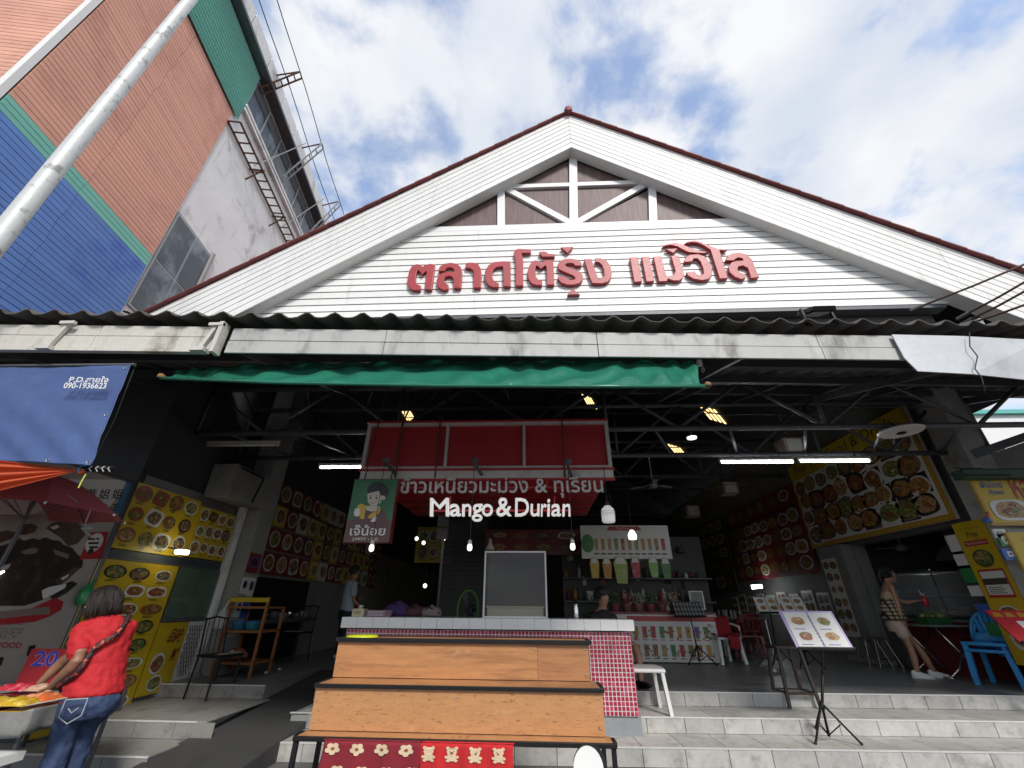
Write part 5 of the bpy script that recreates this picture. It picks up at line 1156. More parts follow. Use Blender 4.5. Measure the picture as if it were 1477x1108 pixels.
# shelf rack with bins
c = at(330, 978, Z=.46); t = thing('shelf_rack', 'orange-brown wooden shelf rack with blue tubs left of the entrance', 'shelf', (c.x+.15, c.y+.2, .46))
sx0, sx1, sy0, sy1 = c.x-.28, c.x+.30, c.y-.0, c.y+.5
for x in (sx0, sx1):
    for y in (sy0, sy1):
        mb = MB(); mb.bar((x, y, .46), (x, y+(-.0), 1.5 if y == sy0 else 1.35), .04, .035, 0, (0, 1, 0)); mb.build('upright', m_shelfw, t)
for z in (.62, 1.02, 1.34):
    mb = MB(); mb.box(sx0-.02, sx1+.02, sy0-.02, sy1+.02, z, z+.03); mb.build('shelf', m_shelfw, t)
mb = MB(); mb.box(sx0-.02, sx1+.02, sy0-.025, sy0-.0, 1.43, 1.49); mb.build('rail', m_yel, t)
for i, (dx, col, lb) in enumerate(((.12, (.04, .20, .34), 'blue plastic tub on the shelf rack, left one'), (.34, (.05, .25, .36), 'blue plastic tub on the shelf rack, right one'))):
    t = thing('plastic_tub', lb, 'tub', (sx0+dx, sy0+.2, 1.05)); mb = MB(); mb.lathe((sx0+dx, sy0+.15, 1.052), [(.09, 0), (.11, .1), (.118, .105)], 16); mb.build('tub', flat('tub%d' % i, col, .4), t, smooth=True); mb = MB(); mb.lathe((sx0+dx, sy0+.15, 1.157), [(.122, 0), (.122, .012), (.03, .02)], 16); mb.build('lid', m_blup, t)
t = thing('plastic_bag', 'clear bag hanging from the left side of the shelf rack', 'bag', (sx0, sy0, 1.1)); mb = MB(); lump(mb, (sx0-.05, sy0-.06, 1.15), .11, .8, .7, 1.9, 0, 3); mb.build('bag', m_bag, t, smooth=True); mb = MB(); mb.tube([(sx0-.05, sy0-.06, 1.3), (sx0-.02, sy0-.04, 1.45)], .012, 6); mb.build('loop', m_whp, t)
t = thing('bread_bag', 'brown bundle on the bottom shelf of the shelf rack', 'bundle', (sx0+.2, sy0+.2, .65)); mb = MB(); lump(mb, (sx0+.2, sy0+.15, .72), .12, 1.5, .9, .7, 0, 9); mb.build('bundle', flat('brown_bundle', (.25, .11, .06), .7), t, smooth=True); mb = MB(); mb.tube([(sx0+.1, sy0+.04, .72), (sx0+.2, sy0+.03, .79), (sx0+.3, sy0+.04, .72)], .01, 6); mb.build('strap', m_whp, t)

# ---------------------------------------------------------------- seats
def black_chair(loc, rz, label):
    t = thing('metal_chair', label, 'chair', loc, rz, group='black chairs on the left')
    M_ = MW[t.name]; w_ = lambda *p: M_ @ V(p)
    for x in (-.19, .19):
        mb = MB(); mb.tube([w_(x, -.18, 0), w_(x*.92, -.17, .46)], .013, 6); mb.build('leg', m_black, t)
        mb = MB(); mb.tube([w_(x, .20, 0), w_(x*.95, .17, .46), w_(x*.9, .24, .92)], .013, 6); mb.build('leg', m_black, t)
    mb = MB(); mb.obox(w_(-.2, -.2, .455), M_.to_3x3() @ V((.4, 0, 0)), M_.to_3x3() @ V((0, .4, 0)), (0, 0, .035)); mb.build('seat', m_black, t, bevel=.01)
    mb = MB(); mb.tube([w_(-.17, .24, .9), w_(0, .26, .93), w_(.17, .24, .9)], .013, 6); mb.build('back_rail', m_black, t)
    for k in range(4):
        mb = MB(); mb.tube([w_(-.12+.08*k, .19, .5), w_(-.12+.08*k, .25, .91)], .006, 5); mb.build('back_rod', m_black, t)
    mb = MB(); mb.obox(w_(-.14, -.19, .49), M_.to_3x3() @ V((.34, .05, 0)), M_.to_3x3() @ V((0, .1, 0)), (0, 0, .012)); mb.build('seat_pad', flat('beige_pad', (.30, .26, .20), .9), t)
c = at(283, 1012, Z=.31); black_chair((c.x-.02, c.y+.25, .31), R(75), 'black metal chair on the left steps before the white lattice board')
c = at(420, 955, Z=.46); black_chair((c.x, c.y, .46), R(-20), 'black metal chair in the dark, deeper left of the entrance ramp')
def plastic_chair(name, loc, rz, label, m, group=None, arms=True, stack=1, back='slots', cat='chair'):
    t = thing(name, label, cat, loc, rz, group)
    M_ = MW[t.name]; w_ = lambda *p: M_ @ V(p)
    for s in range(stack):
        dz = .085*s; dy = .0
        for x in (-.23, .23):
            mb = MB(); mb.loft([[w_(x*k+dx, -.22*k+dy_, z+dz) for dx, dy_ in ((-.03, -.02), (.03, -.02), (.03, .02), (-.03, .02))] for k, z in ((1.08, 0), (1.0, .2), (.92, .42))]); mb.build('leg', m, t)
            mb = MB(); mb.loft([[w_(x*k+dx, .24*k+dy_, z+dz) for dx, dy_ in ((-.03, -.02), (.03, -.02), (.03, .02), (-.03, .02))] for k, z in ((1.08, 0), (1.0, .2), (.92, .42))]); mb.build('leg', m, t)
        mb = MB(); mb.loft([[w_(x*q, y*q, z+dz) for x, y in ((-.25, -.24), (0, -.27), (.25, -.24), (.25, .22), (0, .23), (-.25, .22))] for q, z in ((.97, .405), (1, .42), (.98, .445))]); mb.build('seat', m, t, bevel=.006)
        def bk_(u, v): 
            wd = .25-.05*v**2; return w_((u-.5)*2*wd, .20+.10*v+.03*(1-(2*u-1)**2), .47+.36*v*(1-.22*abs(2*u-1)**2.5)+dz)
        if back == 'lattice':
            mb = MB()
            for k in range(9):
                mb.tube([bk_(max(0, k/8-.28), v_) if False else bk_(min(1, max(0, k/8+(v_-.5)*.5)), v_) for v_ in (0, .33, .66, 1)], .008, 5); mb.tube([bk_(min(1, max(0, k/8-(v_-.5)*.5)), v_) for v_ in (0, .33, .66, 1)], .008, 5)
            mb.build('back_lattice', m, t)
        elif back == 'solid':
            mb = MB(); mb.grid(lambda a, b: bk_(.04+.92*a, -.08+.36*b), 10, 3); mb.build('back_panel', m, t, smooth=True, solid=.012, fix=False)
            for k in range(6):
                u = .10+.16*k; mb = MB(); mb.grid(lambda a, b, u=u: bk_(.5+(u-.5)*(.62+.38*b)+(a-.5)*(.09+.035*b), .27+b*.68), 2, 5); mb.build('back_slat', m, t, smooth=True, solid=.012, fix=False)
        else:
            for k in range(5):
                u = .16+.17*k; mb = MB(); mb.grid(lambda a, b, u=u: bk_(u+(a-.5)*(.06+.06*b)+(u-.5)*.2*b, .0+b*.92), 2, 6); mb.build('back_slat', m, t, smooth=True, solid=.012, fix=False)
        mb = MB(); mb.tube([bk_(0, 0), bk_(0, .5), bk_(.02, .9), bk_(.2, 1), bk_(.5, 1), bk_(.8, 1), bk_(.98, .9), bk_(1, .5), bk_(1, 0)], .022, 8); mb.build('back_frame', m, t, smooth=True)
        if arms and s == stack-1:
            for x in (-.27, .27):
                mb = MB(); mb.tube([w_(x*.95, -.24, .42+dz), w_(x, -.22, .62+dz), w_(x, 0, .66+dz), w_(x*.93, .22, .66+dz)], .022, 8); mb.build('armrest', m, t, smooth=True)
    return t
plastic_chair('plastic_chair', tuple(at(1456, 990, Z=.46)), R(-62), 'two stacked blue plastic chairs at the right edge of the platform', m_skyblue, arms=False, stack=2, back='solid')
plastic_chair('plastic_chair', (3.72, 9.9, .46), R(12), 'white plastic armchair with lattice back draped with a red jacket', m_whiteplastic, back='lattice')
t = thing('jacket', 'red jacket thrown over the white plastic armchair', 'jacket', (3.72, 9.9, .9))
mb = MB(); mb.grid(lambda u, v: (3.48+.48*u+.02*math.sin(8*v), 9.62+.5*v**1.0-.02*math.sin(u*7), .935+.03*math.sin(6*u+2)+.36*max(0, v-.55)/.45*(1-.2*u)), 14, 16); mb.build('cloth', m_cloth_red, t, smooth=True, solid=.02, fix=False)
mb = MB(); mb.grid(lambda u, v: (3.72+.2*u, 9.60-.03*math.sin(v*5)-.04*v, .95-.22*v-.03*u), 6, 8); mb.build('sleeve', m_cloth_red, t, smooth=True, solid=.03, fix=False)
plastic_chair('plastic_chair', (1.30, 6.30, .31), R(90), 'white plastic chair tucked behind the right end of the tiled counter', m_whiteplastic, arms=False)
# bar stool and menu stand on the steps
c = at(1150, 1021, Z=.31); t = thing('bar_stool', 'dark wooden bar stool on the middle step beside the menu stand', 'stool', (c.x, c.y+.1, .31)); cx, cy = c.x+.07, c.y+.12
mb = MB(); mb.box(cx-.17, cx+.17, cy-.16, cy+.16, .93, .965); mb.build('seat', m_wood3, t, bevel=.01)
for sx in (-1, 1):
    for sy in (-1, 1):
        mb = MB(); mb.bar((cx+sx*.19, cy+sy*.18, .31), (cx+sx*.14, cy+sy*.13, .93), .034, .034, 0, (0, 1, 0)); mb.build('leg', m_wood3, t)
for a, b in (((-1, -1), (1, -1)), ((1, -1), (1, 1)), ((1, 1), (-1, 1)), ((-1, 1), (-1, -1))):
    mb = MB(); mb.bar((cx+a[0]*.178, cy+a[1]*.168, .46), (cx+b[0]*.178, cy+b[1]*.168, .46), .026, .026); mb.build('stretcher', m_wood3, t)
def menu_stand(base, hub_h, top, label, pages, boardm, tilt=.45, w_=.46, h_=.36, legs=.34, rz=0, cat='menu stand'):
    base, top = V(base), V(top); t = thing('menu_stand', label, cat, tuple(base), group='menu stands of the hall'); hub = base+V((0, 0, hub_h)); hub.x += (top.x-base.x)*.1
    for k in range(3):
        a = k*2*math.pi/3-.5; d = V((math.cos(a), math.sin(a), 0)); mb = MB(); mb.tube([hub+V((0, 0, .03)), base+d*legs+V((0, 0, .012))], .011, 8); mb.build('leg', m_black, t, smooth=True)
        mb = MB(); mb.tube([base+V((0, 0, .05)), base+d*legs*.5+V((0, 0, hub_h*.52))], .006, 6); mb.build('brace', m_black, t); mb = MB(); mb.ball(base+d*legs+V((0, 0, .013)), .016, 8); mb.build('foot', m_rubber, t)
    mb = MB(); mb.tube([base+V((0, 0, .04)), hub, hub+(top-hub)*.5], .014, 8); mb.tube([hub+(top-hub)*.48, top], .010, 8); mb.lathe(hub, [(.02, -.03), (.024, 0), (.02, .04)], 10); mb.build('pole', m_black, t, smooth=True)
    u = V((math.cos(rz), math.sin(rz), 0)); v = V((-math.sin(rz)*math.sin(tilt), math.cos(rz)*math.sin(tilt), math.cos(tilt))); n = u.cross(v)
    o = top-u*w_/2-v*.05
    mb = MB(); mb.obox(o-n*.012, u*w_, v*h_, n*.010); mb.build('desk', boardm, t); mb = MB(); mb.obox(o-n*.012, u*w_, n*.05, -v*.012); mb.build('ledge', m_black, t)
    return t, o, u, v, n
mlil = flat('lilac_cover', (.42, .33, .55), .4)
fb = at(1207, 1058, Z=.16); tp = at(1189, 932, Y=5.72)
t, o, u, v, n = menu_stand((3.12, 5.86, .16), .30, (tp.x, 5.74, tp.z+.02), 'black tripod stand with an open lilac picture menu on the lowest step', 1, mlil, .5, .62, .42, .27, .0)
t2 = thing('menu_book', 'open lilac menu with four dish pictures on white pages', 'menu', tuple(o))
mb = MB(); mb.obox(o+n*.001, u*.62, v*.42, n*.006); mb.build('cover', mlil, t2)
mb = MB(); mb.obox(o+n*.0075+u*.03+v*.012, u*.268, v*.385, n*.006); mb.build('page', m_whp, t2); mb = MB(); mb.obox(o+n*.0075+u*.322+v*.012, u*.268, v*.385, n*.006); mb.build('page', m_whp, t2)
mb = MB()
for k in range(9): mb.tube([o+u*.298+v*(.04+.038*k)+n*.01, o+u*.31+v*(.04+.038*k)+n*.024, o+u*.322+v*(.04+.038*k)+n*.01], .003, 5)
mb.build('binder_ring', m_chrome, t2)
pr = MB()
for cx_ in (.16, .455):
    for cy_ in (.125, .295):
        plate(pr, o+u*cx_+v*cy_+n*.0145, u*.088, v*.058, n, 1, (2, 3, 4, 5, 6, 7), .0012); p = o+u*(cx_-.09)+v*(cy_-.095)+n*.0145; pr.face([p, p+u*.13, p+u*.13+v*.009, p+v*.009], 8)
pr.build('print', [m_whp, m_plate]+FOOD+[m_blup], t2, fix=False)
t, o, u, v, n = menu_stand((3.1, 9.6, .46), .28, (3.05, 9.55, 1.30), 'black wire music stand before the drink stall, holding no book', 1, m_black, .55, .60, .30, .3, 0, 'music stand')
gr = MB()
for k in range(9): gr.obox(o+u*(.03+.065*k)-n*.0005, u*.045, v*.08, n*.004); gr.obox(o+u*(.03+.065*k)+v*.1-n*.0005, u*.045, v*.08, n*.004); gr.obox(o+u*(.03+.065*k)+v*.2-n*.0005, u*.045, v*.08, n*.004)
gr.build('grid', m_alu, t, kind='stuff')
for i, (px, yy) in enumerate(((1110, 9.4), (1148, 9.2))):
    tp = at(px, 880, Y=yy); lb = ['dim stand with an open picture menu, left of the pair deep on the platform', 'dim stand with an open picture menu, right of the pair deep on the platform'][i]
    t, o, u, v, n = menu_stand((tp.x, yy+.1, .46), .28, (tp.x, yy, tp.z), lb, 1, m_whp, .5, .42, .3, .25)
    t2 = thing('menu_book', ['open picture menu on the left dim stand of the pair', 'open picture menu on the right dim stand of the pair'][i], 'menu', tuple(o)); pr = MB(); pr.obox(o+n*.001, u*.42, v*.3, n*.006)
    for cx_ in (.11, .31):
        for cy_ in (.09, .22): plate(pr, o+u*cx_+v*cy_+n*.008, u*.075, v*.05, n, 1, (2, 3, 4, 5, 6, 7), .0012)
    pr.build('page', [m_whp, m_plate]+FOOD, t2, fix=False); mb = MB(); mb.obox(o+u*.205+n*.0075, u*.01, v*.3, n*.004); mb.build('spine', m_black, t2)
a = at(1427, 873, Y=6.0); t, o, u, v, n = menu_stand((a.x+.60, 6.35, .46), .25, (a.x+.62, 6.1, a.z-.36), 'black stand with a red picture menu at the right edge before the blue chairs', 1, m_redp, .75, .72, .46, .25, -.15)
t2 = thing('menu_book', 'red picture menu with a white card, at the right edge', 'menu', tuple(o)); mb = MB(); mb.obox(o+n*.001, u*.72, v*.46, n*.008); mb.build('cover', m_redp, t2); pr = MB()
for k in range(5): pr.face([o+u*(.03+.13*k)+v*.36+n*.0105, o+u*(.13+.13*k)+v*.36+n*.0105, o+u*(.12+.13*k)+v*.42+n*.0105, o+u*(.05+.13*k)+v*.43+n*.0105], 8)
pr.face([o+u*.2+v*.03+n*.0105, o+u*.66+v*.03+n*.0105, o+u*.66+v*.3+n*.0105, o+u*.2+v*.3+n*.0105], 0); plate(pr, o+u*.32+v*.17+n*.012, u*.09, v*.08, n, 1, (2, 3, 4), .001); plate(pr, o+u*.53+v*.17+n*.012, u*.09, v*.08, n, 1, (3, 5, 6), .001)
pr.build('print', [m_whp, m_plate]+FOOD+[m_gold], t2, fix=False)

# ---------------------------------------------------------------- right wall boards
RX = 6.6
zlb = 2.60
y_r = at(1380, 747, X=RX).y; y_l = at(1172, 792, X=RX).y; zbp = at(1290, 767, X=RX).z; ztp = at(1132, 677, X=RX).z
t = thing('sign_board', 'long dish picture board with yellow heading on the right wall', 'sign board', (RX, y_r, zbp))
o = V((RX, y_l, zbp)); u = V((0, y_r-y_l, 0)); v = V((0, 0, ztp-zbp)); n = V((-1, 0, 0))
mb = MB(); mb.obox(o, u, v, -n*.05); mb.build('board', m_whp, t)
lu, lv = u.length, v.length; U = u.normalized(); Z_ = V((0, 0, 1))
pr = MB(); PM = [m_whp, m_plate]+FOOD+[m_blk, m_yel, m_gold, m_redp, flat('dark_print', (.03, .02, .02))]
def rq(u0, v0, u1, v1, m, e=.002): pr.face([o+U*u0+Z_*v0+n*e, o+U*u1+Z_*v0+n*e, o+U*u1+Z_*v1+n*e, o+U*u0+Z_*v1+n*e], m)
bh = lv*.20
rq(0, lv-bh, lu, lv, 9)
for a_ in ((0, 0, lu, .09), (0, .09, .08, lv-bh), (lu-.10, .09, lu, lv)): rq(*a_, 10, .0025)
for k in range(int(lu/.14)): rq(.03+.14*k, .035, .10+.14*k, .055, 9, .004)
for k in range(int(lv/.14)): rq(lu-.065, .1+.14*k, lu-.045, .17+.14*k, 9, .004)
text(pr, 'Pep Thai Food & Drink', o+U*.25+Z_*(lv-bh*.86)+n*.006, U*(lu*.84), Z_*(bh*.72), 8, off=-.006)
rows = 4
for r in range(rows):
    cols = 8+r % 2
    for c_ in range(cols):
        cw = (lu-.25)/cols; chh = (lv-bh-.12)/rows; ce = o+U*(.1+cw*(c_+.5))+Z_*(.1+chh*(r+.5))
        if random.random() < .75: rq(.1+cw*c_+.01, .1+chh*r+.01, .1+cw*(c_+1)-.01, .1+chh*(r+1)-.01, random.choice((12, 12, 11, 8, 4, 0, 6)), .003)
        plate(pr, ce+n*.003+U*random.uniform(-.06, .06)+Z_*random.uniform(-.04, .04), U*cw*random.uniform(.5, .66), Z_*chh*random.uniform(.46, .58), n, random.choice((1, 1, 12, 6)))
pr.build('print', PM, t, fix=False)
y2 = at(1050, 760, X=RX).y
menu_board('menu_board', 'dim red dish board left of the long yellow-headed board', (RX, 15.2, 2.15), (0, -(15.2-y_l-.05), 0), (0, 0, 1.55), 4, 8, m_dred, margin=.02, fill=.5, cap=False)
menu_board('menu_board', 'narrow yellow-topped dish strip above the dim red board', (RX, 15.2, 3.75), (0, -(15.2-y_l-.05), 0), (0, 0, .5), 1, 6, m_dred, margin=.03, fill=.35, cap=False)
menu_board('menu_board', 'very dim greenish dish board deepest on the right wall', (RX, 21, 1.9), (0, -5.6, 0), (0, 0, 2.4), 5, 7, flat('dim_green', (.05, .07, .03)), margin=.03, fill=.45, cap=False)
t = thing('wall_pier', 'whitish wall pier under the left end of the long dish board', 'pier', (RX+.2, 10.3, .46)); mb = MB(); mb.box(RX+.0, RX+.24, 9.92, 10.75, .46, zbp-.01); mb.build('shaft', m_inwall, t)
mb = MB(); mb.box(RX-.03, RX+.0-.002, 9.9, 10.77, .46, .56); mb.build('base', m_conc, t)
for k in range(3):
    for j in range(4):
        pass
menu_board('menu_board', 'column of small dish prints on the whitish pier', (RX-.006, 10.7, .9), (0, -.5, 0), (0, 0, 1.5), 6, 2, m_whp, th=.004, margin=.02, fill=.44, cap=False)
# right column, beam, shop front beyond
t = thing('column', 'whitish column at the right corner of the hall', 'column', (6.75, 6.6, .46)); mb = MB(); mb.box(RX+.002, 6.95, 6.42, 6.84, .46, 5.7); mb.build('shaft', m_col2, t, bevel=.01); mb = MB(); mb.box(RX-.03, 6.98, 6.39, 6.87, .46, .62); mb.build('base', m_conc, t)
t = thing('raking_beam', 'dark sloping beam with pale boxing at the far right', 'beam', (7.5, 6.5, 3.3)); a, b = at(1402, 657, Y=6.45), at(1530, 612, Y=6.45)
mb = MB(); mb.bar(a, b, .1, .12); mb.build('beam', m_steel, t); mb = MB(); p = [a+V((0, 0, -.07)), b+V((0, 0, -.07)), V((b.x, b.y, at(1477, 676, Y=6.45).z)), V((a.x-.12, a.y, at(1385, 676, Y=6.45).z))]
mb.face(p); mb.face([q_+V((0, .1, 0)) for q_ in p][::-1]); mb.build('boxing', m_inwall, t)
a = at(1378, 684, Y=6.25); t = thing('rolled_awning', 'dark green rolled awning cassette above the yellow signs at the right', 'awning', tuple(a))
z0, z1_ = at(1420, 691, Y=6.2).z, at(1420, 678, Y=6.2).z; xA = at(1381, 684, Y=6.2).x
mb = MB(); mb.box(xA, 10, 6.12, 6.3, z0, z1_); mb.build('cassette', flat('bottle_green', (.012, .05, .035)), t, bevel=.02)
mb = MB(); mb.tube([(xA-.22, 6.1, z0+.03), (xA+.6, 6.1, z0+.03)], .012, 6); mb.tube([(xA-.1, 6.1, z1_), (xA+.3, 6.12, z1_)], .008, 6); mb.tube([(xA-.02, 6.1, z1_), (xA-.02, 6.1, z0+.02)], .006, 6); mb.build('rod', m_black, t)
def front_board(name, label, pts, Y, bg): 
    p = [at(x, y, Y=Y) for x, y in pts]; t = thing(name, label, 'sign board', tuple(p[0])); x0, x1 = p[0].x, p[1].x; z0 = .5*(p[0].z+p[1].z); z1 = p[2].z
    mb = MB(); mb.box(x0, x1, Y, Y+.03, z0, z1); mb.build('board', bg, t); return t, V((x0, Y, z0)), V((x1-x0, 0, 0)), V((0, 0, z1-z0)), V((0, -1, 0))
def shop_sign(lab, pts, Y, items):
    t, o, u, v, n = front_board('shop_sign', lab, pts, Y, m_yel); pr = MB(); PMx = [m_yel, m_plate]+FOOD+[m_blup, m_redp, m_gold, m_whp, m_grnp]
    for it in items:
        if it[0] == 't': text(pr, it[1], o+u*it[2]+v*it[3]+n*.008, u*it[4], v*it[5], it[6], off=.012)
        elif it[0] == 'p': plate(pr, o+u*it[1]+v*it[2]+n*.006, u*it[3], v*it[4], n)
        else: pr.face([o+u*it[1]+v*it[2]+n*it[6], o+u*it[3]+v*it[2]+n*it[6], o+u*it[3]+v*it[4]+n*it[6], o+u*it[1]+v*it[4]+n*it[6]], it[5])
    pr.build('print', PMx, t, fix=False); return t
shop_sign('yellow sign with blue and red Thai lettering and fried dish at the right edge', ((1431, 756), (1600, 760), (1600, 690)), 6.28,
    [('r', 0, 0, 1, .06, 10, .002), ('r', 0, 0, .025, 1, 10, .0025), ('t', 'ผัดไทย', .07, .80, .20, .16, 8), ('t', 'กุ้งสด', .12, .62, .13, .15, 8), ('t', 'หอยทอด', .34, .56, .6, .40, 9), ('p', .23, .32, .17, .22), ('r', .40, .28, .98, .46, 9, .003)])
shop_sign('yellow sign with red pill below the fried dish sign, at the right edge', ((1521, 905), (1680, 905), (1600, 768)), 6.30,
    [('r', 0, 0, .02, 1, 10, .002), ('t', '★★★★★', .12, .90, .6, .06, 10), ('t', 'Pep', .3, .76, .3, .12, 12-3), ('r', .12, .66, .95, .74, 9, .003), ('t', 'Thai Food & Drink', .16, .675, .7, .05, 11), ('r', .1, .05, .9, .4, 11, .003), ('p', .45, .52, .25, .1)])
for i, (pts, m, s, lb) in enumerate(((((1438, 776), (1456, 776), (1450, 763)), m_whp, 'รีวิว', 'small white notice above the green sticker by the yellow pillar sign'), (((1446, 788), (1463, 788), (1455, 770)), m_grnp, '✓', 'small green tick sticker beside the yellow pillar sign'), (((1452, 808), (1472, 808), (1460, 791)), m_blup, '', 'small blue square sticker under the green tick sticker'))):
    t, o, u, v, n = front_board('sticker', lb, pts, 6.33, m); pr = MB()
    if i == 1: pr.disc(o+u*.5+v*.5+n*.002, u*.3, v*.36, 14, 0); text(pr, '✓', o+u*.35+v*.3+n*.004, u*.3, v*.4, 1, off=.02)
    elif i == 0: text(pr, s, o+u*.15+v*.3+n*.003, u*.7, v*.4, 2, off=.01)
    else: pr.face([o+u*a_+v*b_+n*.002 for a_, b_ in ((.3, .3), (.7, .3), (.7, .75), (.3, .75))], 0); pr.face([o+u*a_+v*b_+n*.004 for a_, b_ in ((.4, .42), (.6, .42), (.6, .62), (.4, .62))], 3)
    pr.build('print', [m_whp, m_grnp, m_blk, m_blup], t, fix=False)
t = thing('shop_wall', 'pale wall behind the yellow signs at the right edge', 'wall', (8, 6.4, .46)); mb = MB(); mb.box(6.97, 11, 6.36, 6.5, .0, 3.2); mb.build('wall', m_inwall, t); mb = MB(); mb.box(7.0, 11, 6.34, 6.355, .0, .9); mb.build('dado', m_redp, t)
# narrow yellow pillar sign (on the wall plane, nearer than the long board)
y0, y1 = 7.17, 6.66; zt3 = at(1375, 756, X=RX-.02).z; PXs = RX-.02
t = thing('pillar_sign', 'narrow upright yellow sign with red pill and dish pictures right of the glass case', 'sign', (PXs, 6.9, .9))
mb = MB(); mb.box(PXs, PXs+.018, y1, y0, .75, zt3); mb.build('board', m_yel, t); o = V((PXs, y0, .75)); u = V((0, y1-y0, 0)); v = V((0, 0, zt3-.75)); n = V((-1, 0, 0)); pr = MB()
def r_(a, b, c_, d_, m, e): pr.face([o+u*a+v*b+n*e, o+u*c_+v*b+n*e, o+u*c_+v*d_+n*e, o+u*a+v*d_+n*e], m)
for k in range(5): pr.disc(o+u*(.26+.12*k)+v*.945+n*.003, u*.035, v*.012, 5, 10)
text(pr, 'Pep', o+u*.34+v*.872+n*.004, u*.34, v*.05, 8, off=.0); r_(.14, .815, .86, .855, 9, .003); text(pr, 'Thai Food & Drink', o+u*.18+v*.825+n*.005, u*.64, v*.02, 11)
plate(pr, o+u*.5+v*.72+n*.003, u*.30, v*.065, n, 12); r_(.14, .44, .9, .64, 9, .003); r_(.18, .46, .86, .625, 11, .005); r_(.18, .53, .86, .575, 12, .007)
for k in range(4): r_(.24, .47+.013*k, .72-.08*(k % 2), .475+.013*k, 12, .007)
plate(pr, o+u*.5+v*.33+n*.003, u*.30, v*.06, n); plate(pr, o+u*.5+v*.16+n*.003, u*.30, v*.06, n)
pr.build('print', [m_yel, m_plate]+FOOD+[m_blk, m_redp, m_gold, m_whp, flat('dim_print', (.05, .045, .03))], t, fix=False)
t = thing('notice_strip', 'strip of small notices and stickers left of the pillar sign', 'notices', (RX, 7.3, 1.4))
for k, (m, h_) in enumerate(((m_whp, .28), (m_whp, .2), (m_grnp, .2), (m_whp, .14), (m_blup, .13), (m_grnp, .17), (m_blup, .18))):
    z = 2.45-.24*k; mb = MB(); mb.box(RX-.015, RX-.005, 7.19, 7.38, z-h_, z); mb.build('notice', m, t)
t = thing('banner_figure', 'small red and blue toy tied at the corner of the fried dish sign', 'toy', tuple(at(1424, 752, Y=6.2))); c = at(1424, 752, Y=6.2); mb = MB(); lump(mb, c, .05, 1.2, .8, .9, 0, 4); mb.build('body', m_blup, t, smooth=True); mb = MB(); mb.tube([c, c+V((.06, 0, .12))], .018, 6); mb.build('tail', m_redp, t)

# ---------------------------------------------------------------- kitchen on the right: glass case, counters, table
gx0, gx1, gy0, gy1 = 6.9, 7.7, 8.3, 9.4
t = thing('glass_case', 'steel-framed glass food case on a red counter behind the table', 'glass case', (7.1, 8.1, 1.2))
for x in (gx0, gx1):
    for y in (gy0, gy1): mb = MB(); mb.tube([(x, y, 1.28), (x, y, 2.02)], .013, 6); mb.build('post', m_chrome, t)
for z in (1.3, 2.02):
    for a, b in (((gx0, gy0), (gx1, gy0)), ((gx0, gy1), (gx1, gy1)), ((gx0, gy0), (gx0, gy1)), ((gx1, gy0), (gx1, gy1))): mb = MB(); mb.bar((*a, z), (*b, z), .025, .025); mb.build('rail', m_chrome, t)
mb = MB(); mb.box(gx0+.004, gx0+.01, gy0+.02, gy1-.02, 1.33, 2.0); mb.build('pane', m_glass, t); mb = MB(); mb.box(gx0+.02, gx1-.02, gy0+.004, gy0+.01, 1.33, 2.0); mb.build('pane', m_glass, t)
mb = MB(); mb.box(gx0+.02, gx1-.02, gy0+.02, gy1-.02, 1.62, 1.64); mb.build('shelf', m_alu, t)
for k in range(7):
    mb = MB(); lump(mb, (7.15+.12*(k % 3), 8.45+.13*k, 1.36 if k % 2 else 1.68), .08, 1, 1, .7, 0, k); mb.build('food', FOOD[k % 6], t, smooth=True)
t = thing('red_counter', 'red kitchen counter below the glass case', 'counter', (7.1, 8.1, .46)); mb = MB(); mb.box(6.95, 7.7, 8.2, 9.5, .46, 1.22); mb.build('body', m_dred, t); mb = MB(); mb.box(6.91, 7.74, 8.16, 9.53, 1.225, 1.265); mb.build('top', m_alu, t)
t = thing('kitchen_counter', 'dim kitchen counter with dishes behind the leaning woman', 'counter', (7.5, 9.5, .46)); mb = MB(); mb.box(6.9, 9.5, 9.6, 10.3, .46, 1.3); mb.build('body', m_darkwall, t); mb = MB(); mb.box(6.88, 9.5, 9.55, 10.32, 1.305, 1.34); mb.build('top', m_alu, t)
for k in range(6): mb = MB(); mb.lathe((7.1+.35*k, 9.8, 1.34), [(.07, 0), (.12, .06+.05*(k % 3)), (.11, .07+.05*(k % 3))], 12); mb.build('dish', [m_whp, m_alu, m_whp][k % 3], t, smooth=True)
mb = MB(); mb.box(6.95, 8.2, 9.62, 9.66, 1.5, 1.8); mb.build('splash_panel', m_blup, t)
c = at(1380, 795, Y=9.6); t = thing('extractor_hood', 'small silvery metal hood in the dark kitchen', 'hood', tuple(c)); mb = MB(); mb.loft([[c+V((x*s, y*s, z)) for x, y in ((-.3, -.25), (.3, -.25), (.3, .25), (-.3, .25))] for s, z in ((1, -.18), (.75, .0), (.5, .12))]); mb.build('shell', m_alu, t); mb = MB(); mb.tube([c+V((0, 0, .12)), c+V((0, 0, 1))], .1, 10); mb.build('duct', m_alu, t)
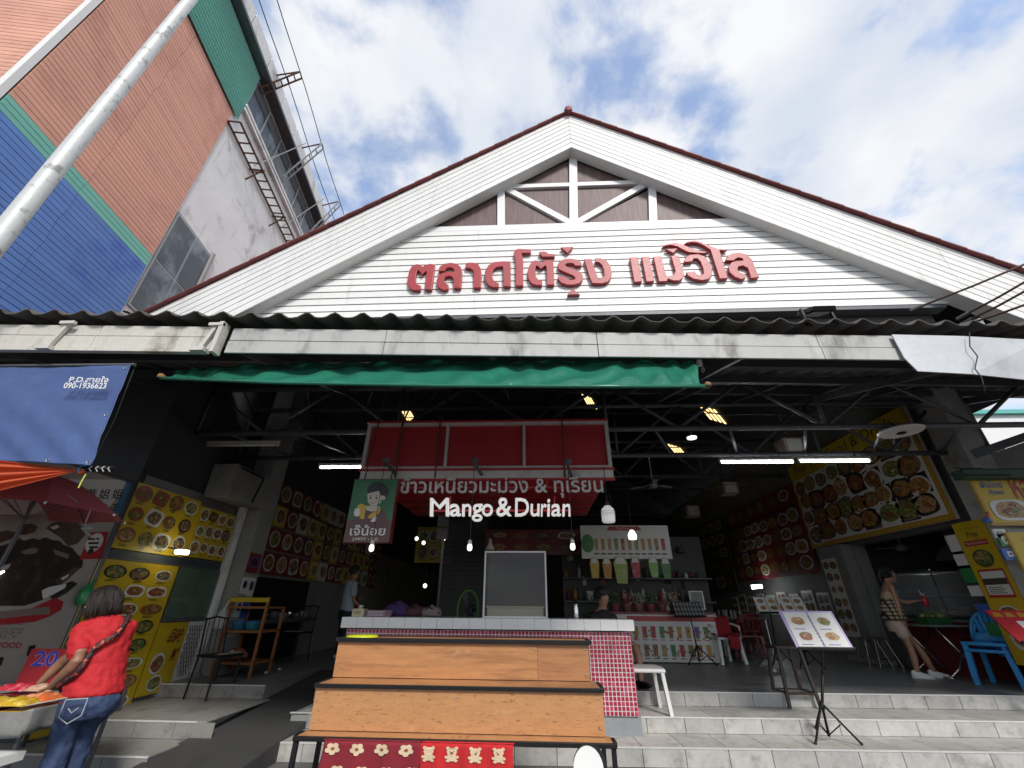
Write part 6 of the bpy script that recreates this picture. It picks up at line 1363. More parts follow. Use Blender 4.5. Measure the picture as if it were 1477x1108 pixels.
# folding table and chrome stools
t = thing('folding_table', 'chrome-legged folding table the woman leans against', 'table', (6.75, 8.4, .46)); tx0, tx1, ty0, ty1, tz_ = 6.32, 7.05, 8.05, 8.85, 1.19
mb = MB(); mb.box(tx0, tx1, ty0, ty1, tz_-.03, tz_); mb.build('tabletop', m_alu, t, bevel=.008)
for y in (ty0+.06, ty1-.06):
    mb = MB(); mb.tube([(tx0+.05, y, .475), (tx0+.25, y, .6), (tx1-.15, y, tz_-.04)], .015, 8); mb.build('leg', m_chrome, t, smooth=True); mb = MB(); mb.tube([(tx1-.05, y+.03, .475), (tx1-.2, y+.03, .6), (tx0+.15, y+.03, tz_-.04)], .015, 8); mb.build('leg', m_chrome, t, smooth=True)
for z, x in ((.475, tx0+.05), (.475, tx1-.05)): mb = MB(); mb.tube([(x, ty0, z), (x, ty1, z)], .015, 8); mb.build('foot_bar', m_chrome, t, smooth=True)
def chrome_stool(x, y, label):
    t = thing('chrome_stool', label, 'stool', (x, y, .46), group='chrome stools by the folding table')
    mb = MB(); mb.lathe((x, y, .90), [(.02, .03), (.15, .03), (.16, .015), (.15, 0), (.02, 0)], 16); mb.build('seat', m_steel, t)
    for s in (-1, 1): mb = MB(); mb.tube([(x+s*.2, y-.17, .47), (x+s*.1, y-.1, .90)], .012, 8); mb.build('leg', m_chrome, t); mb = MB(); mb.tube([(x+s*.2, y+.17, .47), (x+s*.1, y+.1, .90)], .012, 8); mb.build('leg', m_chrome, t)
    mb = MB(); mb.tube([(x-.17, y-.15, .6), (x+.17, y-.15, .6)], .008, 6); mb.tube([(x-.17, y+.15, .6), (x+.17, y+.15, .6)], .008, 6); mb.build('stretcher', m_chrome, t)
c = at(1263, 962, Z=.46); chrome_stool(c.x, c.y, 'chrome-legged stool left of the leaning woman'); c = at(1290, 966, Z=.46); chrome_stool(c.x+.1, c.y+.35, 'chrome-legged stool behind the legs of the leaning woman')
c = at(1325, 886, Y=7.9); t = thing('vegetable_tray', 'green tray of vegetables on the folding table', 'tray', (6.6, 8.3, tz_)); mb = MB(); mb.loft([[V((6.62+x*s, 8.3+y*s, z)) for x, y in ((-.2, -.14), (.2, -.14), (.2, .14), (-.2, .14))] for s, z in ((.9, tz_+.002), (1, tz_+.1))]); mb.build('tray', flat('green_tray', (.02, .10, .03)), t)
for k in range(5): mb = MB(); lump(mb, (6.49+.07*k, 8.3+.04*(k % 2), tz_+.12), .06, 1.2, 1, .8, 0, k+11); mb.build('vegetable', [FOOD[2], m_bag, FOOD[2]][k % 3] if k % 3 != 1 else flat('pale_leaf%d' % k, (.20, .28, .10)), t, smooth=True)
c = at(1092, 847, X=6.3); t = thing('work_light', 'small bluish lit lamp glowing deep in the right side', 'lamp', tuple(c)); mb = MB(); mb.tube([c+V((-.13, 0, 0)), c+V((.13, 0, .02))], .045, 10); mb.build('tube', m_led, t, smooth=True); mb = MB(); mb.bar(c+V((-.16, .05, .05)), c+V((.16, .05, .07)), .04, .03); mb.build('housing', m_steel, t)

# ---------------------------------------------------------------- drink stall and things at the back
SYK = 9.8
t = thing('drink_stall', 'drink stall counter with printed cups on its white front', 'stall', (2.5, SYK, .46)); sx0, sx1 = at(905, 900, Y=SYK).x, at(1032, 900, Y=SYK).x
mb = MB(); mb.box(sx0-.6, sx1, SYK, SYK+.7, .47, 1.28); mb.build('body', m_whp, t); mb = MB(); mb.box(sx0-.65, sx1+.04, SYK-.03, SYK+.72, 1.285, 1.32); mb.build('top', m_dred, t)
pr = MB(); PMd = [m_whp, m_plate]+FOOD+[m_redp, m_blk, flat('violet_print', (.14, .08, .25)), m_grnp, m_gold]
n = V((0, -1, 0)); o = V((sx0, SYK-.003, .5)); X_ = V((1, 0, 0)); Zz = V((0, 0, 1))
pr.face([o+Zz*.66+n*.002, o+X_*(sx1-sx0)+Zz*.66+n*.002, o+X_*(sx1-sx0)+Zz*.75+n*.002, o+Zz*.75+n*.002], 8)
for r in range(2):
    for k in range(9):
        x = .1+(sx1-sx0-.2)*(k+.3)/9; z = .06+.31*r; m = random.choice((2, 4, 5, 6, 7, 8, 9, 10, 11, 12)); w_ = .05
        pr.face([o+X_*(x-w_*.75)+Zz*z+n*.003, o+X_*(x+w_*.75)+Zz*z+n*.003, o+X_*(x+w_)+Zz*(z+.2)+n*.003, o+X_*(x-w_)+Zz*(z+.2)+n*.003], m)
        pr.face([o+X_*(x-w_)+Zz*(z+.2)+n*.003, o+X_*(x+w_)+Zz*(z+.2)+n*.003, o+X_*(x+w_*.8)+Zz*(z+.225)+n*.003, o+X_*(x-w_*.8)+Zz*(z+.225)+n*.003], 1)
        pr.face([o+X_*(x-w_)+Zz*(z-.04)+n*.003, o+X_*(x+w_)+Zz*(z-.04)+n*.003, o+X_*(x+w_)+Zz*(z-.025)+n*.003, o+X_*(x-w_)+Zz*(z-.025)+n*.003], 8 if r else 9)
for r in range(2):
    for k in range(9):
        x = .1+(sx1-sx0-.2)*(k+.3)/9+random.uniform(-.02, .02); z = .09+.31*r
        for j in range(3): pr.disc(o+X_*(x+random.uniform(-.07, .07))+Zz*(z+random.uniform(-.04, .10))+n*(.0045+.0006*j), X_*random.uniform(.015, .03), Zz*random.uniform(.015, .03), 8, random.choice((2, 3, 4, 5, 7, 8, 11, 12)), .2)
pr.build('print', PMd, t, fix=False)
bx0, bx1 = at(838, 780, Y=SYK).x, at(966, 780, Y=SYK).x; bz0, bz1 = at(900, 806, Y=SYK).z, at(900, 758, Y=SYK).z
t = thing('stall_banner', 'white banner with printed drinks above the drink stall', 'banner', (bx0, SYK, bz0)); mb = MB(); mb.box(bx0, bx1, SYK, SYK+.02, bz0, bz1); mb.build('board', m_whp, t); pr = MB(); o = V((bx0, SYK-.002, bz0)); L_ = bx1-bx0; H_ = bz1-bz0
pr.face([o+X_*L_*.3+Zz*H_*.84+n*.002, o+X_*L_*.7+Zz*H_*.84+n*.002, o+X_*L_*.67+Zz*H_*.97+n*.002, o+X_*L_*.33+Zz*H_*.97+n*.002], 8); text(pr, 'Thai Drinks', o+X_*L_*.41+Zz*H_*.87+n*.004, X_*L_*.18, Zz*H_*.07, 0)
for k in range(11):
    x = L_*(.17+.075*k); m = random.choice((2, 4, 5, 6, 7, 8, 11, 12)); w_ = .045; z = H_*.25
    pr.face([o+X_*(x-w_*.7)+Zz*z+n*.003, o+X_*(x+w_*.7)+Zz*z+n*.003, o+X_*(x+w_)+Zz*(z+.24)+n*.003, o+X_*(x-w_)+Zz*(z+.24)+n*.003], m); pr.face([o+X_*(x-.06)+Zz*H_*.12+n*.003, o+X_*(x+.05)+Zz*H_*.12+n*.003, o+X_*(x+.05)+Zz*H_*.16+n*.003, o+X_*(x-.06)+Zz*H_*.16+n*.003], 9)
plate(pr, o+X_*.14+Zz*H_*.45+n*.003, X_*.14, Zz*.19, n, 11, (4, 11)); pr.build('print', PMd, t, fix=False)
CUTS = [(858, 819, 'yellow', (.50, .34, .03)), (876, 820, 'orange', (.46, .20, .03)), (896, 822, 'mixed green and yellow', (.30, .36, .08)), (917, 818, 'red', (.38, .03, .05)), (943, 818, 'pale green', (.20, .42, .10)), (961, 820, 'dark green', (.06, .18, .05))]
for i, (px, py, nm, col) in enumerate(CUTS):
    c = at(px, py, Y=SYK-.05); t = thing('drink_cutout', '%s cup-shaped cutout hanging under the drink banner' % nm, 'cutout', tuple(c), group='cup cutouts under the drink banner')
    w_ = .10 if i != 2 else .15; h_ = .2 if i != 2 else .26
    mb = MB(); mb.prism([(-w_*.7, -h_), (w_*.7, -h_), (w_, h_*.5), (w_*.6, h_), (-w_*.6, h_), (-w_, h_*.5)], c, X_, Zz, (0, .012, 0)); mb.build('card', flat('cutout%d' % i, col, .5, stain=tuple(min(.6, x+.15) for x in col), sscale=9), t)
    mb = MB(); mb.prism([(-w_*.75, h_*.45), (w_*.75, h_*.45), (w_*.5, h_*.95), (-w_*.5, h_*.95)], c+V((0, -.003, 0)), X_, Zz, (0, .002, 0)); mb.build('lid', m_whp, t); mb = MB(); mb.tube([c+V((0, .005, h_)), V((c.x, SYK+.005, bz0+.01))], .003, 4); mb.build('cord', m_cable, t)
for i in range(6):
    px = 888+17*i; c = at(px, 884, Y=SYK+.15); c.z = 1.32
    t = thing('flower_pot', 'pinkish pot with leafy sprigs on the drink stall counter, %s' % ['first from the left', 'second from the left', 'third from the left', 'fourth from the left', 'fifth from the left', 'last on the right'][i], 'plant pot', tuple(c), group='pots on the drink stall')
    mb = MB(); mb.lathe(c, [(.07, 0), (.10, .14), (.105, .15)], 12); mb.build('pot', flat('pinkish_pot%d' % i, (.30, .08+.03*(i % 3), .10), .5), t, smooth=True); mb = MB()
    for k in range(60):
        p = c+V((random.gauss(0, .06), random.gauss(0, .06), .16+random.random()*.2)); d = V((random.gauss(0, 1), random.gauss(0, 1), random.gauss(0, 1))).normalized()*.04; e = d.orthogonal().normalized()*.018; mb.face([p-d, p+e, p+d, p-e])
    mb.build('leaves', [flat('leaf%d' % i, (.08, .15, .05)), flat('blossom%d' % i, (.32, .08, .06)), flat('paper_leaf%d' % i, (.4, .38, .34))][i % 3], t, kind='stuff', fix=False)
t = thing('bottle_shelf', 'dark back shelf crowded with bottles and jars behind the seated man', 'shelf', (1.6, 11.3, .46)); mb = MB(); mb.box(.7, 4.2, 11.4, 11.5, .46, 3.0); mb.build('back_panel', flat('shelf_back', (.055, .055, .05)), t)
for z in (1.0, 1.5, 2.0):
    mb = MB(); mb.box(.7, 4.2, 11.1, 11.39, z, z+.03); mb.build('shelf', m_steel, t)
    for k in range(22):
        x = .8+.15*k+random.uniform(-.03, .03); r_b = random.uniform(.03, .055); hb = random.uniform(.12, .3); mb = MB(); mb.lathe((x, 11.25, z+.03), [(r_b, 0), (r_b, hb*.7), (r_b*.45, hb*.85), (r_b*.45, hb)], 8)
        mb.build('bottle', random.choice([m_whp, m_steel, m_alu, m_grnp, m_dred, m_darkwall, m_gold]), t, smooth=True)
for k in range(16):
    x = random.uniform(.8, 4.1); z = random.uniform(1.2, 2.9); mb = MB(); wq, hq = random.uniform(.06, .2), random.uniform(.08, .24); mb.box(x, x+wq, 11.38, 11.396, z, z+hq); mb.build('notice', random.choice([m_whp, m_whp, m_darkwall, m_black, m_grnp, m_alu, m_dred]), t)
for k in range(6):
    x = .9+.55*k; mb = MB(); lump(mb, (x, 11.2, 2.45+.1*(k % 3)), .10, 1, .7, 1.3, 0, k+20, 10); mb.build('hanging_bag', [m_bag, m_alu, m_darkwall][k % 3], t, smooth=True)
def dining(x, y, label):
    t = thing('dining_table', label, 'table', (x, y, .46), group='dim tables on the platform')
    mb = MB(); mb.box(x-.55, x+.55, y-.38, y+.38, 1.18, 1.21); mb.build('tabletop', m_steel, t, bevel=.006)
    for a in (-.5, .5):
        for b_ in (-.33, .33): mb = MB(); mb.tube([(x+a, y+b_, .46), (x+a, y+b_, 1.18)], .015, 6); mb.build('leg', m_chrome, t)
    mb = MB()
    for k in range(4): mb.lathe((x-.2+.1*k, y-.05*(k % 2), 1.21), [(.03, 0), (.035, .1), (.02, .14), (.02, .16)], 8)
    mb.build('condiments', m_alu, t, kind='stuff')
for x, y, lb in ((4.6, 11.2, 'dim steel table deep on the platform, right of the red jacket chair'), (5.2, 13.2, 'dim steel table farther back on the right'), (2.2, 14.2, 'dim steel table far behind the drink stall')): dining(x, y, lb)
plastic_chair('plastic_chair', (4.5, 10.55, .46), R(170), 'dark red plastic chair at the nearer dim steel table', m_dred, group='chairs at the dim tables', arms=False)
plastic_chair('plastic_chair', (5.3, 12.4, .46), R(190), 'dark red plastic chair at the farther dim steel table', m_dred, group='chairs at the dim tables', arms=False)
c = at(694, 868, Y=9.6); t = thing('framed_picture', 'white framed picture leaning behind the music stand', 'picture frame', tuple(at(1004, 866, Y=9.75))); c = at(1005, 866, Y=9.75)
for a_ in ((-.14, -.12, -.17, .17), (.12, .14, -.17, .17)): mb = MB(); mb.box(c.x+a_[0], c.x+a_[1], 9.73, 9.75, c.z+a_[2], c.z+a_[3]); mb.build('frame_bar', m_trim, t)
for a_ in ((-.119, .119, -.17, -.15), (-.119, .119, .15, .17)): mb = MB(); mb.box(c.x+a_[0], c.x+a_[1], 9.73, 9.75, c.z+a_[2], c.z+a_[3]); mb.build('frame_bar', m_trim, t)
mb = MB(); mb.box(c.x-.119, c.x+.119, 9.742, 9.748, c.z-.149, c.z+.149); mb.build('picture', flat('grey_picture', (.2, .2, .19), stain=(.08, .08, .08), sscale=14), t)
t = menu_board('menu_board', 'dim red soup menu banner hanging behind the framed panel', (at(700, 800, Y=11).x, 11, at(700, 800, Y=11).z), (at(838, 800, Y=11).x-at(700, 800, Y=11).x, 0, 0), (0, 0, at(700, 764, Y=11).z-at(700, 800, Y=11).z), 2, 4, m_dred, margin=.03, fill=.36, cap=False)
t = thing('service_post', 'thin pale post with a meter box behind the left end of the counter', 'post', tuple(at(630, 880, Y=8.6))); c = at(631, 880, Y=8.6); mb = MB(); mb.tube([(c.x, 8.6, .46), (c.x, 8.6, 5)], .025, 8); mb.build('shaft', m_alu, t, smooth=True)
for z0, z1_ in ((2.55, 2.75), (2.78, 3.1)): mb = MB(); mb.box(c.x-.12, c.x+.1, 8.5, 8.57, z0, z1_); mb.build('meter_box', m_inwall, t, bevel=.01)
t = thing('roller_shutter', 'dark grey closed roller shutter at the back behind the counter', 'shutter', (at(660, 880, Y=12).x, 12, .46)); x0, x1 = at(640, 800, Y=12).x, at(702, 800, Y=12).x
for k in range(28): mb = MB(); mb.box(x0, x1, 12+.01*(k % 2), 12.03, .46+.11*k, .46+.11*k+.1); mb.build('slat', m_darkwall, t)
menu_board('menu_board', 'yellowish poster board in the dark, left of the thin post', (-3.5, 13, 2.5), (1.1, 0, 0), (0, 0, 1.0), 2, 3, m_yel, margin=.05, fill=.42)
for i, (px, py, yy) in enumerate(((601, 777, 11), (611, 783, 11.3), (640, 777, 10), (613, 845, 11), (708, 831, 10.5))):
    c = at(px, py, Y=yy); t = thing('spot_lamp', 'tiny lit lamp in the dark, %s' % ['upper of the pair left of the thin post', 'lower of the pair left of the thin post', 'beside the meter box on the thin post', 'low, left of the thin post', 'warm one right of the framed panel'][i], 'lamp', tuple(c)); mb = MB(); mb.ball(c, .05, 10); mb.build('bulb', m_bulb, t, smooth=True); mb = MB(); mb.tube([c+V((0, 0, .05)), c+V((0, 0, .9))], .006, 4); mb.build('cord', m_cable, t)
t = thing('photo_row', 'row of small framed prints low on the dim right wall', 'framed prints', (6.8, 12, 1.2))
for k in range(9):
    y0 = 11.2+.62*k; z0 = 1.25+.06*(k % 2); mb = MB(); mb.box(6.82, 6.84, y0, y0+.46, z0, z0+.5); mb.build('frame', m_whp, t); pr = MB()
    for a_ in (.13, .33):
        for b_ in (.14, .36): plate(pr, V((6.818, y0+a_, z0+b_)), V((0, -.085, 0)), V((0, 0, .09)), V((-1, 0, 0)), random.choice((0, 2, 6)))
    pr.build('print', [m_blk, m_plate]+FOOD, t, fix=False)
rc = random.Random(5)
for k in range(7):
    x0, x1 = rc.uniform(-4.5, 2), rc.uniform(2.5, 6.5); y_, z_ = rc.uniform(5.75, 9.5), rc.uniform(3.7, 4.5)
    mb = MB(); mb.tube([(x0+(x1-x0)*q_/14, y_+.1*math.sin(q_), z_-.10*math.sin(math.pi*q_/14)*(1+.4*math.sin(q_*2.3))) for q_ in range(15)], .009, 5)
    setp(mb.build('loose_cable', m_cable, smooth=True), 'loose dark cable sagging among the roof trusses of the hall', 'cable', 'loose cables among the trusses')
c = at(1117, 970, Z=.466); mb = MB(); lump(mb, (c.x, c.y, .485), .035, 1.3, .8, .7, 0, 5, 8); setp(mb.build('paper_scrap', m_whp, smooth=True), 'small crumpled white paper scrap on the platform floor', 'litter')
for px, lb in ((383, 'small white scrap on the dark floor at the left, nearer'), (403, 'small white scrap on the dark floor at the left, farther')):
    c = at(px, 972-(px-383)*.25, Z=.466); mb = MB(); lump(mb, (c.x, c.y, .48), .03, 1, 1, .7, 0, px, 8); setp(mb.build('paper_scrap', m_whp, smooth=True), lb, 'litter')
# ---------------------------------------------------------------- small outdoor fittings
c = at(1190, 460, Y=3.75); t = thing('floodlight', 'black floodlight standing on the awning below the gable', 'floodlight', tuple(c))
p4 = [at(x, y, Y=3.8) for x, y in ((1160, 468), (1176, 441), (1214, 445), (1208, 455), (1178, 458))]; cc = at(1192, 450, Y=3.8)
mb = MB(); o = at(1170, 449, Y=3.30); mb.hexa([o, o+V((.24, 0, .0)), o+V((.24, .22, .10)), o+V((0, .22, .10)), o+V((.02, -.03, .04)), o+V((.22, -.03, .04)), o+V((.22, .19, .145)), o+V((.02, .19, .145))]); 
mb.build('housing', m_black, t, bevel=.006)
mb = MB(); mb.bar(o+V((-.015, .08, -.10)), o+V((-.015, .10, .10)), .02, .03); mb.bar(o+V((.255, .08, -.10)), o+V((.255, .10, .10)), .02, .03); mb.bar(o+V((-.02, .08, -.10)), o+V((.26, .08, -.10)), .03, .02); mb.build('bracket', m_black, t)
mb = MB(); mb.hexa([o+V((.03, .01, -.004)), o+V((.21, .01, -.004)), o+V((.21, .20, .082)), o+V((.03, .20, .082)), o+V((.03, .01, .002)), o+V((.21, .01, .002)), o+V((.21, .20, .09)), o+V((.03, .20, .09))]); mb.build('lens', m_glassd, t)
for i, (a, b) in enumerate((((1318, 446), (1500, 372)), ((1385, 458), (1500, 394)), ((1390, 466), (1500, 408)), ((1380, 472), (1500, 432)))):
    p, q_ = at(*a, Y=3.85), at(*b, Y=3.2)
    t = thing('stay_cable', 'rusty stay cable running to the awning at the right, %s' % ['uppermost of the four', 'second from the top', 'third from the top', 'lowest of the four'][i], 'cable', tuple(p), group='rusty stay cables')
    mb = MB(); mb.tube([p, (p+q_)/2+V((0, 0, -.01)), q_], .011, 6); mb.build('rod', m_rust, t, smooth=True); mb = MB(); mb.tube([p-(q_-p).normalized()*.03, p+(q_-p).normalized()*.08], .018, 6); mb.build('socket', m_steel, t)
for px, py, lb in ((847, 466, 'short white pipe stub standing on the awning below the letters'), (1413, 468, 'short grey pipe stub on the awning beside the stay cables')):
    c = at(px, py, Y=3.7); t = thing('pipe_stub', lb, 'pipe', tuple(c)); mb = MB(); mb.tube([c+V((0, 0, -.12)), c+V((0, 0, .03))], .022 if px < 900 else .035, 10); mb.build('pipe', m_whiteplastic if px < 900 else m_alu, t, smooth=True); mb = MB(); mb.tube([c+V((0, 0, .03)), c+V((0, 0, .05))], .026 if px < 900 else .04, 10); mb.build('cap', m_alu, t)
t = setp(MB().tube([at(x, y, Y=3.40) for x, y in ((1398, 480), (1399, 500), (1410, 514), (1406, 532), (1416, 545), (1421, 566))], .005, 5).build('wire', m_cable, smooth=True), 'loose thin wire dangling over the zinc flashing at the right', 'wire')
t = setp(MB().tube([at(x, y, Y=3.2) for x, y in ((592, 472), (597, 482), (592, 498), (589, 513))], .004, 5).build('wire', m_cable, smooth=True), 'short thin wire hanging over the grey fascia, left of centre', 'wire')
# pale building glimpsed beyond the truss at the far right, with a tree before it
t = thing('far_building', 'pale building glimpsed through the opening at the far right', 'building', (26, 30, 0)); mb = MB(); mb.box(20, 44, 30, 40, 0, 14.2); mb.build('wall', mat('bright_render', (.7, .7, .69), .8, .05), t)
for k in range(6): mb = MB(); mb.box(21+3.6*k, 22.8+3.6*k, 29.97, 29.99, 10.6, 11.9); mb.build('window', m_glassd, t)
mb = MB(); mb.box(19.8, 44.2, 29.7, 40.3, 14.2, 14.5); mb.build('roof', flat('teal_roof', (.10, .40, .36)), t)
t = thing('tree', 'sunlit yellowish tree glimpsed beyond the far right truss', 'tree', (24, 27, 0)); mb = MB(); mb.tube([(24, 27, 0), (24.2, 27, 6), (24, 27.1, 13)], [.3, .22, .08], 8); mb.build('trunk', m_wood3, t, smooth=True)
for k in range(5): mb = MB(); a_ = k*1.25; mb.tube([(24.1, 27, 8+.8*k), (24.1+1.6*math.cos(a_), 27+1.6*math.sin(a_), 11+.8*k)], [.09, .03], 6); mb.build('branch', m_wood3, t, smooth=True)
mb = MB()
for k in range(5200):
    cl = random.Random(k % 46); ctr = V((24+cl.gauss(0, 2.2), 27+cl.gauss(0, 1.6), 14.2+cl.gauss(0, 1.8))); p = ctr+V((random.gauss(0, .5), random.gauss(0, .5), random.gauss(0, .42))); d = V((random.gauss(0, 1), random.gauss(0, 1), random.gauss(0, .7))).normalized()*.16; e = d.orthogonal().normalized()*.07; mb.face([p-d, p+e, p+d, p-e])
mb.build('crown', mat('yellow_green_leaves', (.11, .12, .025), .6, .35, 2, 10, 0), t, fix=False, kind='stuff')
# ---------------------------------------------------------------- people
def remesh(mb, name, m, parent, vox=.011, sm=5, label=None):
    me = mb.mesh(name+'_raw', m, None, True, True); o = D.objects.new(name+'_raw', me); COL.objects.link(o)
    md = o.modifiers.new('r', 'REMESH'); md.mode = 'VOXEL'; md.voxel_size = vox; md.use_smooth_shade = True
    s = o.modifiers.new('s', 'SMOOTH'); s.iterations = sm; s.factor = .5
    dg = bpy.context.evaluated_depsgraph_get(); nm = D.meshes.new_from_object(o.evaluated_get(dg)); D.objects.remove(o); D.meshes.remove(me)
    nm.name = name; inv = wmat(parent).inverted(); nm.transform(inv); nm.polygons.foreach_set('use_smooth', [True]*len(nm.polygons))
    if not nm.materials: nm.materials.append(m)
    ob = link(name, nm, parent); MW[ob.name] = wmat(parent)
    if label: ob['label'] = label
    return ob
def ell_ring(c, s, f, rx, ry, n=18): return [c+s*(rx*math.cos(2*math.pi*k/n))+f*(ry*math.sin(2*math.pi*k/n)) for k in range(n)]
def cr(pts, k=4):
    P_ = [V(p) for p in pts]; P_ = [P_[0]*2-P_[1]]+P_+[P_[-1]*2-P_[-2]]; out_ = []
    for i in range(1, len(P_)-2):
        for j in range(k):
            t = j/k; a, b, c, d = P_[i-1:i+3]; out_.append(.5*((2*b)+(c-a)*t+(2*a-5*b+4*c-d)*t*t+(3*b-a-3*c+d)*t**3))
    return out_+[P_[-2]]
def limb(mb, pts, rad, k=4, n=12):
    p = cr(pts, k); m_ = len(p); rr = []
    for i in range(m_):
        x = i/(m_-1)*(len(rad)-1); j = min(int(x), len(rad)-2); rr.append(rad[j]*(1-(x-j))+rad[j+1]*(x-j))
    mb.tube(p, rr, n)
    mb.ball(p[0], rr[0]*.98, 10); mb.ball(p[-1], rr[-1]*.98, 10)
def torso(mb, spine, s, f, ws, grow=0):
    p = cr(spine, 4); rings = []
    for i, c in enumerate(p):
        x = i/(len(p)-1)*(len(ws)-1); j = min(int(x), len(ws)-2); a = x-j
        rings.append(ell_ring(c, s, f, ws[j][0]*(1-a)+ws[j+1][0]*a+grow, ws[j][1]*(1-a)+ws[j+1][1]*a+grow))
    mb.loft(rings)
def hand(mb, wr_, d, nrm, sc=1., curl=.5, side=1):
    d = d.normalized(); nrm = (nrm-d*nrm.dot(d)).normalized(); x = d.cross(nrm)*side
    mb.loft([ell_ring(wr_+d*z*sc, x, nrm, a*sc, b*sc, 10) for z, a, b in ((-.01, .026, .020), (.02, .034, .018), (.06, .042, .016), (.09, .040, .014))])
    for k, ln in enumerate((.070, .080, .074, .058)):
        b0 = wr_+d*.085*sc+x*(.030-.020*k)*sc; dd = (d+x*(.12-.08*k)).normalized(); p = [b0]
        for q in range(3):
            a = curl*(q+1)*.8; p.append(p[-1]+(dd*math.cos(a)+nrm*math.sin(a))*ln/3*sc)
        mb.tube(p, [.0095*sc, .009*sc, .0085*sc, .007*sc], 8)
    b0 = wr_+d*.02*sc+x*.03*sc; mb.tube([b0, b0+(d*.6+x*.8).normalized()*.035*sc, b0+(d*.8+x*.5+nrm*.4).normalized()*.065*sc], [.012*sc, .0105*sc, .008*sc], 8)
def head(mb, c, f, up, s, sc=1.):
    """skull, jaw, nose, ears; c = centre, f = facing"""
    f = f.normalized(); up = up.normalized()
    rg = []
    for z, rx, ry, off in ((-.125, .02, .02, .045), (-.118, .038, .036, .035), (-.09, .056, .062, .018), (-.05, .066, .082, .006), (0, .073, .092, 0), (.045, .075, .097, -.004), (.085, .064, .085, -.008), (.11, .04, .055, -.01), (.122, .012, .018, -.01)):
        rg.append(ell_ring(c+(up*z+f*off)*sc, s, f, rx*sc, ry*sc))
    mb.loft(rg)
    nb = c+f*.088*sc
    mb.loft([ell_ring(nb+(up*z+f*o)*sc, s, f, r_*sc, r_*sc, 8) for z, o, r_ in ((.015, -.004, .008), (-.015, .008, .010), (-.036, .014, .014), (-.046, .004, .010))])
    for sg in (-1, 1):
        mb.loft([ell_ring(c+(s*sg*.073+up*z-f*.005)*sc, s, f, .010*sc, r_*sc, 8) for z, r_ in ((-.035, .008), (-.01, .018), (.02, .02), (.032, .01))])
    mb.loft([ell_ring(c+(up*z+f*.084)*sc, s, f, .024*sc, .012*sc, 10) for z in (-.074, -.066, -.058)])
def features(parent, c, f, up, s, sc=1., mlip=None):
    mb = MB()
    for sg in (-1, 1): mb.ball(c+(f*.083+s*sg*.031+up*.004)*sc, .0115*sc, 8, 0)
    mb.build('eyes', m_whp, parent, smooth=True)
    mb = MB()
    for sg in (-1, 1): mb.ball(c+(f*.0905+s*sg*.031+up*.003)*sc, .0065*sc, 8, 0)
    mb.build('irises', m_blk, parent, smooth=True)
    mb = MB()
    for sg in (-1, 1): mb.tube([c+(f*.088+s*sg*.014+up*.026)*sc, c+(f*.091+s*sg*.032+up*.032)*sc, c+(f*.080+s*sg*.050+up*.026)*sc], .0042*sc, 6)
    mb.build('eyebrows', m_blk, parent)
    mb = MB(); mb.tube([c+(f*.088-s*.022-up*.068)*sc, c+(f*.097-up*.066)*sc, c+(f*.088+s*.022-up*.068)*sc], [.003*sc, .0062*sc, .003*sc], 6); mb.build('lips', mlip or flat('lip', (.30, .08, .07)), parent, smooth=True)
def strands(parent, c, fh, uph, s, m, R_=(.108, .106), low=-.10, n=190, back=True, sc=1.08, seed=1):
    rr = random.Random(seed); b = MB()
    for k in range(n):
        ph = rr.uniform(-2.35, 2.35) if back else rr.uniform(-3.14, 3.14)     # 0 = straight back
        d = -fh*math.cos(ph)+s*math.sin(ph); pts = []; ln = rr.uniform(.85, 1.08); wob = rr.uniform(-.012, .012)
        for q in range(7):
            tq = q/6*ln; el = math.pi/2*(1-tq*1.55)
            rad = math.cos(max(el, -.15)) if el > -.15 else .985-.06*(tq-.7)
            z = .135*math.sin(el) if el > 0 else (low)*min(1.05, -el/.86)
            pts.append(c+(d*rad*(R_[0]+rr.uniform(-.001, .003))-fh*.026+uph*z+s*wob*tq+d*.004*math.sin(q*2+ph*9))*sc)
        b.tube(pts, [.0052, .0052, .005, .0046, .004, .003, .0012], 5)
    b.build('hair_strands', m, parent, smooth=True, kind='stuff', fix=False)
m_skin = mat('tan_skin', (.36, .19, .12), .5, .08, 8, 60, .01)
m_skin2 = mat('brown_skin', (.27, .13, .08), .5, .08, 8, 60, .01)
m_hair = mat('black_hair', (.012, .010, .009), .6, .3, 60, 200, .06, stretch=(1, 1, .15))
m_hairb = mat('dark_brown_hair', (.016, .009, .007), .62, .3, 60, 200, .06, stretch=(1, 1, .15))
m_jean = mat('blue_denim', (.028, .05, .115), .8, .25, 7, 140, .08, stain=(.06, .10, .20), sscale=5, sth=(.5, .75))
m_redshirt = mat('red_jersey', (.46, .012, .018), .8, .1, 6, 120, .05)
UP = V((0, 0, 1))

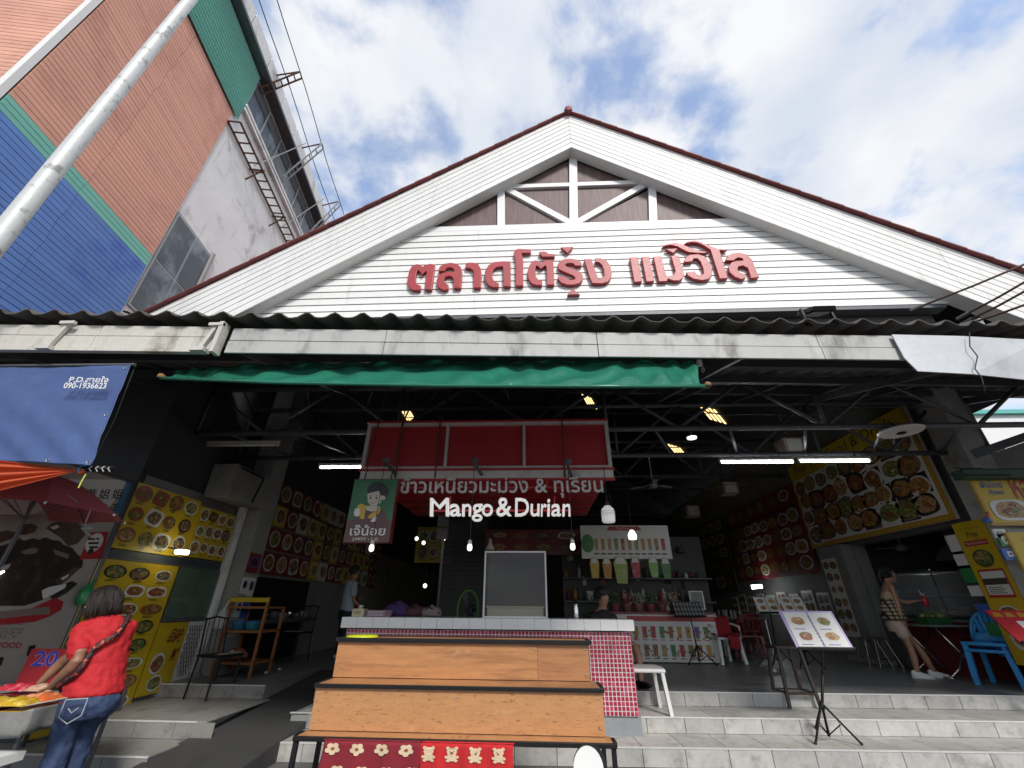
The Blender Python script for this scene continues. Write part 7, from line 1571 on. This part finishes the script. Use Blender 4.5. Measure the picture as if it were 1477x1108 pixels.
# --- woman in the red shirt at the stall
f = V((-.84, .54, 0)).normalized(); s = V((-f.y, f.x, 0))           # s = her left, towards the camera
pel = at(134, 1006, Y=4.0); wai = at(141, 972, Y=4.0); che = at(149, 928, Y=4.0); shc = at(155, 903, Y=3.99); nek = at(154, 890, Y=3.97); hd = at(146, 872, Y=3.95)
wo = thing('person', 'woman in red T-shirt and blue jeans reaching over the stall, black bob hair', 'person', (pel.x, pel.y, 0))
shn = shc+s*.155-UP*.04; shf = shc-s*.15-UP*.035
eln = at(112, 952, Y=3.80); wrn = at(76, 988, Y=3.86); elf = at(104, 945, Y=4.25); wrf = at(60, 983, Y=4.2)
hn, hf = pel+s*.09-UP*.02, pel-s*.09-UP*.02
kn = V((hn.x-.02, hn.y+.02, .50)); kf = V((hf.x-.10, hf.y+.03, .50)); an_ = V((kn.x+.05, kn.y-.02, .09)); af = V((kf.x+.03, kf.y, .09))
TW_ = [(.165, .125), (.15, .118), (.165, .125), (.175, .115), (.06, .058)]
b = MB(); torso(b, [pel-UP*.08, wai, che, shc, nek+UP*.02], s, f, TW_)
b.tube([nek-UP*.03, nek+UP*.03, hd-UP*.06], [.055, .05, .055], 12); up_h = (UP+f*.12).normalized(); fh = V((-.97, -.10, -.26)).normalized(); uph = V((-.26, -.03, .97)).normalized(); s0 = s; s = V((.10, -.97, 0)).normalized(); head(b, hd, fh, uph, s, 1.08); sh_side = s; s = s0
limb(b, [shn, eln, wrn], [.056, .050, .046, .043, .029]); limb(b, [shf, elf, wrf], [.056, .05, .046, .043, .029])
hand(b, wrn, (wrn-eln)+V((-.06, 0, 0)), V((.2, .1, -1)), 1, .45); hand(b, wrf, (wrf-elf)+V((-.05, 0, 0)), V((.2, 0, -1)), 1, .4, -1)
limb(b, [hn, kn, an_], [.085, .06, .05, .055, .036]); limb(b, [hf, kf, af], [.085, .06, .05, .055, .036])
remesh(b, 'body', m_skin2, wo, .0085, 3)
b = MB(); torso(b, [pel+UP*.02, wai, che, shc+UP*.004, nek+UP*.012], s, f, [(.195, .155), (.178, .145), (.185, .145), (.185, .13), (.072, .070)])
for sh_, el_ in ((shn, eln), (shf, elf)): limb(b, [sh_+UP*.006, sh_+(el_-sh_)*.35, sh_+(el_-sh_)*.66], [.070, .068, .068, .070])
shirt = remesh(b, 'shirt', m_redshirt, wo, .012, 4)
tx = D.textures.new('folds', 'CLOUDS'); tx.noise_scale = .06
md = shirt.modifiers.new('d', 'DISPLACE'); md.texture = tx; md.strength = .030; md.mid_level = .25
b = MB(); torso(b, [pel-UP*.13, pel-UP*.03, wai-UP*.015], s, f, [(.165, .14), (.192, .165), (.168, .138)])
for h_, k_, a_ in ((hn, kn, an_), (hf, kf, af)): limb(b, [h_-UP*.02, k_, a_], [.108, .092, .076, .072, .062])
jean = remesh(b, 'jeans', m_jean, wo, .012, 4)
md = jean.modifiers.new('d', 'DISPLACE'); md.texture = tx; md.strength = .026; md.mid_level = .4
pk = pel+s*.12-f*.135-UP*.05; nrm = (s*.45-f*.9).normalized(); x_ = UP.cross(nrm).normalized()
b = MB(); pq = [pk+x_*a_*1.0+UP*c_+nrm*.055 for a_, c_ in ((-.065, .075), (.065, .075), (.065, -.03), (0, -.075), (-.065, -.03))]
for k in range(5): b.tube([pq[k], pq[(k+1) % 5]], .004, 5)
b.tube([pk+UP*.02-x_*.03+nrm*.055, pk-UP*.01+nrm*.055, pk+UP*.02+x_*.03+nrm*.055], .004, 5)
b.build('pocket_stitching', flat('pale_stitch', (.35, .38, .42)), wo)
b = MB(); lump(b, hd+uph*.035-fh*.022, .117, .95, .95, 1.0, 0, 3, 18); hr = MB()
rg = []
for z, rx, ry, off in ((-.10, .078, .060, -.055), (-.06, .094, .082, -.040), (0, .100, .098, -.028), (.05, .100, .106, -.022), (.095, .086, .096, -.016), (.125, .055, .065, -.012), (.14, .015, .02, -.01)):
    rg.append(ell_ring(hd+(uph*z+fh*off)*1.08, sh_side, fh, rx*1.06, ry*1.06))
hr.loft(rg); remesh(hr, 'hair', m_hairb, wo, .009, 4); strands(wo, hd, fh, uph, sh_side, m_hairb, n=260); features(wo, hd, fh, uph, sh_side, 1.08)
b = MB(); st_ = [shc-s*.11-f*.06+UP*.075, shc.lerp(che, .45)-s*.03-f*.168, che+s*.085-f*.168-UP*.02, wai+s*.165-f*.115+UP*.03, wai+s*.20+f*.03-UP*.05, wai+s*.15+f*.15-UP*.10]
b.tube(cr(st_, 8), .022, 8); b.build('bag_strap', mat('patterned_strap', (.03, .012, .015), .6, .2, stain=(.55, .08, .05), sscale=16, sth=(.52, .58)), wo, smooth=True)
b = MB(); lump(b, pel+f*.20+s*.05-UP*.17, .13, .7, .6, 1.9, 0, 8, 16); b.build('sling_bag', mat('floral_bag', (.02, .012, .018), .7, .2, stain=(.28, .08, .06), sscale=22, sth=(.56, .62)), wo, smooth=True)
for a_ in (an_, af):
    b = MB(); b.loft([ell_ring(a_+f*o-UP*.045, s, UP, rx, rz, 12) for o, rx, rz in ((-.08, .03, .03), (-.04, .042, .045), (.06, .046, .04), (.13, .042, .03), (.17, .02, .02))]); b.build('shoe', m_black, wo, smooth=True)

# --- woman leaning on the folding table
f = V((.93, -.36, 0)).normalized(); s = V((f.y, -f.x, 0))           # s = her right, towards the camera
Yw = 8.35
pel = at(1291, 897, Y=Yw); wai = at(1286, 876, Y=Yw); che = at(1282, 858, Y=Yw); shc = at(1281, 847, Y=Yw); nek = at(1281, 842, Y=Yw); hd = at(1281, 829, Y=Yw)
ww = thing('person', 'woman in strapless plaid top and pale shorts leaning against the folding table, white sneakers', 'person', (pel.x, pel.y, .46))
shn = shc+s*.16-UP*.02; shf = shc-s*.15-UP*.02
eln = shn+V((-.02, -.02, -.27)); wrn = at(1300, 893, Y=Yw-.16); elf = shf+f*.16-UP*.20; wrf = at(1322, 867, Y=Yw+.0)
hn, hf = pel+s*.08-UP*.02, pel-s*.08-UP*.02
a1 = at(1322, 966, Y=8.2); a1.z = .54; a2 = at(1346, 966, Y=8.3); a2.z = .54
kn = hn.lerp(a1, .5)+f*.04; kf = hf.lerp(a2, .5)+f*.05
b = MB(); torso(b, [pel-UP*.08, wai, che, shc, nek+UP*.03], s, f, [(.15, .11), (.12, .095), (.135, .105), (.155, .085), (.046, .048)])
b.tube([nek-UP*.02, nek+UP*.04, hd-UP*.05], [.05, .044, .048], 12); head(b, hd, f, UP, s, 1.0)
limb(b, [shn, eln, wrn], [.040, .034, .034, .03, .022]); limb(b, [shf, elf, wrf], [.040, .034, .034, .03, .022])
hand(b, wrn, (wrn-eln)+V((.02, 0, -.05)), -s, .95, .4); hand(b, wrf, wrf-elf, UP, .95, .7)
limb(b, [hn, kn, a1], [.082, .062, .048, .052, .032]); limb(b, [hf, kf, a2], [.082, .062, .048, .052, .032])
remesh(b, 'body', m_skin, ww, .0085, 3)
b = MB(); torso(b, [wai+UP*.10, che, shc-UP*.06], s, f, [(.135, .112), (.148, .122), (.150, .108)]); remesh(b, 'tube_top', flat('tan_smocking', (.44, .32, .21), .85, fine=120), ww, .01, 3)
b = MB(); b.loft([ell_ring(c_, s, f, rx, ry, 28) for c_, rx, ry in ((wai+UP*.13, .142, .118), (wai+UP*.02, .165, .145), (pel+UP*.02, .195, .175))], 0, False)
mp = principled('plaid_cloth'); m_pl, n_, bs_ = mp; g_ = n_.nodes.new('ShaderNodeNewGeometry')
w1 = n_.nodes.new('ShaderNodeTexWave'); w1.bands_direction = 'Z'; w1.inputs['Scale'].default_value = 5.5; w2 = n_.nodes.new('ShaderNodeTexWave'); w2.bands_direction = 'X'; w2.inputs['Scale'].default_value = 5.5
L(n_, g_.outputs['Position'], w1.inputs[0]); L(n_, g_.outputs['Position'], w2.inputs[0]); ml = n_.nodes.new('ShaderNodeMath'); ml.operation = 'MINIMUM'; L(n_, w1.outputs[1], ml.inputs[0]); L(n_, w2.outputs[1], ml.inputs[1])
rr_ = n_.nodes.new('ShaderNodeValToRGB'); rr_.color_ramp.elements[0].position = .18; rr_.color_ramp.elements[0].color = (.02, .018, .016, 1); rr_.color_ramp.elements[1].position = .3; rr_.color_ramp.elements[1].color = (.42, .33, .22, 1); L(n_, ml.outputs[0], rr_.inputs[0]); L(n_, rr_.outputs[0], bs_.inputs['Base Color']); bs_.inputs['Roughness'].default_value = .9
b.build('peplum', m_pl, ww, smooth=True, solid=.006, fix=False)
b = MB(); torso(b, [pel-UP*.14, pel-UP*.04, pel+UP*.10], s, f, [(.15, .13), (.172, .142), (.148, .122)])
for h_, k_ in ((hn, kn), (hf, kf)): limb(b, [h_-UP*.02, h_.lerp(k_, .3), h_.lerp(k_, .46)], [.098, .092, .092, .092])
remesh(b, 'shorts', flat('pale_shorts', (.52, .40, .34), .8), ww, .01, 3)
hr = MB(); rg = []
for z, rx, ry, off in ((-.06, .075, .055, -.05), (0, .088, .088, -.028), (.05, .088, .10, -.02), (.095, .074, .09, -.014), (.125, .045, .06, -.012), (.136, .012, .02, -.01)): rg.append(ell_ring(hd+UP*z+f*off, s, f, rx, ry))
hr.loft(rg); hr.ball(hd-f*.10+UP*.06, .05, 10); limb(hr, [hd-f*.11+UP*.05, hd-f*.14-UP*.04, hd-f*.12-UP*.14], [.035, .032, .015]); remesh(hr, 'hair', m_hair, ww, .009, 3); strands(ww, hd, f, UP, s, m_hair, (.092, .1), -.05, 150, sc=1.0, seed=2); features(ww, hd, f, UP, s)
for a_ in (a1, a2):
    d_ = (f+V((0, -.1, 0))).normalized(); sd_ = V((d_.y, -d_.x, 0)); base = V((a_.x, a_.y, .46))
    b = MB(); b.loft([[base+d_*o+sd_*(rx*math.cos(t_))+UP*(hz*max(0, math.sin(t_))+.004) for t_ in [2*math.pi*k/14 for k in range(14)]] for o, rx, hz in ((-.085, .026, .075), (-.06, .038, .10), (0, .042, .105), (.06, .046, .075), (.12, .046, .055), (.165, .036, .045), (.185, .012, .025))]); b.build('sneaker', flat('white_sneaker', (.70, .69, .66)), ww, smooth=True)
    b = MB(); b.loft([[base+d_*o*1.02+sd_*(rx*1.08*c_)+UP*z for c_, z in ((-1, 0), (1, 0), (1, .022), (-1, .022))] for o, rx in ((-.09, .02), (-.06, .04), (.06, .048), (.13, .046), (.18, .02))]); b.build('sole', m_whp, ww)
c = wrf+(wrf-elf).normalized()*.11; t = thing('drink_bag', 'red iced drink in a clear bag with straw held by the leaning woman', 'drink', tuple(c))
b = MB(); b.lathe(c-UP*.09, [(.02, 0), (.042, .02), (.046, .10), (.03, .14), (.014, .16)], 12); b.build('bag', flat('red_drink', (.50, .02, .04), .2), t, smooth=True); b = MB(); b.tube([c, c+V((-.03, 0, .17))], .005, 6); b.build('straw', m_whp, t); b = MB(); b.lathe(c-UP*.09, [(.016, .16), (.032, .19), (.034, .2)], 10); b.build('bag_neck', m_bag, t, smooth=True)

# --- man sitting behind the counter
f = V((.55, -.83, 0)).normalized(); s = V((-f.y, f.x, 0)); Ym = 7.0
hd = at(869, 861, Y=Ym); pel = V((hd.x-.02, Ym+.14, .98)); shc = hd-UP*.25-f*.04; nek = hd-UP*.16-f*.02; che = pel.lerp(shc, .66)
mn = thing('person', 'man in black shirt sitting behind the right end of the counter', 'person', (pel.x, pel.y, .46))
fh = (f-UP*.2).normalized(); uph = (UP+f*.2).normalized()
b = MB(); torso(b, [pel-UP*.1, pel.lerp(shc, .35), che, shc, nek+UP*.03], s, f, [(.16, .12), (.145, .115), (.17, .12), (.20, .10), (.055, .055)])
b.tube([nek-UP*.04, nek+UP*.03, hd-UP*.06], [.058, .054, .056], 12); head(b, hd, fh, uph, s, 1.05)
shl, shr = shc+s*.20-UP*.03, shc-s*.20-UP*.03; ell_, elr = shl+f*.08-UP*.26, shr+f*.06-UP*.26; wl_, wr2 = ell_+f*.20-UP*.02-s*.02, elr+f*.22+UP*.01+s*.04
limb(b, [shl, ell_, wl_], [.048, .042, .04, .036, .026]); limb(b, [shr, elr, wr2], [.048, .042, .04, .036, .026]); hand(b, wl_, f, -UP, 1, .5); hand(b, wr2, f, -UP, 1, .5, -1)
hl, hr_ = pel+s*.09-UP*.04, pel-s*.09-UP*.04
kl = at(915, 935, Y=6.9); kr = pel+f*.38-s*.1-UP*.06; al, ar = V((kl.x+.03, kl.y-.05, .55)), V((kr.x, kr.y+.08, .55))
limb(b, [hl, kl, al], [.09, .078, .055, .056, .036]); limb(b, [hr_, kr, ar], [.09, .078, .055, .056, .036]); remesh(b, 'body', m_skin, mn, .01, 3)
b = MB(); torso(b, [pel-UP*.06, pel.lerp(shc, .35), che, shc, nek], s, f, [(.18, .145), (.168, .14), (.188, .142), (.212, .12), (.08, .075)])
for a_, e_ in ((shl, ell_), (shr, elr)): limb(b, [a_, a_.lerp(e_, .4), a_.lerp(e_, .8)], [.075, .07, .07])
remesh(b, 'shirt', flat('black_cotton', (.012, .012, .014), .85), mn, .012, 3)
b = MB(); torso(b, [pel-UP*.14, pel-UP*.06, pel+UP*.05], s, f, [(.17, .15), (.185, .155), (.17, .14)]); limb(b, [hl, hl.lerp(kl, .35), hl.lerp(kl, .66)], [.105, .10, .095]); limb(b, [hr_, hr_.lerp(kr, .35), hr_.lerp(kr, .66)], [.105, .10, .095]); remesh(b, 'shorts', flat('dark_shorts', (.02, .022, .03), .85), mn, .012, 3)
hr = MB(); rg = []
for z, rx, ry, off in ((-.04, .084, .06, -.045), (.0, .096, .09, -.03), (.05, .10, .112, -.012), (.095, .086, .10, -.004), (.128, .055, .07, -.004), (.142, .014, .02, -.004)): rg.append(ell_ring(hd+(uph*z+fh*off)*1.05, s, fh, rx*1.05, ry*1.05))
hr.loft(rg)
for k in range(9): hr.ball(hd+uph*.085+fh*(.07-.02*abs(k-4)*.5)+s*(.018*(k-4)), .028, 8)
remesh(hr, 'hair', m_hair, mn, .009, 3); strands(mn, hd, fh, uph, s, m_hair, (.104, .1), -.03, 150, sc=1.05, seed=3); features(mn, hd, fh, uph, s, 1.05)
for a_ in (al, ar): b = MB(); b.loft([ell_ring(V((a_.x, a_.y, .5))+f*o, s, UP, rx, rz, 12) for o, rx, rz in ((-.08, .03, .03), (-.03, .042, .045), (.07, .046, .036), (.14, .042, .026), (.17, .02, .015))]); b.build('sandal', m_black, mn, smooth=True)
t = thing('stool', 'plain dark stool under the seated man', 'stool', (pel.x, pel.y, .46)); b = MB(); b.lathe((pel.x, pel.y, .84), [(.16, 0), (.17, .02), (.16, .04)], 16); b.build('seat', m_wood3, t)
for k in range(4): a_ = k*math.pi/2+.5; b = MB(); b.tube([(pel.x+.17*math.cos(a_), pel.y+.17*math.sin(a_), .46), (pel.x+.12*math.cos(a_), pel.y+.12*math.sin(a_), .84)], .016, 8); b.build('leg', m_wood3, t)

# --- vendor in a red apron in the dark at the left
f = V((.75, .66, 0)).normalized(); s = V((f.y, -f.x, 0)); Yv = 9.6
ft = at(462, 958, Z=.46); pel = V((ft.x, Yv, 1.28)); shc = V((ft.x, Yv, 1.80)); hd = V((ft.x+.03, Yv+.02, 2.03)); nek = V((ft.x+.01, Yv, 1.88)); che = pel.lerp(shc, .65)
vd = thing('person', 'vendor in white shirt and red apron standing in the dark left of the counter', 'person', (pel.x, pel.y, .46))
b = MB(); torso(b, [pel-UP*.1, pel.lerp(shc, .35), che, shc, nek+UP*.03], s, f, [(.16, .12), (.14, .11), (.16, .12), (.175, .1), (.05, .05)]); b.tube([nek-UP*.04, nek+UP*.03, hd-UP*.05], [.052, .047, .05], 12); head(b, hd, f, UP, s)
shl, shr = shc-s*.175-UP*.03, shc+s*.175-UP*.03; e1, e2 = shl+f*.06-UP*.27, shr+f*.04-UP*.27; w1_, w2_ = e1+f*.2+UP*.02, e2+f*.16-UP*.12
limb(b, [shl, e1, w1_], [.044, .038, .036, .032, .024]); limb(b, [shr, e2, w2_], [.044, .038, .036, .032, .024]); hand(b, w1_, f, UP, 1, .6); hand(b, w2_, f-UP, -s, 1, .5)
L1, R1 = pel-s*.085-UP*.03, pel+s*.085-UP*.03
for h_ in (L1, R1): limb(b, [h_, V((h_.x, h_.y+.02, .9)), V((h_.x, h_.y, .54))], [.085, .07, .052, .055, .036])
remesh(b, 'body', m_skin, vd, .011, 3)
b = MB(); torso(b, [pel-UP*.05, pel.lerp(shc, .35), che, shc, nek-UP*.01], s, f, [(.178, .142), (.16, .132), (.178, .138), (.187, .12), (.075, .07)])
for a_, e_ in ((shl, e1), (shr, e2)): limb(b, [a_, a_.lerp(e_, .3), a_.lerp(e_, .6)], [.068, .066, .07])
remesh(b, 'shirt', flat('pale_blue_shirt', (.34, .40, .46), .85), vd, .012, 3)
b = MB(); torso(b, [pel-UP*.14, pel-UP*.04, pel+UP*.06], s, f, [(.165, .145), (.182, .15), (.165, .135)])
for h_ in (L1, R1): limb(b, [h_-UP*.02, V((h_.x, h_.y+.02, .9)), V((h_.x, h_.y, .56))], [.1, .088, .075, .068])
remesh(b, 'trousers', flat('black_trousers', (.014, .014, .016), .85), vd, .012, 3)
b = MB()
b.grid(lambda u, v: pel+UP*(-.42+.82*v)+s*((u-.5)*.42*(1-.35*max(0, v-.55)/.45))+f*(.165-.06*(2*u-1)**2+.01*math.sin(9*u)*(1-v)), 14, 14); b.build('apron', flat('red_apron', (.26, .012, .02), .85), vd, smooth=True, solid=.008, fix=False)
hr = MB(); rg = []
for z, rx, ry, off in ((-.05, .08, .055, -.05), (0, .09, .09, -.028), (.05, .09, .102, -.02), (.095, .076, .09, -.014), (.128, .045, .06, -.012), (.138, .012, .02, -.01)): rg.append(ell_ring(hd+UP*z+f*off, s, f, rx, ry))
hr.loft(rg); hr.ball(hd-f*.12+UP*.02, .045, 10); remesh(hr, 'hair', m_hair, vd, .009, 3); features(vd, hd, f, UP, s)
for h_ in (L1, R1): b = MB(); b.loft([ell_ring(V((h_.x, h_.y, .50))+f*o, s, UP, rx, rz, 12) for o, rx, rz in ((-.08, .03, .03), (-.03, .042, .045), (.07, .046, .036), (.14, .042, .026), (.17, .02, .015))]); b.build('shoe', flat('white_shoe', (.6, .59, .56)), vd, smooth=True)
